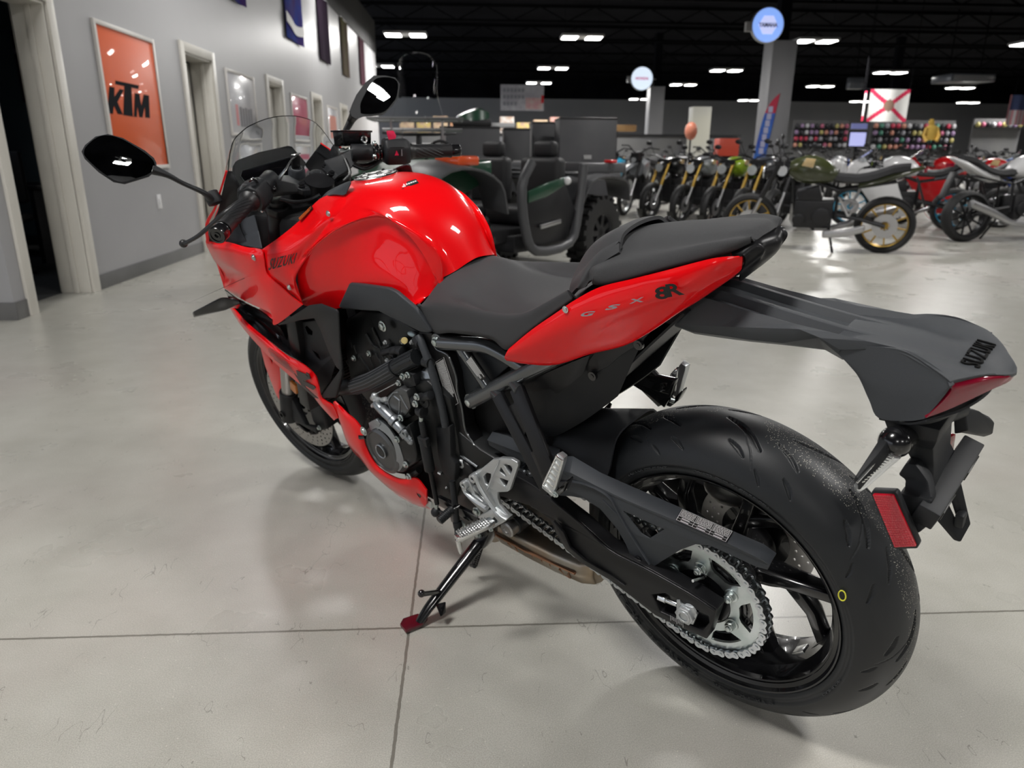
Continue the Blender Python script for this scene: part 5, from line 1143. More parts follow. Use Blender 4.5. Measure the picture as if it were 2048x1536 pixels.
MB().poly([(1192, 848, -.02), (1196, 832, -.02), (1208, 834, -.02), (1204, 848, -.02), (1194, 861, -.02), (1184, 856, -.02)], .004).build('hose_bracket', M['zinc'], bike, bev=.001)
# ---------------- long tail piece carrying the light and plate holder
cz = lambda x: float(np.interp(-x, [-.12, -.03, 0, .1, .2, .27, .344, .38], [.86, .868, .866, .848, .833, .826, .818, .803]))
XS = (.06, .0, -.07, -.13, -.18, -.22, -.245)
r0 = [B(x, 0, cz(x)-.008) for x in XS]
r1 = [B(x, .012, cz(x)-.008) for x in XS]; r1b = [B(x, .018, cz(x)+.002) for x in XS]; r1c = [B(x, .026, cz(x)+.001) for x in XS]; r1d = [B(x, .031, cz(x)-.012) for x in XS]
r2 = [(1380, 590, .050), (1420, 598, .050), (1500, 623, .050), (1580, 645, .050), (1660, 664, .050), (1740, 683, .054), (1800, 697, .056)]
r3 = [(1326, 642, .058), (1383, 651, .060), (1440, 653, .062), (1500, 655, .062), (1596, 658, .062), (1640, 676, .060), (1680, 700, .058)]
r4 = [(1330, 645, .050), (1386, 664, .055), (1440, 671, .056), (1500, 680, .057), (1564, 686, .057), (1636, 676, .056), (1676, 708, .054)]
r5 = [(1335, 646, .020), (1390, 668, .02), (1450, 677, .02), (1505, 684, .02), (1566, 690, .02), (1650, 700, .02), (1686, 720, .02)]
for i in range(len(XS)): pass
tb = bpy.data.objects.new('tail_bracket', None); COL.objects.link(tb); tb.parent = bike
MB().sheet([r0, r1, r1b, r1c, r1d, r2, r3, r4, r5], .003, sym=True, lin=True).build('tail_arm', M['stalk'], tb, bev=.0015, bang=12)
MB().box2((.02, -.05, .83), (.12, .05, .93)).build('arm_root', M['deep'], tb, bev=.01)
# head of the tail
hd = [
 [B(-.185, 0, .836), B(-.24, 0, .832), B(-.29, 0, .828), B(-.344, 0, .820), (2016, 739, 0), (2034, 744, 0)],
 [B(-.185, .03, .834), B(-.24, .035, .830), B(-.29, .036, .826), B(-.344, .035, .818), (1972, 745, .040), (1976, 751, .040)],
 [(1660, 682, .050), (1740, 691, .054), (1800, 698, .060), (1850, 722, .070), (1902, 757, .078), (1904, 768, .078)],
 [(1664, 694, .052), (1745, 700, .058), (1800, 710, .064), (1846, 732, .073), (1896, 766, .080), (1900, 776, .080)],
 [(1690, 722, .054), (1720, 745, .058), (1760, 770, .066), (1815, 790, .076), (1872, 790, .083), (1884, 797, .083)],
 [(1699, 731, .052), (1718, 756, .055), (1738, 800, .060), (1757, 836, .066), (1815, 842, .078), (1848, 838, .084)]]
MB().sheet(hd, .004, nu=5, nv=4, sym=True).build('tail_head', M['stalk'], tb, ang=28)
c = lambda u, v: B(-.330-.030*v*1.0, .036-.072*u, .0) 
def lg(u, v):
    y = .037-.074*u; x = -.352+.022*v-.006*0; 
    return Vector((x, y, .8205-.0035*(1-v)-.002*abs(y)/.037+.0042))
mb = MB(); text_map(mb, 'SUZUKI', lg, th=Vector((0, 0, -.003)), bold=0.0, space=1.1); mb.build('embossed_lettering', M['blackp'], tb)
MB().sheet([[(2017, 741, 0), (2032, 746, 0), (2026, 757, 0)], [(1972, 751, .040), (1980, 760, .040), (1973, 784, .036)], [(1914, 762, .072), (1916, 780, .074), (1900, 818, .070)], [(1904, 768, .079), (1898, 790, .081), (1852, 836, .086)]], .010, nu=3, nv=5, sym=True).build('tail_light', M['redlens'], tb, ang=50)
MB().sheet([[B(-.26, 0, .75), B(-.31, 0, .745), B(-.36, 0, .775)], [B(-.26, .05, .745), B(-.31, .06, .745), B(-.345, .055, .77)], [(1757, 838, .064), (1815, 845, .076), (1850, 840, .084)]], .003, sym=True).build('tail_belly', M['plast'], tb)
# neck below
mb = MB().loft([[B(-.255, .062, .735), B(-.325, .062, .735), B(-.325, -.062, .735), B(-.255, -.062, .735)], [B(-.262, .058, .712), B(-.322, .058, .712), B(-.322, -.058, .712), B(-.262, -.058, .712)], [B(-.275, .040, .690), B(-.315, .040, .690), B(-.315, -.040, .690), B(-.275, -.040, .690)], [B(-.290, .036, .66), B(-.318, .036, .66), B(-.318, -.036, .66), B(-.290, -.036, .66)], [B(-.300, .055, .635), B(-.325, .055, .63), B(-.325, -.055, .63), B(-.300, -.055, .635)], [B(-.305, .062, .60), B(-.332, .062, .60), B(-.332, -.062, .60), B(-.305, -.062, .60)]])
mb.build('plate_holder_neck', M['plast'], tb, bev=.003)
bl, br_ = U(1850, 1035, .085), U(1940, 893, -.085)
mb = MB().beam(bl, br_, .028, .032, up=(-.35, 0, 1)); pb_ = mb.build('plate_holder_bar', M['plast'], tb, bev=.002)
nb = Vector((-1, 0, -.30)).normalized()
dl = (br_-bl); ul = nb.cross(dl.normalized()).normalized()
for t in (.22, .76):
    mb = MB(); c0 = bl+dl*t+nb*.0165; mb.poly([c0+dl.normalized()*x+ul*z for x, z in ((-.022, -.008), (.022, -.008), (.022, .008), (-.022, .008))], .003, [[c0+dl.normalized()*x+ul*z for x, z in ((-.015, -.003), (-.015, .003), (.015, .003), (.015, -.003))]], d=-nb); mb.build('plate_slot', M['satin'], pb_, bev=.001)
for pts, hl in (([(1872, 1028, -.01), (1884, 1008, -.02), (1906, 970, -.03), (1914, 955, -.035), (1923, 962, -.035), (1943, 1048, -.03), (1922, 1086, -.01)], [(1899, 1008, -.02), (1910, 986, -.025), (1928, 1044, -.025), (1922, 1056, -.02)]),):
    MB().poly(pts, .010, [hl], d=(1, 0, 0)).build('plate_fork', M['plast'], tb, bev=.002)
MB().box(U(1921, 1038, -.02), (.012, .018, .022)).build('fork_block', M['plast'], tb, bev=.003)
# side arm of holder (left) with reflector
MB().poly([(1798, 986, .075), (1808, 985, .070), (1810, 960, .06), (1796, 950, .06), (1812, 926, .055), (1832, 930, .055), (1856, 962, .06), (1864, 1000, .075), (1856, 1052, .080), (1836, 1068, .085), (1815, 1060, .085)], .02).build('holder_side_arm', M['plast'], tb, bev=.003)
MB().poly([(1744, 982, .100), (1790, 984, .100), (1795, 989, .100), (1838, 1090, .100), (1834, 1098, .100), (1790, 1099, .100), (1785, 1094, .100), (1741, 988, .100)], .012).build('reflector_backing', M['plast'], tb, bev=.002)
MB().poly([(1745, 989, .104), (1786, 991, .104), (1832, 1093, .104), (1789, 1095, .104)], .006).build('side_reflector', M['reflex'], tb, bev=.001)
q = quadfn((1789, 1095, .1045), (1832, 1093, .1045), (1786, 991, .1045), (1745, 989, .1045)); mb = MB()
for i in range(9):
    for j in range(22):
        p = q((i+.5)/9, (j+.5)/22); mb.sph(p, .0021, 6, (1, .35, 1))
mb.build('reflector_facets', M['reflex'], tb, kind='stuff')
rr0 = [(1872, 890, -.045), (1915, 868, -.095), (1910, 905, -.095), (1875, 934, -.045)]
MB().poly([(x-3, y, w_) for x, y, w_ in rr0], .008, d=(1, 0, 0)).build('rear_reflector', M['reflex'], tb, bev=.001)
# rear indicators
s0, s1 = U(1812, 872, .055), U(1790, 884, .085)
MB().cyl(s0, s1, .017, .021, n=24).sph(s1, .021, 20).build('indicator_stem', M['blk'], tb)
def ind(name, c8, lens, fl):
    mb = MB().loft(c8); o = mb.build(name, M['plast'], tb, bev=.002)
    if lens: MB().poly(lens, .008).build('indicator_lens', M['lens'], o, bev=.002)
    return o
ind('rear_indicator', [[(1768, 862, .085), (1790, 862, .085), (1800, 885, .085), (1776, 892, .085)], [(1742, 902, .125), (1756, 908, .125), (1764, 930, .125), (1744, 926, .125)], [(1708, 955, .160), (1715, 955, .160), (1720, 982, .160), (1706, 976, .160)]], [(1777, 890, .100), (1784, 886, .098), (1800, 890, .096), (1802, 896, .096), (1801, 918, .100), (1732, 978, .150), (1716, 988, .162), (1708, 982, .166), (1706, 970, .166), (1726, 950, .150)], 0)
li = MB(); 
for t in np.linspace(.15, .9, 12):
    a = Vector(U(1800, 905, .099)).lerp(U(1722, 968, .158), t); b = Vector(U(1782, 893, .099)).lerp(U(1712, 974, .162), t); li.tube([a, b], .0012, n=5)
li.tube([(1780, 893, .101), (1714, 965, .165)], .0015, n=5); li.build('lens_ribs', M['alu'], tb)
ind('rear_indicator', [[(1906, 822, -.075), (1930, 816, -.08), (1936, 860, -.075), (1908, 868, -.07)], [(1935, 814, -.10), (1960, 822, -.115), (1956, 868, -.10), (1920, 866, -.09)], [(1978, 832, -.145), (1990, 846, -.145), (1986, 868, -.140), (1968, 875, -.13)]], None, 1)
MB().cyl(B(-.30, -.04, .70), B(-.31, -.085, .69), .016, n=20).build('indicator_stem', M['plast'], tb)
# ---------------- cockpit
def UPL(px, py, p0, n):
    d = BRI @ ray(px, py); n = Vector(n); return CB+d*((Vector(p0)-CB).dot(n)/d.dot(n))
# windscreen
ws = [
 [B(1.46, 0, .955), B(1.40, 0, 1.04), B(1.33, 0, 1.105), B(1.257, 0, 1.1485)],
 [B(1.455, .045, .955), B(1.395, .045, 1.038), B(1.327, .043, 1.10), B(1.256, .042, 1.145)],
 [B(1.43, .09, .955), B(1.375, .09, 1.03), B(1.315, .087, 1.09), B(1.2556, .084, 1.134)],
 [B(1.37, .14, .96), B(1.33, .138, 1.02), B(1.29, .132, 1.07), B(1.254, .126, 1.106)],
 [B(1.30, .170, .97), B(1.28, .171, .99), B(1.265, .170, 1.01), B(1.252, .167, 1.026)]]
MB().sheet(ws, .0022, nu=10, nv=8, sym=True).build('windscreen', M['glassclr'], bike, ang=60)
# bright screen rim catches
n_d = (-.80, 0, .60); p_d = B(1.300, 0, 1.015)
D_ = lambda *a: [UPL(x, y, p_d, n_d) for x, y in a]
MB().poly(D_((471, 323), (477, 319), (518, 304), (576, 291), (584, 293), (612, 325), (604, 350), (566, 362), (528, 372), (492, 378), (480, 372), (470, 350)), .03, d=(1, 0, -.5)).build('instrument_hood', M['deep'], bike, bev=.004)
p_d2 = p_d+Vector(n_d)*.006
MB().poly([UPL(x, y, p_d2, n_d) for x, y in ((484, 341), (578, 314), (586, 317), (600, 345), (560, 362), (493, 368), (481, 352))], .006, d=(1, 0, -.7)).build('instrument_display', M['screen'], bike, bev=.001)
p_d3 = p_d+Vector(n_d)*.0066
MB().tube([UPL(x, y, p_d3, n_d) for x, y in ((493, 368), (481, 352), (484, 341), (578, 314), (587, 317))], .0007, n=5).build('display_edge', M['dkgrey'], bike)
# right hand inner panel with red edge
MB().sheet([[(641, 288, -.150), (658, 300, -.165), (675, 317, -.180)], [(630, 302, -.135), (645, 320, -.145), (668, 342, -.160)], [(610, 330, -.10), (622, 345, -.11), (640, 352, -.12)]], .004, nu=3, nv=3).build('right_inner_panel', M['plast'], bike)
MB().tube([(641, 286, -.152), (659, 298, -.168), (677, 317, -.184)], .004, n=8, flat=.6).build('right_cowl_edge', M['red'], bike)
MB().cyl((661, 320, -.16), (659, 322, -.155), .006, n=14).build('panel_screw', M['blk'], bike)
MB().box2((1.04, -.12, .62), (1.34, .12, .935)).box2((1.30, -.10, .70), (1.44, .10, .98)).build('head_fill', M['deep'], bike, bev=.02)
MB().cyl(B(1.105, 0, .995), B(1.26, 0, .66), .036, n=20).build('steering_head', M['satin'], bike)
# front assembly, steered
STEER = 0.0963874; RK = math.radians(25); FA = B(1.465, 0, .300); GP_ = B(1.569, 0, 0); AXS = Vector((-math.sin(RK), 0, math.cos(RK)))
FR = Matrix.Translation(GP_) @ Matrix.Rotation(STEER, 4, AXS) @ Matrix.Translation(FA-GP_)
SA = lambda h, s=0.0, f=0.0: FR @ (Vector((-math.sin(RK)*h+math.cos(RK)*f, s, math.cos(RK)*h+math.sin(RK)*f)))   # along fork, side, forward
tc_ = empty('triple_clamp'); tc_.parent = bike
H1 = .735
def clampplate(h, th, name):
    o = []
    for a in np.linspace(-PI/2, PI/2, 9): o.append(SA(h, -.105-.034*math.cos(a), .0+.034*math.sin(a)))
    L = [SA(h, s_, f_) for s_, f_ in ((-.135, 0), (-.128, .026), (-.100, .034), (-.06, .026), (-.03, .055), (.03, .055), (.06, .026), (.100, .034), (.128, .026), (.135, 0), (.128, -.026), (.100, -.034), (.05, -.045), (.02, -.062), (-.02, -.062), (-.05, -.045), (-.100, -.034), (-.128, -.026))]
    mb = MB().poly(L, th, d=-(FR.to_3x3() @ AXS)); return mb.build(name, M['satin'], tc_, bev=.003)
clampplate(H1, .022, 'top_clamp'); clampplate(.54, .026, 'bottom_clamp')
c = UPL(634, 360, SA(H1), AXS); up_ = (FR.to_3x3() @ AXS).normalized()
mb = MB(); mb.lathe([(.0, .024), (.0085, .024), (.010, .022), (.0175, .021), (.0195, .017), (.0200, .010), (.0225, .008), (.0225, .0)], c, up_, n=36); mb.build('stem_cap', M['plast'], tc_)
c2 = UPL(594, 350, SA(H1), AXS)
mb = MB(); mb.lathe([(.0, .016), (.006, .016), (.0075, .019), (.012, .019), (.0135, .016), (.0165, .019), (.0195, .019), (.021, .014), (.022, .0)], c2, up_, n=40); ig = mb.build('ignition_lock', M['dkgrey'], tc_)
mb = MB(); mb.lathe([(.0125, .0195), (.0145, .0195)], c2, up_, n=30); mb.build('lock_ring', M['silver'], ig)
mb = MB(); ky = c2+up_*.018; mb.poly([ky+Vector((0, -.012, .0)), ky+Vector((0, .012, .0)), ky+up_*.032+Vector((0, .013, 0)), ky+up_*.040+Vector((0, 0, 0)), ky+up_*.032+Vector((0, -.013, 0))], .008, d=(1, 0, 0)); mb.build('key_head', M['satin'], ig, bev=.002)
mb = MB().tube([ky+up_*.036, U(581, 322, .01), U(572, 338, .03), U(556, 358, .04)], [.003, .003, .0045, .006], n=8, smooth=3, flat=.4); mb.tube([ky+up_*.036+Vector((.01*math.cos(a), .012*math.sin(a), .004)) for a in np.linspace(0, 2*PI, 12, endpoint=False)], .0012, n=5, closed=True); mb.build('key_strap', M['alu'], ig)
for (x, y), w_ in (((575, 358), .045), ((602, 371), .065), ((651, 332), -.055), ((664, 347), -.04)):
    cc = U(x, y, w_); mb = MB(); mb.cyl(cc-up_*.004, cc+up_*.002, .0095, n=20); mb.cyl(cc+up_*.002, cc+up_*.006, .0065, .006, n=16); mb.build('clamp_bolt', M['satin'], tc_)
# handlebars ------------------------------------------------------------
hb = empty('handlebar'); hb.parent = bike
mb = MB().loft([[(616, 372, .048), (622, 384, .048), (612, 388, .06), (596, 376, .06)], [(590, 366, .080), (596, 384, .080), (584, 390, .09), (576, 374, .09)], [(548, 357, .115), (556, 384, .115), (544, 396, .125), (536, 372, .125)]])
mb.poly([(566, 350, .050), (578, 350, .040), (618, 372, .045), (622, 380, .05), (606, 380, .075), (560, 362, .09)], .016, d=-up_)
mb.build('left_riser', M['plast'], hb, bev=.004, seg=3)
la, lb_ = U(538, 360, .118), U(434, 471, .345); ld = (lb_-la); ln = ld.length; ldn = ld/ln; LP = lambda t: la+ld*t
mb = MB().cyl(la-ldn*.012, la+ldn*.040, .0205, n=28); mb.build('left_bar_clamp', M['plast'], hb, bev=.002)
MB().cyl(LP(.1), LP(.98), .011, n=18).build('bar_tube', M['blk'], hb)
# left grip
g0, g1 = LP(.40), LP(.90)
mb = MB(); gl = (g1-g0).length; mb.lathe([(.0, 0), (.024, 0), (.0245, .004), (.0195, .012), (.0168, .020), (.0168, gl*.5), (.0172, gl-.006), (.0185, gl-.004), (.0185, gl), (.0, gl)], g0, ldn, n=36); gr_ = mb.build('left_grip', M['grip'], hb)
mb = MB(); uu, vv, _ = frame(ldn)
for k in range(14):
    a = 2*PI*k/14; mb.tube([g0+ldn*(.020+gl*.62*t)+(uu*math.cos(a+1.7*t)+vv*math.sin(a+1.7*t))*.0169 for t in np.linspace(0, 1, 8)], .0009, n=4)
mb.build('grip_pattern', M['rubber'], gr_)
mb = MB(); e0_ = LP(.905); mb.lathe([(.0, 0), (.0165, 0), (.0185, .003), (.0190, .006), (.0190, .026), (.0175, .0285), (.0135, .0285), (.0130, .0265), (.0075, .0265), (.007, .0285), (.0045, .0285), (.0040, .0245), (.0, .0245)], e0_, ldn, n=40); mb.build('bar_end_weight', M['blk'], hb)
# left switch housing
h0, h1 = LP(.19), LP(.40); ub = Vector((0, 0, 1)); sdv = ldn.cross(ub).normalized(); upn = sdv.cross(ldn)
def ringb(p, sc_, dx=0, dz=0): return [p+sdv*(x*sc_+dx)+upn*(z*sc_+dz) for x, z in ((-.020, -.030), (.020, -.030), (.031, -.014), (.032, .010), (.024, .027), (-.010, .033), (-.026, .024), (-.032, .004), (-.030, -.018))]
mb = MB().loft([ringb(h0, .85), ringb(h0.lerp(h1, .12), 1), ringb(h0.lerp(h1, .8), 1), ringb(h1, .88)]); sh = mb.build('left_switch_housing', M['plast'], hb, bev=.002)
mb = MB().poly([(484, 366, .215), (496, 368, .20), (506, 374, .19), (512, 384, .19), (507, 391, .195), (495, 391, .21), (480, 384, .215), (478, 378, .22)], .008, d=-upn); mb.build('dip_switch', M['switchgrey'], sh, bev=.002)
MB().poly([(495, 371, .200), (503, 370, .195), (508, 374, .19), (506, 377, .192), (497, 377, .20)], .006, d=-upn).build('switch_notch', M['deep'], sh)
MB().beam((513, 399, .178), (527, 392, .165), .012, .012).build('indicator_switch', M['plast'], sh, bev=.002)
MB().cyl((516, 408, .180), (524, 420, .175), .008, n=14).build('horn_button', M['plast'], sh, bev=.001)
MB().sph((524, 422, .178), .004, 8).build('screw', M['zinc'], sh)
MB().cyl((520, 392, .150), (526, 375, .148), .016, n=22).build('clutch_perch', M['satin'], hb, bev=.002)
MB().tube([(497, 362, .205), (508, 358, .19), (520, 372, .17), (532, 385, .15)], .0035, n=8, smooth=3).build('perch_clamp_wire', M['blk'], hb)
for p in ((534, 388, .15), (536, 396, .15), (550, 378, .14)): bolt(hb, p, .0045, .006, M['satin'], name='perch_bolt')
# clutch lever
mb = MB().tube([(512, 386, .195), (486, 402, .225), (471, 412, .245), (448, 428, .275), (420, 452, .300), (396, 472, .318), (375, 484, .330), (368, 487, .333)], [.010, .010, .0098, .0082, .0066, .0058, .006, .0085], n=14, smooth=4, flat=.8); mb.sph((367, 487, .334), .0098, 16); mb.build('clutch_lever', M['lever'], hb)
# right side
mb = MB().loft([[(642, 336, -.045), (668, 360, -.030), (676, 352, -.04), (650, 322, -.06)], [(668, 316, -.085), (694, 348, -.075), (700, 336, -.09), (684, 308, -.095)], [(700, 302, -.115), (716, 322, -.115), (722, 305, -.125), (712, 292, -.12)]])
mb.build('right_riser', M['plast'], hb, bev=.004, seg=3)
ra, rb_ = U(715, 305, -.118), U(915, 301, -.352); rd = rb_-ra; RP = lambda t: ra+rd*t; rdn = rd.normalized()
MB().cyl(RP(-.06), RP(.14), .0205, n=28).build('right_bar_clamp', M['plast'], hb, bev=.002)
MB().cyl(RP(.05), RP(1), .011, n=18).build('bar_tube', M['blk'], hb)
mb = MB(); mb.cyl(RP(.15), RP(.20), .020, n=22); mb.cyl(RP(.21), RP(.235), .018, n=22); mb.build('master_cylinder_clamp', M['blk'], hb, bev=.001)
for p in ((749, 287, -.14), (749, 313, -.14)): MB().sph(p, .0065, 12).build('clamp_screw', M['zinc'], hb)
s2v = rdn.cross(ub).normalized(); up2 = s2v.cross(rdn)
def ringr(p, k): return [p+s2v*x*k+up2*z*k for x, z in ((-.024, -.030), (.026, -.030), (.034, -.010), (.034, .012), (.022, .032), (-.016, .034), (-.030, .018), (-.032, -.014))]
mb = MB().loft([ringr(RP(.245), .85), ringr(RP(.27), 1), ringr(RP(.46), 1), ringr(RP(.50), .85)]); rs2 = mb.build('right_switch_housing', M['plast'], hb, bev=.003)
MB().poly([(772, 260, -.17), (788, 260, -.185), (793, 270, -.185), (776, 273, -.17)], .010, d=-up2).build('kill_switch', M['switchred'], rs2, bev=.003)
fq = quadfn((776, 303, -.1585), (795, 303, -.176), (795, 284, -.176), (776, 284, -.1585)); sh_off = s2v*(-.0)
pn_ = -s2v if s2v.x > 0 else s2v
bz = RP(.36)+pn_*.0335
rq = lambda u, v: bz+rdn*(-.018+.036*u)*(1 if rdn.y < 0 else -1)+up2*(-.012+.026*v)
mb = MB(); mb.add([rq(0, 0), rq(1, 0), rq(1, 1), rq(0, 1)], [(0, 1, 2, 3)]); mb.build('hazard_button', M['satin'], rs2)
mb = MB(); e_ = pn_*.001; mb.add([rq(.30, .25)+e_, rq(.60, .25)+e_, rq(.45, .72)+e_], [(0, 1, 2)]); mb.build('hazard_triangle', M['switchred'], rs2)
mb = MB(); mb.beam(rq(.80, .2)+e_, rq(.80, .8)+e_, .003, .006, up=pn_); mb.build('button_tab', M['switchgrey'], rs2)
g0, g1 = RP(.50), RP(.93); gl = (g1-g0).length
mb = MB(); mb.lathe([(.0, 0), (.022, 0), (.022, .004), (.0185, .010), (.0168, .018), (.0168, gl-.008), (.0180, gl-.004), (.0180, gl), (.0, gl)], g0, rdn, n=32); gr_ = mb.build('right_grip', M['grip'], hb)
mb = MB(); uu, vv, _ = frame(rdn)
for k in range(14):
    a = 2*PI*k/14; mb.tube([g0+rdn*(.018+gl*.62*t)+(uu*math.cos(a+1.7*t)+vv*math.sin(a+1.7*t))*.0169 for t in np.linspace(0, 1, 8)], .0009, n=4)
mb.build('grip_pattern', M['rubber'], gr_)
MB().lathe([(.0, 0), (.014, 0), (.0155, .004), (.0155, .022), (.012, .025), (.0, .025)], RP(.935), rdn, n=28).build('bar_end_weight', M['blk'], hb)
MB().tube([(760, 318, -.20), (800, 316, -.25), (850, 312, -.30), (890, 309, -.34)], [.008, .007, .006, .007], n=10, smooth=3).build('brake_lever', M['lever'], hb)
# brake fluid reservoir
mb = MB().poly([(684, 262, -.100), (743, 263, -.165), (743, 290, -.165), (688, 293, -.105)], .045, d=(1, 0, 0)); rv = mb.build('brake_fluid_reservoir', M['blk'], hb, bev=.003)
MB().poly([(682, 260, -.098), (745, 261, -.168), (745, 265, -.168), (683, 264, -.099)], .050, d=(1, 0, 0)).build('reservoir_lid', M['blk'], rv, bev=.001)
cw_ = U(726, 279, -.145)-Vector((.004, 0, 0)); mb = MB(); mb.lathe([(.0045, 0), (.0045, .003), (.0085, .004), (.0095, .001)], cw_, (-1, 0, 0), n=24); mb.build('sight_glass', M['alu'], rv)
MB().cyl((678, 305, -.10), (690, 303, -.115), .010, n=14).cyl((686, 306, -.11), (700, 298, -.125), .006, n=12).build('banjo_fitting', M['zinc'], hb)
for pts in ([(700, 320, -.10), (720, 330, -.13), (745, 326, -.16), (765, 312, -.18)], [(706, 330, -.10), (728, 338, -.12), (750, 330, -.15), (762, 318, -.17)], [(640, 390, .06), (620, 400, .08), (590, 404, .10), (560, 398, .12)], [(690, 318, -.09), (700, 345, -.08), (690, 360, -.06), (672, 370, -.04)]): MB().tube(pts, .0045, n=8, smooth=3).build('control_cable', M['satin'], hb)
# mirrors ------------------------------------------------------------
nl = Vector((-.936, .265, .245)).normalized(); pl_ = U(240, 325, .38)
ho = [(163, 303), (170, 290), (191, 273), (216, 268), (246, 276), (290, 301), (308, 316), (313, 326), (313, 339), (298, 353), (273, 361), (249, 368), (227, 364), (197, 344), (169, 317)]
gi = [(168, 303), (174, 291), (194, 275), (216, 271), (245, 279), (287, 304), (304, 318), (309, 327), (308, 337), (295, 349), (271, 357), (248, 364), (228, 360), (200, 341), (172, 315)]
def mirror(name, ho, gi, p0, n, cen, parts):
    o = bpy.data.objects.new(name, None); COL.objects.link(o); o.parent = bike
    H = [UPL(x, y, p0, n) for x, y in ho]; Cc = UPL(*cen, p0, n); bk = -n
    R1 = [h+bk*.006 for h in H]; R2 = [Cc+(h-Cc)*.86+bk*.024 for h in H]; R3 = [Cc+(h-Cc)*.45+bk*.036 for h in H]
    MB().loft([H, R1, R2, R3]).build('mirror_housing', M['plast'], o, ang=50)
    G = crom([UPL(x, y, p0+n*.0005, n) for x, y in gi], 3, True); RC = .55; dm = max((g-Cc).length for g in G); mb = MB(); K_ = len(G); vs = [Cc+n*(dm*dm/(2*RC))]; fs = []
    for q in range(1, 9):
        for g in G: v = (g-Cc)*q/8; vs.append(Cc+v+n*((dm*dm-v.length_squared)/(2*RC)))
    for k in range(K_): fs.append((0, 1+k, 1+(k+1) % K_))
    for q in range(7):
        for k in range(K_): a_ = 1+q*K_; fs.append((a_+k, a_+K_+k, a_+K_+(k+1) % K_, a_+(k+1) % K_))
    e1 = len(vs); vs += [g+bk*.004 for g in G]; a_ = 1+7*K_; fs += [(a_+k, e1+k, e1+(k+1) % K_, a_+(k+1) % K_) for k in range(K_)]
    mb.add(vs, fs).build('mirror_glass', M['mirror'], o, ang=60)
    return o
ml = mirror('left_mirror', ho, gi, pl_, nl, (240, 318), None)
mb = MB().tube([UPL(303, 338, pl_-nl*.012, nl), U(335, 350, .295), U(365, 366, .268), U(405, 384, .232), U(420, 396, .215)], [.020, .0115, .009, .0105, .014], n=16, smooth=4, flat=.62); mb.build('mirror_stem', M['plast'], ml)
MB().cyl((420, 384, .205), (432, 408, .205), .018, n=24).cyl((428, 396, .200), (436, 396, .180), .012, n=14).build('mirror_pivot', M['plast'], ml, bev=.003)
nr = Vector((-.925, .125, .345)).normalized(); pr_ = U(762, 195, -.345)
ho2 = [(748, 151), (770, 151), (790, 155), (800, 168), (796, 196), (785, 212), (771, 226), (765, 229), (727, 232), (713, 238), (703, 232), (700, 222), (705, 208), (714, 188), (730, 166)]
gi2 = [(752, 158), (770, 155), (787, 157), (796, 168), (792, 195), (784, 207), (769, 223), (745, 228), (724, 227), (721, 222), (721, 206), (733, 182), (742, 168)]
mr = mirror('right_mirror', ho2, gi2, pr_, nr, (756, 192), None)
mb = MB().tube([UPL(712, 228, pr_-nr*.012, nr), U(703, 240, -.285), U(690, 264, -.255), U(678, 283, -.225), U(668, 299, -.19)], [.018, .013, .010, .0085, .008], n=14, smooth=4, flat=.7); mb.build('mirror_stem', M['plast'], mr)
# ---------------- fork
fk = empty('front_fork'); fk.parent = bike
for s_ in (.105, -.105):
    mb = MB(); mb.cyl(SA(.32, s_), SA(.735, s_), .0265, n=28); mb.cyl(SA(.735, s_), SA(.748, s_), .022, n=24); mb.build('fork_outer_tube', M['satin'], fk, bev=.001)
    MB().cyl(SA(.05, s_), SA(.33, s_), .0205, n=28).build('fork_inner_tube', M['disc'], fk)
    mb = MB().cyl(SA(-.035, s_, -.0), SA(.085, s_), .0275, n=26); 
    mb.loft([[SA(h, s_+dy, f) for h, f, dy in ((.075, -.03, -.010), (.075, -.03, .010), (.075, .0, .010), (.075, .0, -.010))], [SA(h, s_+dy, f) for h, f, dy in ((.0, -.085, -.008), (.0, -.085, .008), (-.02, -.02, .010), (-.02, -.02, -.010))], [SA(h, s_+dy, f) for h, f, dy in ((.03, -.13, -.007), (.03, -.13, .007), (.005, -.135, .008), (.005, -.135, -.008))]])
    mb.build('fork_bottom', M['plast'], fk, bev=.003)
    sg = 1 if s_ > 0 else -1
    c = SA(0, s_+sg*.028); mb = MB(); mb.lathe([(.007, .0), (.007, .004), (.012, .004), (.013, 0), (.013, -.02)], c, (FR.to_3x3() @ Vector((0, sg, 0))), n=24); mb.build('axle_end', M['satin'], fk)
    mb = MB(); cc = SA(.065, s_-sg*.012, -.125); fwd = FR.to_3x3()
    mb.loft([[SA(h, s_-sg*.034+sg*dy, f) for dy in (y_,) for h, f in ((.02, -.10), (.10, -.075), (.14, -.10), (.13, -.135), (.04, -.165), (.01, -.14))] for y_ in (-.034, .028)])
    cal = mb.build('brake_caliper', M['plast'], fk, bev=.008, seg=3)
    for h, f in ((.04, -.145), (.125, -.09)): bolt(cal, SA(h, s_+sg*.004, f), .006, .008, M['zinc'], name='caliper_bolt', d=Vector((0, sg, 0)))
MB().box(SA(.145, .118, -.045), (.030, .010, .034), Matrix.Rotation(-.4, 3, 'Y')).build('amber_reflector', M['amber'], fk, bev=.002)
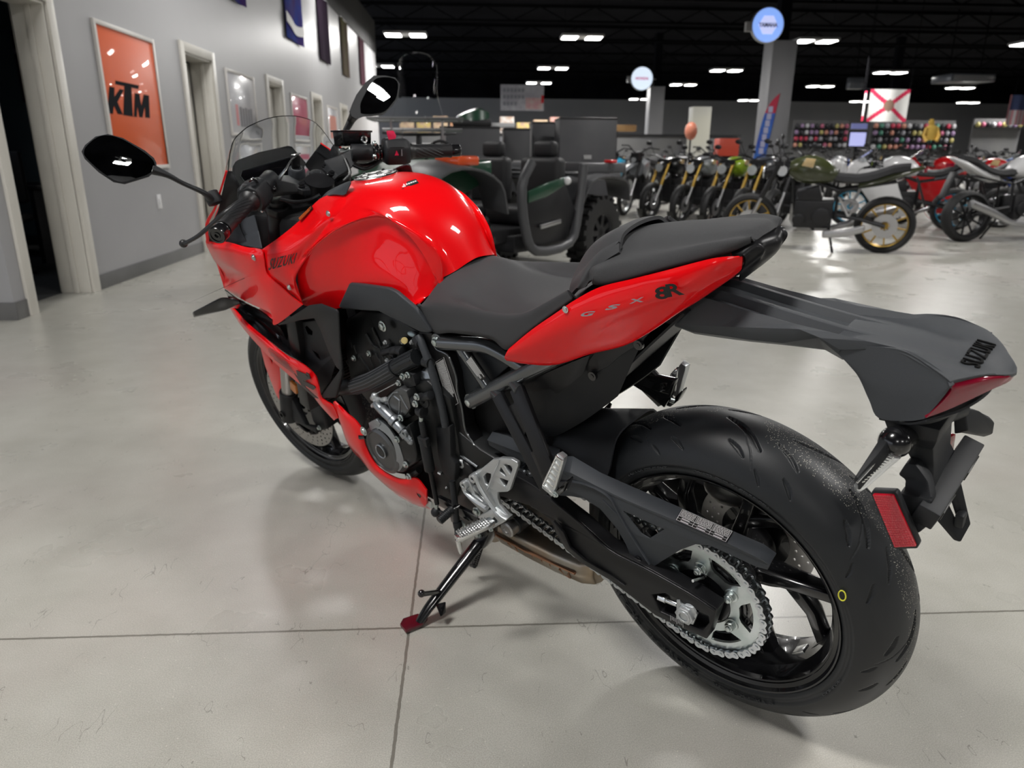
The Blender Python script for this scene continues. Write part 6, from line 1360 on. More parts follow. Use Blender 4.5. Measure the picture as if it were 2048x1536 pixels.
# ---------------- front wheel
fw = bpy.data.objects.new('front_wheel', None); COL.objects.link(fw); fw.parent = bike; fw.matrix_local = FR
gr = []
for k in range(9):
    t0 = 2*PI*k/9
    for sg, sh in ((1, 0), (-1, PI/9)):
        A = lambda pts: [(t0+sh+a, sg*b) for a, b in pts]
        gr.append((A([(0.02, 0.006), (0.10, 0.014), (0.19, 0.028)]), 0.0036, 0.004)); gr.append((A([(0.33, 0.030), (0.39, 0.040), (0.44, 0.050)]), 0.003, 0.003))
tyre('front_tyre', fw, 0.300, 0.060, 0.2290, 0.046, 0.060, gr, N=540, K=50)
mb = MB(); mb.lathe(rim_profile(0.2290, 0.046, 0.200), Vector((0, 0, 0)), Yp, n=100, closed=True); mb.build('rim', M['blk'], fw, ang=28)
mb = MB()
for k in range(5):
    a = math.radians(60+72*k); P = lambda r, q, y=0.0: Vector((r*math.cos(q), y, r*math.sin(q)))
    arm2(mb, P(.03, a), P(.208, a-.20), .028, .020, .04, .028); arm2(mb, P(.03, a), P(.208, a+.20), .028, .020, .04, .028)
mb.lathe([(.02, -.06), (.04, -.06), (.05, 0), (.04, .06), (.02, .06)], Vector((0, 0, 0)), Yp, n=32, closed=True); mb.build('spokes', M['blk'], fw, bev=.002)
dh = []
for k in range(30):
    for q, r in ((0, .122), (.07, .135), (.14, .147)): dh.append((r, 2*PI*k/30+q, .0032))
for s_ in (1, -1):
    disc('front_brake_disc', fw, (0, .0675 if s_ > 0 else -.0625, 0), .155, .112, .005, dh, M['disc'])
    mb = MB()
    out = [Vector(((.075+.030*(1 if k % 2 else 0))*math.cos(PI*k/5), s_*.066, (.075+.030*(1 if k % 2 else 0))*math.sin(PI*k/5))) for k in range(10)]
    mb.poly(out, .006, [[Vector((.04*math.cos(q), s_*.066, .04*math.sin(q))) for q in np.linspace(2*PI, .3, 20)]]); mb.build('disc_carrier', M['blk'], fw)
    for k in range(10): q = 2*PI*k/10+.3; MB().cyl(Vector((.110*math.cos(q), s_*.071, .110*math.sin(q))), Vector((.110*math.cos(q), s_*.060, .110*math.sin(q))), .0065, n=14).build('disc_bobbin', M['disc'], fw)
# front mudguard
rows = []
for y, rr_ in ((0, .322), (.035, .320), (.060, .310), (.072, .290)): rows.append([FR @ Vector((rr_*math.cos(q), y, rr_*math.sin(q))) for q in np.radians([64, 80, 96, 112, 128, 146])])
rows2 = [[Vector((p.x, p.y, p.z)) for p in r] for r in rows]
loc = [[Vector((rr_*math.cos(q), y, rr_*math.sin(q))) for q in np.radians([64, 80, 96, 112, 128, 146])] for y, rr_ in ((0, .322), (.035, .320), (.060, .310), (.072, .290))]
MB().sheet(loc, .003, nu=5, nv=4, sym=True).xf(FR).build('front_mudguard', M['red'], bike)
mg = [(519, 688, .095), (536, 690, .098), (563, 712, .10), (563, 796, .10), (558, 800, .10), (552, 790, .10), (530, 732, .098)]
MB().poly(mg, .004, [[(534, 706, .0985), (544, 728, .0985), (546, 712, .0985), (540, 704, .0985)]]).build('mudguard_side', M['red'], bike, bev=.001)
# =====================================================================  THE REST OF THE SHOWROOM
def C_(h, r=0.45, **k): return mat('paint_%s' % h, h, r, **k)
PAL = {k: C_(v, 0.3, coat=0.6) for k, v in dict(white='d8d8da', silver='8f9296', grey='4b4e54', black='101113', red='c8141c', orange='d8501c', cyan='1f93b8', blue='23489c', green='1d4a30', olive='34391f', yellow='c9a52a', lime='8ca82a', cream='cfb483', pink='d87070', dark='1a1b1e').items()}
M['bgtyre'] = mat('black_tyre', (0.012, 0.012, 0.013), 0.6); M['bgdark'] = mat('dark_mechanical_parts', (0.018, 0.018, 0.020), 0.4, metal=0.3)
M['bgmetal'] = mat('bright_engine_metal', (0.45, 0.45, 0.46), 0.3, metal=0.9); M['bgseat'] = mat('black_saddle', (0.016, 0.016, 0.018), 0.55); M['gold'] = mat('gold_anodised', (0.42, 0.27, 0.06), 0.3, metal=0.8)
M['headlamp'] = mat('headlamp_glass', (0.75, 0.78, 0.80), 0.08, metal=0.6)
# ---- generic background motorcycle: prototypes with parts, built about the rear wheel contact, x forward
def wheel_bm(x, r, tw, spokes, rimr):
    a = MB(); c = Vector((x, 0, r)); h = tw/2
    a.lathe([(r-.045-.03, h*.55), (r-.05, h), (r-.02, h*.85), (r, h*.3), (r, -h*.3), (r-.02, -h*.85), (r-.05, -h), (r-.075, -h*.55)], c, Yp, n=30, closed=True)
    b = MB(); b.lathe([(r-.066, h*.6), (r-.085, h*.5), (r-.085, -h*.5), (r-.066, -h*.6)], c, Yp, n=30, closed=True)
    b.cyl(c-Yp*.06, c+Yp*.06, .035, n=14)
    for k in range(spokes):
        q = 2*PI*k/spokes+.2; e = c+Vector((math.cos(q), 0, math.sin(q)))*(r-.08); b.beam(c, e, .018 if spokes < 12 else .006, .016 if spokes < 12 else .006, up=(0, 1, 0))
    return a, b
def proto(kind):
    root = empty('motorcycle'); P = {}
    WBs = {'naked': 1.43, 'sport': 1.40, 'dirt': 1.48, 'cruiser': 1.60}[kind]; R_ = {'naked': .31, 'sport': .31, 'dirt': .34, 'cruiser': .33}[kind]; Rf = {'dirt': .36}.get(kind, R_)
    for nm, x, r, tw in (('rear_wheel', 0, R_, .17 if kind != 'dirt' else .12), ('front_wheel', WBs, Rf, .12 if kind != 'dirt' else .09)):
        a, b = wheel_bm(x, r, tw, 10 if kind in ('naked', 'sport') else 20, 0)
        wo = a.build(nm, M['bgtyre'], root); P[nm] = wo; P[nm+'_rim'] = b.build('rim', M['bgdark'], wo)
        MB().lathe([(.05, .07), (.13, .07), (.13, .075), (.05, .075)], Vector((x, 0, r)), Yp, n=24, closed=True).build('brake_disc', M['bgmetal'], wo)
    zs = {'naked': .80, 'sport': .82, 'dirt': .93, 'cruiser': .70}[kind]
    # engine, frame, swing arm
    e = MB(); e.box(Vector((WBs*.52, 0, .42)), (.40, .30, .30)).box(Vector((WBs*.56, 0, .60)), (.24, .26, .20), Matrix.Rotation(.3, 3, 'Y')); e.cyl(Vector((WBs*.46, -.19, .40)), Vector((WBs*.46, .19, .40)), .10, n=22); e.cyl(Vector((WBs*.62, -.17, .36)), Vector((WBs*.62, .17, .36)), .07, n=18)
    P['engine'] = e.build('engine', M['bgdark'], root, bev=.012)
    f = MB(); 
    for s_ in (-1, 1):
        f.tube([Vector((0, s_*.10, R_)), Vector((.25, s_*.11, .38)), Vector((WBs*.36, s_*.10, .42))], .022, n=8); f.tube([Vector((WBs*.36, s_*.11, .36)), Vector((WBs*.36, s_*.11, zs-.12)), Vector((WBs*.70, s_*.06, zs+.05))], .018, n=8); f.tube([Vector((-.05, s_*.06, zs-.02)), Vector((WBs*.36, s_*.09, zs-.12))], .014, n=8); f.tube([Vector((WBs*.70, s_*.05, zs)), Vector((WBs*.66, s_*.08, .42)), Vector((WBs*.5, s_*.08, .24))], .014, n=8)
    f.beam(Vector((WBs*.4, .12, .3)), Vector((WBs*.34, .28, .02)), .02, .02)
    P['frame'] = f.build('frame', M['bgdark'], root)
    # exhaust
    x_ = MB(); x_.tube([Vector((WBs*.68, -.10, .5)), Vector((WBs*.66, -.14, .25)), Vector((WBs*.4, -.16, .22)), Vector((.22, -.19, .34)), Vector((-.12, -.20, .46))], [.024, .024, .028, .045, .05], n=12, smooth=3); P['exhaust'] = x_.build('exhaust', M['bgmetal'], root)
    # tank, seat, tail
    xt = WBs*.56
    tk_ = MB().loft([[Vector((x, y*w_, zs+dz+z*h)) for y, z in ((-.6, 0), (-1, .35), (-.8, .85), (-.3, 1), (.3, 1), (.8, .85), (1, .35), (.6, 0))] for x, w_, dz, h in ((xt-.26, .09, -.02, .10), (xt-.16, .13, -.04, .22), (xt, .165, -.05, .29), (xt+.14, .15, -.03, .26), (xt+.24, .10, .03, .15))], nu=2, nv=2)
    if kind == 'dirt': tk_ = MB().loft([[Vector((x, y*w_, zs+dz+z*h)) for y, z in ((-.6, 0), (-1, .35), (-.8, .85), (-.3, 1), (.3, 1), (.8, .85), (1, .35), (.6, 0))] for x, w_, dz, h in ((xt-.2, .08, -.02, .06), (xt, .12, -.10, .16), (xt+.14, .16, -.18, .26), (xt+.30, .14, -.22, .24))], nu=2, nv=2)
    P['tank'] = tk_.build('fuel_tank', PAL['black'], root, ang=50)
    s_ = MB().loft([[Vector((x, y*w_, z0+z)) for y, z in ((-1, 0), (-.9, .05), (-.4, .07), (.4, .07), (.9, .05), (1, 0), (.5, -.03), (-.5, -.03))] for x, w_, z0 in ((-.16, .06, zs+.10+(.06 if kind == 'sport' else 0)), (.0, .10, zs+.08+(.04 if kind == 'sport' else 0)), (.16, .13, zs+.02), (.34, .14, zs-.02), (xt-.18, .09, zs))], nv=2)
    P['seat'] = s_.build('seat', M['bgseat'], root)
    t_ = MB().loft([[Vector((x, y*w_, z0+z*h)) for y, z in ((-1, 0), (-.8, 1), (.8, 1), (1, 0), (.6, -.5), (-.6, -.5))] for x, w_, z0, h in ((-.30, .03, zs+.12+(.06 if kind == 'sport' else 0), .02), (-.12, .075, zs+.06+(.04 if kind == 'sport' else 0), .04), (.10, .11, zs-.02, .05), (.32, .11, zs-.08, .05))])
    P['tail'] = t_.build('tail', PAL['black'], root, bev=.006)
    MB().box(Vector((-.30, 0, zs+.10)), (.03, .10, .04)).build('tail_lamp', M['redlens'], root)
    m_ = MB().beam(Vector((-.24, 0, zs+.02)), Vector((-.36, 0, zs-.28)), .12, .02); P['mudguard'] = m_.build('mudguard', M['bgdark'], root, bev=.003)
    # fork, headlamp, handlebar, mirrors
    rake = Vector((-.42, 0, 1)).normalized(); fa = Vector((WBs, 0, Rf)); top = fa+rake*(1.0-Rf+(.12 if kind == 'dirt' else .0))*1.02
    fo = MB(); 
    for q in (-1, 1): fo.cyl(fa+Yp*.09*q, fa.lerp(top, .45)+Yp*.09*q, .020, n=12)
    P['fork'] = fo.build('fork_legs', M['bgmetal'], root)
    fo = MB()
    for q in (-1, 1): fo.cyl(fa.lerp(top, .42)+Yp*.09*q, top+Yp*.09*q, .026, n=12)
    P['fork_upper'] = fo.build('fork_uppers', M['gold'], root)
    fd = MB().lathe([(Rf+.035, -.06), (Rf+.045, 0), (Rf+.035, .06)], fa, Yp, n=14, a0=PI*.1 if kind != 'dirt' else 0, a1=PI*.62 if kind != 'dirt' else PI*.4)
    if kind == 'dirt': fd = MB().loft([[Vector((x, y, z)) for y, z in ((-w_, z0), (0, z0+.03), (w_, z0))] for x, w_, z0 in ((WBs-.30, .05, Rf*2+.22), (WBs, .07, Rf*2+.16), (WBs+.34, .04, Rf*2+.05))], caps=False)
    P['fender'] = fd.build('front_mudguard', PAL['black'], root)
    hb_ = MB(); hz = top.z+.03
    bw = .36 if kind != 'sport' else .32; bz = hz+(.10 if kind in ('dirt', 'cruiser') else (.05 if kind == 'naked' else -.04))
    hb_.tube([Vector((top.x-.10, -bw, bz-.01)), Vector((top.x-.02, -.2, bz)), Vector((top.x, -.06, hz)), Vector((top.x, .06, hz)), Vector((top.x-.02, .2, bz)), Vector((top.x-.10, bw, bz-.01))], .014, n=8); hb_.box(top, (.09, .22, .05))
    P['bar'] = hb_.build('handlebar', M['bgdark'], root)
    if kind != 'dirt':
        for q in (-1, 1):
            mo = MB().tube([Vector((top.x-.02, q*.22, bz)), Vector((top.x+.02, q*.30, bz+.16))], .006, n=6).sph(Vector((top.x+.02, q*.34, bz+.18)), .06, 10, (.35, 1, .6)); mo.build('mirror', M['bgdark'], root)
    hd_ = MB()
    if kind in ('naked', 'cruiser'): hd_.lathe([(0, .10), (.05, .09), (.085, .0), (.09, -.03), (.085, -.035)], top+Vector((.06, 0, -.09)), (1, 0, -.1), n=24); hd_.v = [v for v in hd_.v]
    else: hd_.loft([[top+Vector((x, y*w_, z)) for y, z in ((-1, -.10), (-.8, .02), (.8, .02), (1, -.10), (0, -.16))] for x, w_ in ((.06, .11), (.16, .08))])
    hl = hd_.build('headlamp', M['bgdark'], root); 
    MB().cyl(top+Vector((.155 if kind in ('naked', 'cruiser') else .17, 0, -.10)), top+Vector((.165 if kind in ('naked', 'cruiser') else .18, 0, -.10)), .07 if kind != 'dirt' else .045, n=22).build('headlamp_glass', M['headlamp'], hl)
    if kind == 'sport':
        for q in (-1, 1):
            fr_ = MB().sheet([[Vector((WBs*.98+.06, q*.10, .86)), Vector((WBs*.80, q*.19, .90)), Vector((WBs*.60, q*.20, .84))], [Vector((WBs*.96+.02, q*.12, .70)), Vector((WBs*.80, q*.23, .68)), Vector((WBs*.55, q*.21, .62))], [Vector((WBs*.84, q*.14, .46)), Vector((WBs*.70, q*.21, .42)), Vector((WBs*.46, q*.20, .36))], [Vector((WBs*.72, q*.05, .24)), Vector((WBs*.60, q*.10, .20)), Vector((WBs*.40, q*.10, .20))]], .006, nu=3, nv=3)
            P['fairing%d' % q] = fr_.build('fairing', PAL['red'], root)
        nz = MB().sheet([[Vector((WBs+.12, 0, .78)), Vector((WBs+.08, 0, .96)), Vector((WBs-.10, 0, 1.06))], [Vector((WBs+.06, .09, .80)), Vector((WBs+.02, .10, .94)), Vector((WBs-.14, .10, 1.0))], [Vector((WBs-.02, .15, .80)), Vector((WBs-.08, .16, .90)), Vector((WBs-.20, .16, .94))]], .006, nu=3, nv=3, sym=True)
        P['nose'] = nz.build('nose_fairing', PAL['red'], root)
        MB().sheet([[Vector((WBs-.0, 0, 1.02)), Vector((WBs-.20, 0, 1.17))], [Vector((WBs-.02, .08, 1.0)), Vector((WBs-.20, .07, 1.14))], [Vector((WBs-.12, .14, .98)), Vector((WBs-.22, .11, 1.06))]], .003, nu=3, nv=3, sym=True).build('windscreen', M['glassclr'], root)
    if kind == 'dirt':
        for q in (-1, 1):
            P['shroud%d' % q] = MB().poly([Vector((WBs*.60, q*.16, .98)), Vector((WBs*.82, q*.18, .92)), Vector((WBs*.84, q*.17, .80)), Vector((WBs*.66, q*.16, .66)), Vector((WBs*.56, q*.15, .80))], .01, d=(0, -q, 0)).build('radiator_shroud', PAL['orange'], root, bev=.003)
    root['_k'] = kind; return root
KP = {}
used_proto = set()
def recolour(root, spec):
    for ch in [root]+list(KIDS(root))+[g for c in KIDS(root) for g in KIDS(c)]:
        n_ = ch.name.split('.')[0]
        if n_ in spec and ch.type == 'MESH':
            ch.material_slots[0].link = 'OBJECT'; ch.material_slots[0].material = spec[n_]
def place(kind, x, y, hd, label, body, group=None, wheel=None, fork=None, seat=None, lean=0.05, sc_=1.0, fender=None, tail=None):
    if kind not in KP: KP[kind] = proto(kind); r = KP[kind]
    else: r = copy_tree(KP[kind])
    r.location = (x, y, -0.004); r.rotation_euler = (-lean if kind != 'x' else 0, 0, hd); r.scale = (sc_,)*3
    body = PAL[body] if isinstance(body, str) else body
    spec = {'fuel_tank': body, 'tail': PAL[tail] if tail else body, 'front_mudguard': PAL[fender] if fender else body, 'fairing': body, 'nose_fairing': body, 'radiator_shroud': body, 'rim': M[wheel] if wheel in M else (PAL[wheel] if wheel else M['bgdark']), 'fork_uppers': M[fork] if fork in M else (PAL[fork] if fork else M['bgdark']), 'seat': seat or M['bgseat']}
    recolour(r, spec); tag(r, label, 'motorcycle', group); return r
A_ = math.atan2
# nearest bikes on the right
b1 = place('naked', 4.12, 6.86, A_(.50, -1.0), 'black and dark green motorcycle with a gold rear wheel, first of the parked row', 'olive', wheel='gold', fork='bgdark', lean=.10, sc_=1.02)
MB().poly([Vector((.80, .170, .93)), Vector((.92, .172, .95)), Vector((.88, .172, 1.03)), Vector((.78, .170, 1.02))], .01, d=(0, -1, 0)).build('tank_badge', PAL['cream'], b1, bev=.002)
MB().tube([Vector((.38, .17, .42)), Vector((.50, .18, .62)), Vector((.30, .17, .56)), Vector((.38, .17, .42))], .014, n=8).build('footrest_hanger', M['bgmetal'], b1)
MB().loft([[Vector((x, .20+y, z)) for y, z in ((-.04, z0-.04), (.04, z0-.04), (.04, z0+.04), (-.04, z0+.04))] for x, z0 in ((.62, .22), (.40, .24), (.20, .30))]).build('silencer', M['bgmetal'], b1, bev=.02)
b2 = place('sport', 5.84, 7.96, A_(.10, 1.0), 'white and black sport motorcycle cut off by the right edge', 'white', fork='bgdark', lean=.09, sc_=1.04)
b3 = place('sport', 6.6, 9.4, A_(.55, -1.0), 'grey seated motorcycle with a white and cyan body behind the gold wheeled one', 'white', wheel='cyan', lean=.07, tail='grey')
b4 = place('sport', 7.7, 9.9, A_(.55, -1.0), 'red and white sport motorcycle left of the white one', 'red', wheel='grey', lean=.07, tail='white')
b5 = place('naked', 8.9, 10.5, A_(.55, -1.0), 'white motorcycle with a red tank behind the white sport one', 'red', lean=.07, tail='white')
b6 = place('sport', 10.2, 11.1, A_(.55, -1.0), 'blue sport motorcycle far right behind the white one', 'blue', lean=.07)
# slanted row of roadsters seen from the front, going back to the left
rowc = [('dark', 'black roadster nearest to the gold wheeled bike'), ('grey', 'grey roadster with gold forks'), ('lime', 'roadster with a lime green front and gold forks'), ('silver', 'silver roadster with gold forks'), ('black', 'black roadster with gold forks, mid row'), ('white', 'white headlamp roadster in the slanted row'), ('silver', 'silver trail bike with bare wheels'), ('cyan', 'cyan trimmed trail bike'), ('grey', 'grey trail bike next to the side-by-side')]
cont = [(1532, 468), (1474, 461), (1416, 454), (1356, 446), (1296, 438), (1246, 431), (1200, 421)]
rowc = rowc[:5]+rowc[6:8]
for i, ((c, l), (px, py)) in enumerate(zip(rowc, cont)):
    p = PZ(px, py); hd = A_(-.72, -.70) if i < 5 else A_(-.80, -.50); k = 'naked' if i < 5 else 'dirt'; L_ = 1.43 if i < 5 else 1.48
    place(k, p.x-math.cos(hd)*L_, p.y-math.sin(hd)*L_, hd, l, c, fork='gold' if i in (1, 2, 3, 4) else 'bgdark', lean=.10, wheel='silver' if i > 4 else None, fender=c if i > 4 else 'black')
# second and third rows
rn = random.Random(11); cols = ['black', 'white', 'red', 'grey', 'orange', 'blue', 'silver', 'lime', 'red', 'white', 'dark', 'cyan', 'black', 'orange']
rows_ = [(4.1, 13.9, 11, 1.02, .25, 'second row'), (4.2, 16.2, 15, 1.05, .15, 'third row'), (5.0, 19.4, 18, 1.15, .1, 'fourth row'), (1.5, 23.0, 20, 1.25, .05, 'fifth row')]
NUM = ['first', 'second', 'third', 'fourth', 'fifth', 'sixth', 'seventh', 'eighth', 'ninth', 'tenth', 'eleventh', 'twelfth', 'thirteenth', 'fourteenth', 'fifteenth', 'sixteenth', 'seventeenth', 'eighteenth', 'nineteenth', 'twentieth']
for (x0, y0, n, dx, dy, nm) in rows_:
    for i in range(n):
        x = x0+dx*i; y = y0+dy*i
        if abs(x-7.88) < .9 and abs(y-19.8) < 1.8: continue
        k = rn.choice(['naked', 'sport', 'naked', 'dirt', 'cruiser']); c = rn.choice(cols)
        place(k, x+.7, y+.9, A_(-.85, -.55)+rn.uniform(-.06, .06), '%s %s motorcycle, %s from the left in the %s' % (c, {'naked': 'roadster', 'sport': 'faired', 'dirt': 'trail', 'cruiser': 'low'}[k], NUM[i], nm), c, fork=rn.choice(['gold', 'bgdark', 'bgmetal']), lean=.07, wheel=rn.choice([None, None, 'gold', 'silver']))
# ---- side-by-side vehicle
uv = empty('side_by_side', (.20, 6.14, 0)); ux = Vector((-.65, -.76, 0)).normalized(); uv.rotation_euler = (0, 0, A_(ux.y, ux.x))
tag(uv, 'dark green and black side-by-side off-road buggy behind the red motorcycle', 'off-road vehicle')
M['uvgrey'] = mat('dark_grey_moulded_plastic', (0.060, 0.061, 0.066), 0.42, bump=(300, .2)); M['uvgreen'] = mat('dark_green_plastic', (0.012, 0.055, 0.030), 0.3, coat=.5)
def atv_wheel(par, x, y, r, w_, nm='wheel'):
    mb = MB(); c = Vector((x, y, r)); mb.lathe([(r*.52, w_*.45), (r*.60, w_*.5), (r*.93, w_*.48), (r*.97, w_*.3), (r*.97, -w_*.3), (r*.93, -w_*.48), (r*.60, -w_*.5), (r*.52, -w_*.45)], c, Yp, n=34, closed=True)
    for k in range(22):
        q = 2*PI*k/22
        for sy in (-1, 1): p = c+Vector((math.cos(q+.07*sy)*r*.965, sy*w_*.27, math.sin(q+.07*sy)*r*.965)); mb.box(p, (.050, w_*.42, .045), Matrix.Rotation(-q, 3, 'Y'))
    o = mb.build(nm, M['bgtyre'], par)
    m2 = MB(); m2.lathe([(r*.54, w_*.44), (r*.50, w_*.40), (r*.46, w_*.2), (r*.46, -w_*.4), (r*.54, -w_*.44)], c, Yp, n=34, closed=True); m2.cyl(c, c+Yp*w_*.36*(1 if y > 0 else -1), .07, n=16)
    for k in range(7): q = 2*PI*k/7; m2.beam(c+Yp*w_*.3*(1 if y > 0 else -1), c+Vector((math.cos(q)*r*.5, w_*.3*(1 if y > 0 else -1), math.sin(q)*r*.5)), .05, .03, up=(0, 1, 0))
    m2.build('rim', mat('dark_alloy', (.05, .05, .055), .35, metal=.7), o); return o
for x in (0, 1.98):
    for y in (.56, -.56): atv_wheel(uv, x, y, .335, .24)
UVB = lambda *a: [Vector(p) for p in a]
MB().box2((-.30, -.52, .34), (2.35, .52, .46)).box2((.45, -.60, .26), (1.30, .60, .40)).build('floor_pan', M['bgdark'], uv, bev=.02)
for q in (1, -1):
    MB().sheet([UVB((-.46, q*.70, .62), (-.36, q*.72, .80), (-.05, q*.72, .86), (.30, q*.72, .82), (.44, q*.70, .60)), UVB((-.46, q*.45, .66), (-.36, q*.45, .84), (-.05, q*.45, .90), (.30, q*.45, .86), (.44, q*.45, .62))], .02, nu=3, nv=2).build('wheel_arch', M['uvgrey'], uv, bev=.004)
    MB().sheet([UVB((1.50, q*.70, .60), (1.62, q*.72, .84), (1.95, q*.72, .95), (2.28, q*.72, .90), (2.45, q*.70, .66)), UVB((1.50, q*.45, .64), (1.62, q*.45, .88), (1.95, q*.42, 1.0), (2.28, q*.42, .96), (2.45, q*.45, .72))], .02, nu=3, nv=2).build('wheel_arch', M['uvgrey'], uv, bev=.004)
    mb = MB().tube(UVB((.40, q*.68, .95), (.50, q*.70, .55), (.66, q*.72, .30), (1.16, q*.72, .28), (1.30, q*.71, .46), (1.34, q*.70, .80), (1.20, q*.69, .98)), .040, n=12, smooth=3); mb.build('door_frame', M['uvgrey'], uv)
    mb = MB().poly(UVB((.52, q*.69, .56), (.68, q*.69, .33), (1.14, q*.69, .31), (1.27, q*.69, .48), (1.28, q*.69, .66), (1.0, q*.69, .70), (.70, q*.69, .80)), .02, d=(0, -q, 0)); mb.build('door_panel', M['bgdark'], uv, bev=.005)
    MB().beam(Vector((.80, q*.715, .50)), Vector((1.10, q*.715, .47)), .02, .035).build('door_handle', M['bgmetal'], uv, bev=.005)
    MB().poly(UVB((.72, q*.71, .80), (1.00, q*.71, .71), (1.26, q*.71, .67), (1.26, q*.71, .76), (1.0, q*.71, .82), (.74, q*.71, .86)), .02, d=(0, -q, 0)).build('green_trim', M['uvgreen'], uv, bev=.005)
    MB().sph(Vector((.72, q*.72, .83)), .035, 12).build('marker', PAL['white'], uv)
for q in (.30, -.30):
    MB().box2((.55, q-.23, .46), (1.05, q+.23, .62)).box2((.42, q-.22, .60), (.56, q+.22, 1.02)).build('bucket_seat', M['bgseat'], uv, bev=.05, seg=3); MB().box2((.40, q-.12, 1.02), (.50, q+.12, 1.16)).build('headrest', M['bgseat'], uv, bev=.04, seg=3)
MB().box2((-.42, -.60, .82), (.30, .60, .88)).box2((-.50, -.60, .88), (.30, -.55, .97)).box2((-.50, .55, .88), (.30, .60, .97)).box2((-.52, -.60, .88), (-.47, .60, .97)).build('cargo_bed', M['uvgrey'], uv, bev=.012)
MB().loft([UVB((1.45, -.50, .86), (1.45, .50, .86), (1.45, .50, 1.0), (1.45, -.50, 1.0)), UVB((1.95, -.46, .74), (1.75, .46, .74), (1.75, .44, .98), (1.75, -.44, .98)), UVB((2.45, -.36, .60), (2.45, .36, .60), (2.45, .34, .80), (2.45, -.34, .80))]).build('hood', M['uvgreen'], uv, bev=.03, seg=3)
MB().tube([Vector((1.20, -.3+.17*math.cos(a), .98+.17*math.sin(a))) for a in np.linspace(0, 2*PI, 20, endpoint=False)], .014, n=8, closed=True).cyl(Vector((1.20, -.3, .98)), Vector((1.40, -.3, .90)), .02).build('steering_wheel', M['bgdark'], uv)
MB().box2((1.78, .40, .96), (2.02, .64, 1.03)).build('orange_cap', PAL['orange'], uv, bev=.02); MB().box2((-.30, .54, .97), (-.18, .62, 1.0)).build('red_marker', PAL['red'], uv, bev=.01)
# ---- utility quad with chrome racks, green hood, tall screen
qd_ = empty('quad_bike', (-1.16, 8.75, 0)); qd_.scale = (1.12,)*3; qd_.rotation_euler = (0, 0, A_(-1, .02)); tag(qd_, 'dark green utility quad with steel racks and a tall clear windscreen', 'quad bike')
for x in (0, 1.30):
    for y in (.42, -.42): atv_wheel(qd_, x, y, .32, .22)
MB().box2((-.2, -.25, .40), (1.5, .25, .62)).box2((.35, -.18, .5), (.95, .18, .85)).build('body', M['bgdark'], qd_, bev=.03)
for x in (0, 1.30): MB().sheet([UVB((x-.42, .56, .62), (x-.2, .58, .82), (x+.15, .58, .84), (x+.40, .54, .66)), UVB((x-.40, 0, .78), (x-.2, 0, .95), (x+.15, 0, .95), (x+.38, 0, .80))], .02, nu=3, nv=3, sym=False).mirror().build('fender', M['uvgreen'], qd_)
MB().loft([[Vector((x, y*w_, z0+z)) for y, z in ((-1, -.1), (-.9, .08), (.9, .08), (1, -.1))] for x, w_, z0 in ((.0, .17, .98), (.4, .18, .92), (.85, .13, .95))]).build('seat', M['bgseat'], qd_, bev=.03)
for x0, x1, z in ((-.45, .10, 1.20), (1.05, 1.62, 1.25)):
    mb = MB(); 
    for y in np.linspace(-.42, .42, 6): mb.tube([Vector((x0, y, z)), Vector((x1, y, z))], .011, n=8)
    mb.tube(UVB((x0, -.45, z), (x1, -.45, z), (x1, .45, z), (x0, .45, z)), .014, n=8, closed=True)
    for y in (-.25, .25): mb.tube([Vector(((x0+x1)/2, y, z)), Vector(((x0+x1)/2, y, z-.38))], .011, n=8)
    mb.build('rack', M['bgmetal'], qd_)
MB().tube(UVB((.86, -.38, 1.14), (.98, -.15, 1.12), (.98, .15, 1.12), (.86, .38, 1.14)), .014, n=8).cyl(Vector((.98, 0, 1.1)), Vector((1.08, 0, .8)), .03).build('handlebar', M['bgdark'], qd_)
MB().sheet([UVB((1.06, 0, 1.22), (1.04, 0, 1.5), (1.0, 0, 1.72), (.96, 0, 1.90)), UVB((1.04, .16, 1.22), (1.02, .14, 1.5), (.98, .15, 1.72), (.95, .13, 1.87)), UVB((.98, .27, 1.24), (.97, .20, 1.5), (.95, .20, 1.66), (.93, .20, 1.78))], .004, nu=4, nv=4, sym=True).build('tall_windscreen', M['glassclr'], qd_)
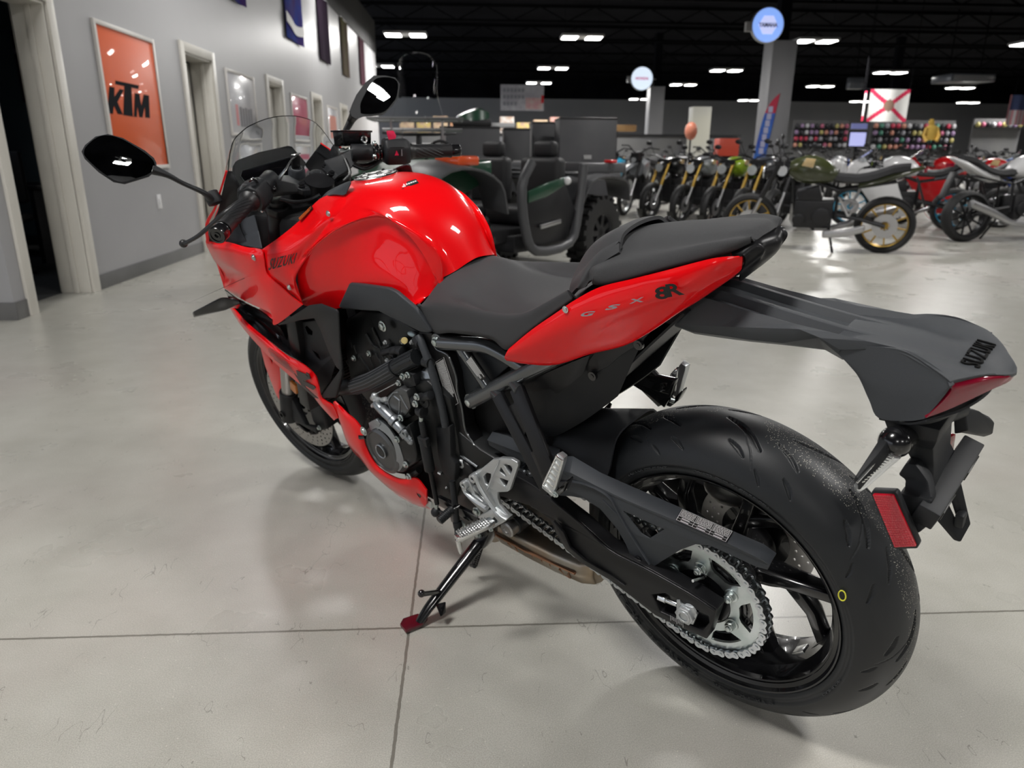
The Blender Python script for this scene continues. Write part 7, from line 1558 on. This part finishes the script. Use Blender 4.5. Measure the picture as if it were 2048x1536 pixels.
# ---- green snow machine-like cowl on a crate and storage cases
ob = empty('green_engine_cowl', (0, 0, 0)); p = PY(945, 252, 10.2); ob.location = (p.x, 10.55, p.z+.075); ob.scale = (.72,)*3; tag(ob, 'dark green and black moulded cowl lying on the dark cases', 'vehicle cowl')
MB().loft([[Vector((x, y*w_, z0+z*h)) for y, z in ((-1, 0), (-.8, .8), (0, 1), (.8, .8), (1, 0))] for x, w_, z0, h in ((-.42, .10, 0, .05), (-.15, .28, 0, .20), (.15, .30, .02, .26), (.35, .2, .05, .14))], nv=2).build('cowl_shell', M['uvgreen'], ob)
MB().box2((-.42, -.30, -.10), (.40, .30, .03)).build('cowl_base', M['bgdark'], ob, bev=.03)
cs = None
for i, (px0, px1, py0, Y, l, hz) in enumerate(((880, 1000, 252, 10.35, 'left, under the green cowl', 0), (1008, 1060, 256, 10.9, 'second, with a white lid strip', 0), (1065, 1114, 243, 11.4, 'third from the left', 0), (1120, 1235, 234, 10.3, 'tallest, right of the others', 0))):
    a = PY(px0, py0, Y); b = PY(px1, py0, Y); wd_ = b.x-a.x; cs = empty('road_case', ((a.x+b.x)/2, Y, 0)); H_ = a.z; dp = .7
    MB().box2((-wd_/2, 0, .04), (wd_/2, dp, H_)).build('case_body', mat('case_panel', (.045, .046, .052), .5, noise=(3, (.055, .055, .06))), cs, bev=.012)
    mb = MB()
    for z in (.06, H_*.5, H_-.03): mb.box2((-wd_/2-.008, -.008, z), (wd_/2+.008, dp+.008, z+.025))
    mb.build('case_edging', M['bgdark'], cs)
    MB().box2((-.06, -.02, H_*.62), (.06, 0, H_*.62+.06)).build('case_latch', M['bgmetal'], cs)
    for sx in (-1, 1):
        for y in (.1, dp-.1): MB().cyl(Vector((sx*(wd_/2-.08), y-.02, .04)), Vector((sx*(wd_/2-.08), y+.02, .04)), .04, n=14).build('castor', M['bgtyre'], cs)
    tag(cs, 'dark grey tall storage case, %s' % l, 'storage case', 'storage cases behind the buggy')
# colourful cartons on the back shelf
def rectbox(name, px0, py0, px1, py1, Y, depth, mt, label, cat, group=None, parent=None, bev=.005):
    a = PY(px0, py1, Y); b = PY(px1, py0, Y); o = MB().box2((min(a.x, b.x), Y, min(a.z, b.z)), (max(a.x, b.x), Y+depth, max(a.z, b.z))).build(name, mt, None, bev=bev); 
    if label: tag(o, label, cat, group)
    return o
# shelving along the back with cartons
sh = empty('long_shelf', (0, 0, 0)); tag(sh, 'long low dark counter running along the far side behind the cases', 'counter')
MB().box2((-3.2, 27.0, 0), (9.5, 27.6, 1.75)).build('counter_body', mat('counter_grey', (.10, .10, .11), .6, noise=(1, (.12, .12, .12))), sh, bev=.01); MB().box2((-3.3, 26.9, 1.75), (9.6, 27.7, 1.80)).build('counter_top', M['bgdark'], sh)
cc = ['cream', 'yellow', 'cream', 'orange', 'cream', 'white', 'yellow', 'cream', 'pink', 'cream', 'yellow']
for i, c in enumerate(cc):
    x = -2.9+.62*i+(.6 if i > 4 else 0); h = .38+.1*(i % 3); o = MB().box2((-.26, -.2, 0), (.26, .2, h)).build('carton', mat('carton_%d' % i, {'cream': (.62, .48, .30), 'yellow': (.62, .50, .12), 'orange': (.6, .28, .12), 'white': (.6, .6, .58), 'pink': (.6, .28, .26)}[c], .6, noise=(6, (.45, .30, .22))), None, bev=.006); o.location = (x, 27.3, 1.80)
    tag(o, 'small %s carton standing %s from the left on the long counter' % (c, NUM[i]), 'carton', 'cartons on the long counter')
o = rectbox('white_lid_board', 978, 246, 1030, 254, 10.84, .5, PAL['white'], 'white board lying across the top of the dark cases', 'board')
# hanging printed banner
a = PY(1001, 221, 43); b = PY(1088, 170, 43); bn = MB().box2((a.x, 43, a.z), (b.x, 43.02, b.z)).build('hanging_banner', mat('banner_vinyl', (.55, .55, .57), .5, noise=(2.5, (.42, .40, .44)))); tag(bn, 'large white and red printed banner hanging at the back', 'banner')
mb = MB(); wdt = b.x-a.x; hgt = b.z-a.z
mb.box2((a.x+wdt*.58, 42.97, a.z+hgt*.06), (a.x+wdt*.97, 43, a.z+hgt*.5)); mb.build('banner_panel', mat('faded_pink_print', (.60, .30, .32), .5, noise=(3, (.62, .50, .46))), bn)
mb = MB(); 
for r in range(3):
    for k in range(6 if r < 2 else 4): mb.box2((a.x+wdt*(.06+.085*k), 42.97, a.z+hgt*(.72-.26*r)), (a.x+wdt*(.12+.085*k), 43, a.z+hgt*(.86-.26*r)))
mb.build('banner_lettering', mat('grey_faded_print', (.30, .30, .33), .5), bn)
MB().box2((b.x-wdt*.06, 42.96, a.z+hgt*.3), (b.x, 43, a.z+hgt*.6)).build('banner_mark', PAL['red'], bn)
MB().cyl(Vector((a.x+.1, 43, b.z)), Vector((a.x+.1, 43, 6.2)), .02, n=6).cyl(Vector((b.x-.1, 43, b.z)), Vector((b.x-.1, 43, 6.2)), .02, n=6).build('banner_cord', M['deck'], bn)
# ---- round illuminated signs on the columns
def round_sign(px, py, pr, Y, cx, colA, colB, txt, tcol, label, es):
    c = PY(px, py, Y); r = pr*(Y+1.2)/FPX; o = empty('round_sign', c); tag(o, label, 'sign')
    MB().cyl(Vector((0, .0, 0)), Vector((0, .12, 0)), r*1.05, n=48).build('sign_rim', M['silver'], o)
    f_ = MB().lathe([(0, 0), (r, 0)], Vector((0, -.006, 0)), Yp, n=48).build('sign_face', mat('sign_face_%d' % px, colA, .3, emit=colA, es=es), o)
    if colB: MB().lathe([(0, 0), (r*.62, 0)], Vector((0, -.012, 0)), Yp, n=6).build('sign_centre', mat('sign_centre_%d' % px, colB, .3, emit=colB, es=es), f_)
    mb = MB(); text_map(mb, txt, lambda u, v: Vector((-r*.62+r*1.24*u, -.02, -r*.13+r*.27*v)), th=Vector((0, .004, 0)), bold=.04); mb.build('sign_lettering', mat('sign_letters_%d' % px, tcol, .4, emit=tcol, es=.35), f_)
    mb = MB().tube([Vector((r, .06, 0)), Vector((cx-c.x, .4, 0))], .03, n=8); mb.box2((-r*1.35, .05, -r*.35), (-r*.9, .18, r*.2)); mb.build('sign_bracket', M['lampbody'], o)
round_sign(1536, 50, 29, 19.2, 7.8, (.22, .38, .85), (.50, .55, .85), 'YAMAHA', (.03, .04, .10), 'round blue illuminated sign beside the near column', 1.0)
round_sign(1284, 157, 20, 33.0, 7.8, (.66, .76, .90), None, 'HONDA', (.75, .18, .30), 'round white illuminated sign with red lettering by the far column', 1.0)
round_sign(1187, 201, 12, 40.0, 7.2, (.10, .14, .17), None, 'CLOCK', (.10, .14, .17), 'small dim round sign far behind', .3) if False else None
sp_ = MB().box(Vector(PY(1710, 167, 30)), (.6, .3, .45)).build('ceiling_speaker', PAL['grey'], None, bev=.03); tag(sp_, 'small grey box speaker hanging under the ceiling', 'speaker')
MB().cyl(Vector(PY(1710, 167, 30)), Vector(PY(1710, 167, 30))+Vector((0, 0, 2.2)), .02, n=6).build('speaker_rod', M['deck'], sp_).matrix_parent_inverse = Matrix()
ac = PY(1925, 163, 27); o = empty('air_conditioning_unit', ac); tag(o, 'square grey air unit hanging from the ceiling at right', 'air unit'); MB().box2((-.85, -.6, -.05), (.85, .6, .22)).build('unit_body', PAL['grey'], o, bev=.03)
mb = MB()
for k in range(6): mb.box2((-.75, -.62, .0+.03*k), (.75, -.60, .012+.03*k))
mb.build('grille', M['lampbody'], o); MB().cyl(Vector((-.6, 0, .2)), Vector((-.6, 0, 6.2-ac.z)), .02, n=6).cyl(Vector((.6, 0, .2)), Vector((.6, 0, 6.2-ac.z)), .02, n=6).build('unit_rod', M['deck'], o)
# ---- flags
def cloth(name, px0, py0, px1, py1, Y, nx, nz, colfn, mats, amp=.04):
    a = PY(px0, py1, Y); b = PY(px1, py0, Y); root = None; out = {}
    for i in range(nx):
        for j in range(nz):
            k = colfn((i+.5)/nx, (j+.5)/nz); out.setdefault(k, MB())
            P = lambda u, v: Vector((a.x+(b.x-a.x)*u, Y+amp*math.sin(u*9)*(1-v*.3), a.z+(b.z-a.z)*v))
            q = [P(i/nx, j/nz), P((i+1)/nx, j/nz), P((i+1)/nx, (j+1)/nz), P(i/nx, (j+1)/nz)]; out[k].add(q+[p+Vector((0, .006, 0)) for p in q], [(0, 1, 2, 3), (7, 6, 5, 4), (0, 4, 5, 1), (1, 5, 6, 2), (2, 6, 7, 3), (3, 7, 4, 0)])
    base = None
    for k in sorted(out):
        o = out[k].build(name if base is None else k.split('_', 1)[1], mats[k], base)
        if base is None: base = o
    return base
def saltire(u, v):
    if (u-.5)**2*2.2+(v-.5)**2 < .035: return 'c_seal'
    return 'b_cross' if min(abs(v-u), abs(v-1+u)) < .085 else 'a_field'
fl_ = cloth('saltire_flag', 1733, 179, 1822, 243, 25.0, 44, 30, saltire, {'a_field': mat('off_white_cloth', (.62, .62, .60), .8), 'b_cross': mat('crimson_cloth', (.50, .02, .07), .8), 'c_seal': mat('brown_seal_print', (.20, .12, .09), .8)}); tag(fl_, 'white flag with a red diagonal cross and brown round seal', 'flag')
def usf(u, v):
    if v > .52 and u < 1.0 and u > .12: return 'c_canton'
    return 'b_stripes' if int(u*9) % 2 == 0 else 'a_field'
f2 = cloth('striped_flag', 2010, 190, 2060, 250, 25.5, 27, 20, usf, {'a_field': mat('white_cloth', (.60, .58, .60), .8), 'b_stripes': mat('faded_red_cloth', (.55, .25, .28), .8), 'c_canton': mat('navy_cloth', (.05, .07, .16), .8)}); a = PY(2030, 190, 25.5); MB().cyl(a, Vector((a.x, a.y, 6.2)), .012, n=6).build('flag_cord', M['deck'], f2); tag(f2, 'striped flag with a navy field hanging at the right edge', 'flag')
mb = MB(); a = PY(1733, 179, 25.0); mb.cyl(Vector((a.x-.1, 25.05, a.z+.02)), Vector((PY(1822, 179, 25).x+.1, 25.05, a.z+.02)), .02, n=8); mb.cyl(Vector((a.x, 25.05, a.z)), Vector((a.x, 25.05, 6.2)), .012, n=6).cyl(Vector((PY(1822, 179, 25).x, 25.05, a.z)), Vector((PY(1822, 179, 25).x, 25.05, 6.2)), .012, n=6); mb.build('flag_pole', M['deck'], fl_)
# red and white narrow pennant by the flag
o = cloth('narrow_pennant', 1722, 182, 1735, 242, 24.6, 6, 24, lambda u, v: 'b_end' if v < .15 or v > .9 else 'a_field', {'a_field': mat('white_pennant', (.60, .58, .58), .7), 'b_end': mat('red_pennant', (.55, .03, .08), .7)}, .02); tag(o, 'narrow white and red pennant left of the saltire flag', 'pennant'); a = PY(1728, 182, 24.6); MB().cyl(a, Vector((a.x, a.y, 6.2)), .012, n=6).build('pennant_cord', M['deck'], o)
# feather banner by the near column
c = PY(1530, 330, 18.6); fb = empty('feather_banner', (c.x, 18.6, 0)); tag(fb, 'tall blue and red feather banner left of the near column', 'banner')
zt = PY(1548, 186, 18.6).z; zb = PY(1525, 318, 18.6).z
def fshape(z0, z1, mt, nm, xo0=0, xo1=1):
    L_ = []; R_ = []
    for k in range(13):
        t = k/12; z = z0+(z1-z0)*t; tt = (z-zb)/(zt-zb); xr = -.02+.22*tt; wl = .32*(1-tt**6); L_.append(Vector((xr-wl+wl*xo0, 0, z))); R_.append(Vector((xr-wl+wl*xo1, 0, z)))
    return MB().sheet([L_, R_], .01, lin=True).build(nm, mt, fb)
fshape(zb, zb+(zt-zb)*.70, mat('banner_blue', (.03, .07, .42), .6, noise=(2, (.04, .16, .55))), 'blue_cloth'); fshape(zb+(zt-zb)*.70, zt, mat('banner_red', (.50, .02, .06), .6), 'red_cloth')
mb = MB()
for k in range(7): z = zb+(zt-zb)*(.08+.105*k); tt = (z-zb)/(zt-zb); x = -.02+.22*tt-.15; mb.box2((x-.06, -.012, z), (x+.06, -.004, z+.15))
mb.build('banner_lettering', mat('lilac_lettering', (.45, .45, .62), .5), fb); MB().tube([Vector((-.1, .01, 0)), Vector((-.02, .01, zb)), Vector((.20, .01, zt))], .012, n=8).cyl(Vector((-.1, 0, 0)), Vector((-.1, 0, .04)), .25).build('banner_pole', M['bgdark'], fb)
# display panels with screens
a, b = PY(1698, 292, 21.5), PY(1733, 265, 21.5); tv = empty('display_screen', ((a.x+b.x)/2, 21.5, 0)); tag(tv, 'pale lilac lit screen on a dark stand left of the flag', 'screen'); wd_ = b.x-a.x
MB().box2((-wd_/2-.04, .02, a.z-.04), (wd_/2+.04, .08, b.z+.04)).box2((-.04, .04, 0), (.04, .1, a.z)).box2((-.3, -.15, 0), (.3, .25, .03)).build('screen_stand', M['bgdark'], tv); MB().box2((-wd_/2, 0, a.z), (wd_/2, .02, b.z)).build('screen_panel', mat('lit_screen', (.45, .48, .85), .3, emit=(.50, .52, .90), es=.75), tv)
MB().box2((-wd_/2, 0, b.z+.10), (wd_/2, .04, b.z+.26)).build('screen_header', mat('lilac_header', (.22, .24, .45), .4, emit=(.2, .22, .5), es=.4), tv)
# merchandise wall: panels with rows of small goods
CN = ['crimson', 'pale', 'black', 'grey', 'ochre', 'green', 'pink', 'jet black', 'mauve', 'orange']
def goods(px0, px1, py0, py1, Y, nx, nz, seed, label, gname, short):
    a, b = PY(px0, py1, Y), PY(px1, py0, Y); pn = MB().box2((a.x, Y+.11, 0), (b.x, Y+.22, b.z+.1)).build('display_wall', mat('display_board_%d' % px0, (.09, .09, .095), .6, noise=(1, (.11, .11, .11)))); tag(pn, label, 'display wall')
    r = random.Random(seed); cl = [mat('goods_%d_%d' % (px0, k), c, .35) for k, c in enumerate(((.45, .04, .08), (.5, .5, .52), (.03, .03, .035), (.30, .30, .33), (.45, .40, .15), (.08, .25, .18), (.45, .12, .2), (.02, .02, .025), (.30, .20, .34), (.55, .25, .18)))]
    pr = None; sb = MB()
    for j in range(nz): zz_ = a.z+(b.z-a.z)*(j+.5)/nz-min((b.x-a.x)/nx, (b.z-a.z)/nz)*.47; sb.box2((a.x, Y-.12, zz_-.02), (b.x, Y+.11, zz_))
    sb.build('shelf_boards', M['bgdark'], pn)
    for j in range(nz):
        for i in range(nx):
            x = a.x+(b.x-a.x)*(i+.5)/nx; z = a.z+(b.z-a.z)*(j+.5)/nz
            if pr is None: pr = MB().sph((Vector((0, 0, 0))), .14, 10, (.9, .9, 1.05)).build('helmet', cl[0]); o = pr
            else: o = pr.copy(); COL.objects.link(o)
            o.location = (x, Y+.02, z); o.material_slots[0].link = 'OBJECT'; o.material_slots[0].material = r.choice(cl); s_ = min((b.x-a.x)/nx, (b.z-a.z)/nz)*3.2; o.scale = (s_,)*3
            ci = r.randrange(len(cl)); o.material_slots[0].material = cl[ci]; tag(o, '%s item, %s from left, %s row up on the %s' % (CN[ci], NUM[i], NUM[j], short), 'helmet', gname)
        
goods(1585, 1700, 246, 296, 30.5, 11, 4, 1, 'dark display wall with coloured helmets right of the near column', 'helmets on the display wall right of the near column', 'helmet wall')
goods(1740, 1915, 246, 300, 31.0, 15, 4, 2, 'dark display wall with coloured goods below the saltire flag', 'goods on the display wall below the flag', 'wall below the flag')
goods(1950, 2048, 243, 256, 29.0, 9, 1, 4, 'dark shelf unit with a row of amber goods at far right', 'amber goods on the far right shelf', 'far right shelf')
# mannequin torso in yellow, kiosks and misc
p = PY(1858, 290, 25.5); o = empty('clothes_mannequin', (p.x, 25.5, 0)); tag(o, 'mannequin wearing a bright yellow hooded jacket above the parked bikes', 'mannequin')
zz = PY(1858, 238, 25.5).z
MB().loft([[Vector((x+y_*w_, .12*math.sin(q_)*w_*3, z)) for y_, q_ in ((math.cos(t), t) for t in np.linspace(0, 2*PI, 10, endpoint=False))] for x, w_, z in ((0, .20, zz-.72), (.02, .24, zz-.45), (.02, .23, zz-.28), (-.02, .10, zz-.20), (-.05, .12, zz-.10), (-.05, .06, zz))], nv=2).build('jacket', mat('yellow_jacket', (.72, .48, .10), .7), o); MB().tube([Vector((.2, 0, zz-.30)), Vector((.28, -.05, zz-.55)), Vector((.18, -.12, zz-.75))], .06, n=10).tube([Vector((-.2, 0, zz-.30)), Vector((-.30, -.05, zz-.55)), Vector((-.18, -.12, zz-.75))], .06, n=10).build('sleeves', mat('yellow_sleeve', (.68, .44, .10), .7), o)
MB().cyl(Vector((0, 0, 0)), Vector((0, 0, zz-.6)), .03).cyl(Vector((0, 0, 0)), Vector((0, 0, .03)), .25, n=24).build('stand', M['bgdark'], o)
a, b = PY(1388, 213, 26.1), PY(1424, 213, 26.1); o = MB().box2((a.x, 26.1, 0), (b.x, 26.7, a.z)).build('tall_white_cabinet', mat('off_white_cabinet', (.42, .42, .40), .5, noise=(.8, (.48, .47, .40))), None, bev=.005); tag(o, 'tall off-white cabinet behind the slanted row', 'cabinet')
rectbox('orange_pannier', 1437, 277, 1480, 312, 12.2, .3, mat('orange_red_case', (.70, .09, .05), .4), 'bright orange red case standing among the parked bikes', 'case'); a = PY(1459, 312, 12.2); MB().box2((a.x-.12, 12.25, 0), (a.x+.12, 12.45, a.z)).build('case_pedestal', M['bgdark'], bpy.data.objects['orange_pannier'])
p = PY(1382, 262, 14.9); o = MB().sph(Vector((0, 0, 0)), .17, 14, (.8, .8, 1.1)).build('helmet', mat('salmon_shell', (.62, .22, .14), .4)); o.location = p; tag(o, 'salmon pink helmet standing above the slanted row of bikes', 'helmet')
MB().cyl(Vector((0, 0, -.15)), Vector((0, 0, -p.z)), .02, n=8).build('helmet_stand', M['bgdark'], o)
o = rectbox('wooden_shelf', 1232, 250, 1273, 262, 22.0, .5, mat('warm_wood', (.42, .24, .10), .5, noise=(4, (.50, .30, .13))), 'short warm wooden shelf left of the far column', 'shelf')
MB().box2((o.data.vertices[0].co.x, 22.05, 0), (o.data.vertices[0].co.x+.05, 22.4, 1.9)).build('shelf_post', M['bgdark'], o)
# ---- posters, banners and switch on the left wall
def wq(px, py): p = PX(px, py, WX+.02); return p
def wallrect(name, y0, y1, z0, z1, mt, x=.012, parent=None, bev=.002): return MB().box2((WX, min(y0, y1), z0), (WX+x, max(y0, y1), z1)).build(name, mt, parent, bev=bev)
def wframe(par, y0, y1, z0, z1, w_=.035, mt=None):
    mb = MB(); t = .022
    mb.box2((WX, y0-w_, z0-w_), (WX+t, y0, z1+w_)); mb.box2((WX, y1, z0-w_), (WX+t, y1+w_, z1+w_)); mb.box2((WX, y0, z1), (WX+t, y1, z1+w_)); mb.box2((WX, y0, z0-w_), (WX+t, y1, z0)); return mb.build('poster_frame', mt or M['framew'], par, bev=.003)
M['ktmo'] = mat('orange_poster_print', (.74, .125, .035), .42, coat=.25)
y0, y1, z0, z1 = 5.18, 6.24, .93, 2.0
o = wallrect('poster', y0, y1, z0, z1, M['ktmo']); tag(o, 'orange poster with black three-letter logo in a white frame', 'poster'); wframe(o, y0, y1, z0, z1)
G3 = lambda pts: (lambda u, v: (lambda a, b, c, d: a*(1-u)*(1-v)+b*u*(1-v)+c*u*v+d*(1-u)*v)(*[PX(x, y, WX+.0145) for x, y in pts]))
mb = MB()
for P_ in ([(219, 173), (229, 175), (229, 194), (240, 178), (248, 180), (235, 204), (246, 229), (236, 228), (228, 211), (226, 228), (215, 226)], [(231, 161), (278, 171), (277, 178), (263, 175), (266, 233), (247, 230), (249, 172), (231, 168)], [(268, 233), (270, 186), (279, 188), (283, 212), (288, 189), (298, 191), (300, 236), (291, 235), (290, 212), (285, 235), (279, 234), (275, 212), (274, 234)]): mb.poly([PX(x, y, WX+.0145) for x, y in P_], .002, d=(-1, 0, 0))
mb.build('poster_logo', mat('black_poster_ink', (.010, .011, .014), .8, spec=.1), o)
whitep = mat('white_poster_paper', (.55, .55, .58), .25, coat=.4); dk_ = mat('dark_grey_ink', (.10, .10, .115), .5); pk = mat('rose_red_ink', (.50, .03, .11), .3, coat=.4)
y0, y1 = 8.36, 9.46
o = wallrect('poster', y0, y1, 1.28, 1.98, whitep); tag(o, 'white framed poster with a dark word and small red block', 'poster'); wframe(o, y0, y1, 1.28, 1.98)
def inks(par, rects, mt, nm):
    mb = MB()
    for a, b, c, d in rects: mb.box2((WX+.012, a, b), (WX+.014, c, d))
    return mb.build(nm, mt, par)
inks(o, [(8.74+.115*k, 1.36, 8.74+.115*k+.085, 1.60-.012*(k % 2)) for k in range(5)], dk_, 'poster_lettering'); inks(o, [(8.58, 1.37, 8.68, 1.62)], mat('soft_red_ink', (.55, .18, .19), .4), 'poster_block')
o = wallrect('poster', y0, y1, .45, 1.17, whitep); tag(o, 'white framed poster below the one with the red block', 'poster'); wframe(o, y0, y1, .45, 1.17); inks(o, [(8.95, .58, 9.40, .86)], mat('grey_red_ink', (.16, .11, .13), .4), 'poster_block'); inks(o, [(8.5+.06*k, .98, 8.53+.06*k, 1.02) for k in range(6)], dk_, 'poster_lettering')
y0, y1 = 11.62, 12.78
o = wallrect('poster', y0, y1, 1.28, 1.95, pk); tag(o, 'rose red poster between the second and third white doors', 'poster'); wframe(o, y0, y1, 1.28, 1.95); inks(o, [(y0, 1.28, y1, 1.36)], whitep, 'poster_strip')
o = wallrect('poster', y0, y1, .40, 1.17, whitep); tag(o, 'white poster with rose red blocks below the rose red one', 'poster'); wframe(o, y0, y1, .40, 1.17); inks(o, [(y0+.3, .95, y1-.1, 1.04), (y0+.25, .42, y1-.1, .78)], pk, 'poster_block')
y0, y1 = 14.7, 15.85
o = wallrect('poster', y0, y1, .9, 1.95, whitep); tag(o, 'pale poster with a faded red picture further along the wall', 'poster'); wframe(o, y0, y1, .9, 1.95); inks(o, [(y0+.2, 1.35, y1-.2, 1.80)], mat('faded_red_picture', (.48, .17, .13), .4), 'poster_block')
def banner(pxl, pyl, pxr, pyr, ztop, mt, label, extras=()):
    ya = PX(pxl, pyl, WX+.03).y; yb = PX(pxr, pyr, WX+.03).y; zb_ = PX(pxl, pyl, WX+.03).z
    mt.node_tree.nodes['Principled BSDF'].inputs['Specular IOR Level'].default_value = 0.05; mt.node_tree.nodes['Principled BSDF'].inputs['Roughness'].default_value = 0.9
    rows__ = [[Vector((WX+.03+.012*math.sin(i*.8), ya+(yb-ya)*i/10, z)) for i in range(11)] for z in (zb_, ztop)]
    o = MB().sheet(rows__, .004, lin=True).build('wall_banner', mt); tag(o, label, 'banner')
    MB().cyl(Vector((WX+.03, ya-.05, ztop)), Vector((WX+.03, yb+.05, ztop)), .015, n=8).build('banner_rod', M['bgmetal'], o)
    for (v0, v1, m2, nm) in extras:
        MB().sheet([[Vector((WX+.048+.012*math.sin(i*.8), ya+(yb-ya)*i/10, zb_+(ztop-zb_)*(v0(i/10) if callable(v0) else v0))) for i in range(11)], [Vector((WX+.048+.012*math.sin(i*.8), ya+(yb-ya)*i/10, zb_+(ztop-zb_)*(v1(i/10) if callable(v1) else v1))) for i in range(11)]], .002, lin=True).build(nm, m2, o)
    return o
bw_ = mat('bright_white_cloth', (.78, .78, .78), .6)
banner(574, 74, 607, 92, 3.98, mat('royal_blue_cloth', (.015, .04, .26), .5, noise=(2, (.05, .02, .13))), 'royal blue wall banner with a white swoosh high on the wall', [(lambda u: .17-.10*math.sin(u*2.6)+.03, lambda u: .30-.10*math.sin(u*2.6)+.03, bw_, 'white_swoosh'), (lambda u: .48+.22*u, lambda u: .53+.22*u, mat('lilac_stripe', (.20, .22, .42), .5), 'thin_stripe')])
banner(641, 118, 661, 131, 3.98, mat('near_black_plum_cloth', (.014, .008, .016), .6), 'near black wall banner right of the blue one')
banner(687, 149, 699, 156, 3.98, mat('brown_olive_cloth', (.10, .065, .055), .6, noise=(2, (.10, .10, .04))), 'brown and olive wall banner right of the black one')
banner(722, 168, 731, 175, 3.98, mat('dark_maroon_cloth', (.05, .015, .025), .6), 'dark maroon wall banner at the far end of the office wall')
banner(458, -6, 491, 15, 3.98, mat('navy_red_cloth', (.10, .012, .03), .5, noise=(1.5, (.03, .03, .16))), 'navy and dark red wall banner high above the KTM poster'.replace('KTM', 'orange'))
a = PX(323, 417, WX+.01); o = MB().box2((WX, a.y-.06, a.z), (WX+.009, a.y+.03, a.z+.13)).build('wall_switch', PAL['white'], None, bev=.003); tag(o, 'small white switch plate on the grey wall below the orange poster', 'switch'); MB().box2((WX+.009, a.y-.03, a.z+.04), (WX+.016, a.y+.0, a.z+.09)).build('rocker', PAL['white'], o, bev=.001)
# ---- inside the office seen through the first door
def PO(px, py): return PY(px, py, 8.58)
a, b = PO(48, 205), PO(112, 62); o = MB().box2((a.x, 8.56, a.z), (b.x, 8.598, b.z)).build('poster', mat('dark_office_poster', (.035, .028, .040), .5, noise=(4, (.06, .04, .06)))); tag(o, 'dark poster with a pale and red figure print on the office wall', 'poster')
h = b.z-a.z; w_ = b.x-a.x
MB().box2((a.x, 8.55, a.z+h*.68), (b.x, 8.56, a.z+h*.75)).build('poster_lettering', mat('muted_lilac_ink', (.16, .13, .17), .5), o); MB().box2((a.x+w_*.30, 8.55, a.z+h*.04), (a.x+w_*.8, 8.56, a.z+h*.32)).build('poster_figure', mat('muted_pale_ink', (.24, .18, .19), .5), o); MB().box2((a.x+w_*.18, 8.55, a.z+h*.22), (a.x+w_*.34, 8.56, a.z+h*.34)).build('poster_block', mat('muted_red_ink', (.22, .02, .04), .5), o)
de = empty('office_desk', (-5.6, 6.4, 0)); tag(de, 'black office desk standing in the dark room behind the first door', 'desk')
MB().box2((-1.0, -.4, .70), (1.0, .4, .74)).build('desk_top', M['bgdark'], de, bev=.005)
for x in (-.95, .91): MB().box2((x, -.38, 0), (x+.04, .38, .70)).build('desk_side', M['bgdark'], de)
mo_ = empty('monitor', (-5.75, 6.45, .74)); tag(mo_, 'office monitor on the black desk', 'monitor'); MB().box2((-.28, 0, .10), (.28, .03, .46)).build('panel', M['bgdark'], mo_, bev=.004); MB().box2((-.03, 0, .01), (.03, .03, .12)).box2((-.12, -.06, 0), (.12, .1, .012)).build('foot', M['bgdark'], mo_)
lp_ = empty('desk_lamp', (-5.15, 6.2, .74)); tag(lp_, 'small pale glowing desk lamp in the dark office', 'lamp'); MB().sph(Vector((0, 0, .22)), .06, 14).build('lamp_globe', mat('glowing_globe', (.6, .8, .8), .4, emit=(.55, .78, .80), es=1.2), lp_); MB().cyl(Vector((0, 0, 0)), Vector((0, 0, .17)), .012).cyl(Vector((0, 0, 0)), Vector((0, 0, .012)), .06, n=20).build('lamp_base', M['bgdark'], lp_)
ch_ = empty('office_chair', (-4.7, 5.4, 0)); tag(ch_, 'black office chair in front of the desk in the dark office', 'chair')
MB().box2((-.24, -.24, .44), (.24, .24, .52)).build('seat', M['bgseat'], ch_, bev=.03); MB().box2((-.22, .20, .60), (.22, .27, 1.05)).build('backrest', M['bgseat'], ch_, bev=.03); mb = MB().cyl(Vector((0, 0, .10)), Vector((0, 0, .44)), .025)
for k in range(5): a = 2*PI*k/5; mb.beam(Vector((0, 0, .10)), Vector((.28*math.cos(a), .28*math.sin(a), .05)), .03, .03); mb.sph(Vector((.28*math.cos(a), .28*math.sin(a), .03)), .03, 8)
mb.tube([Vector((0, .1, .46)), Vector((0, .26, .50)), Vector((0, .25, .75))], .015); mb.build('base', M['bgdark'], ch_)
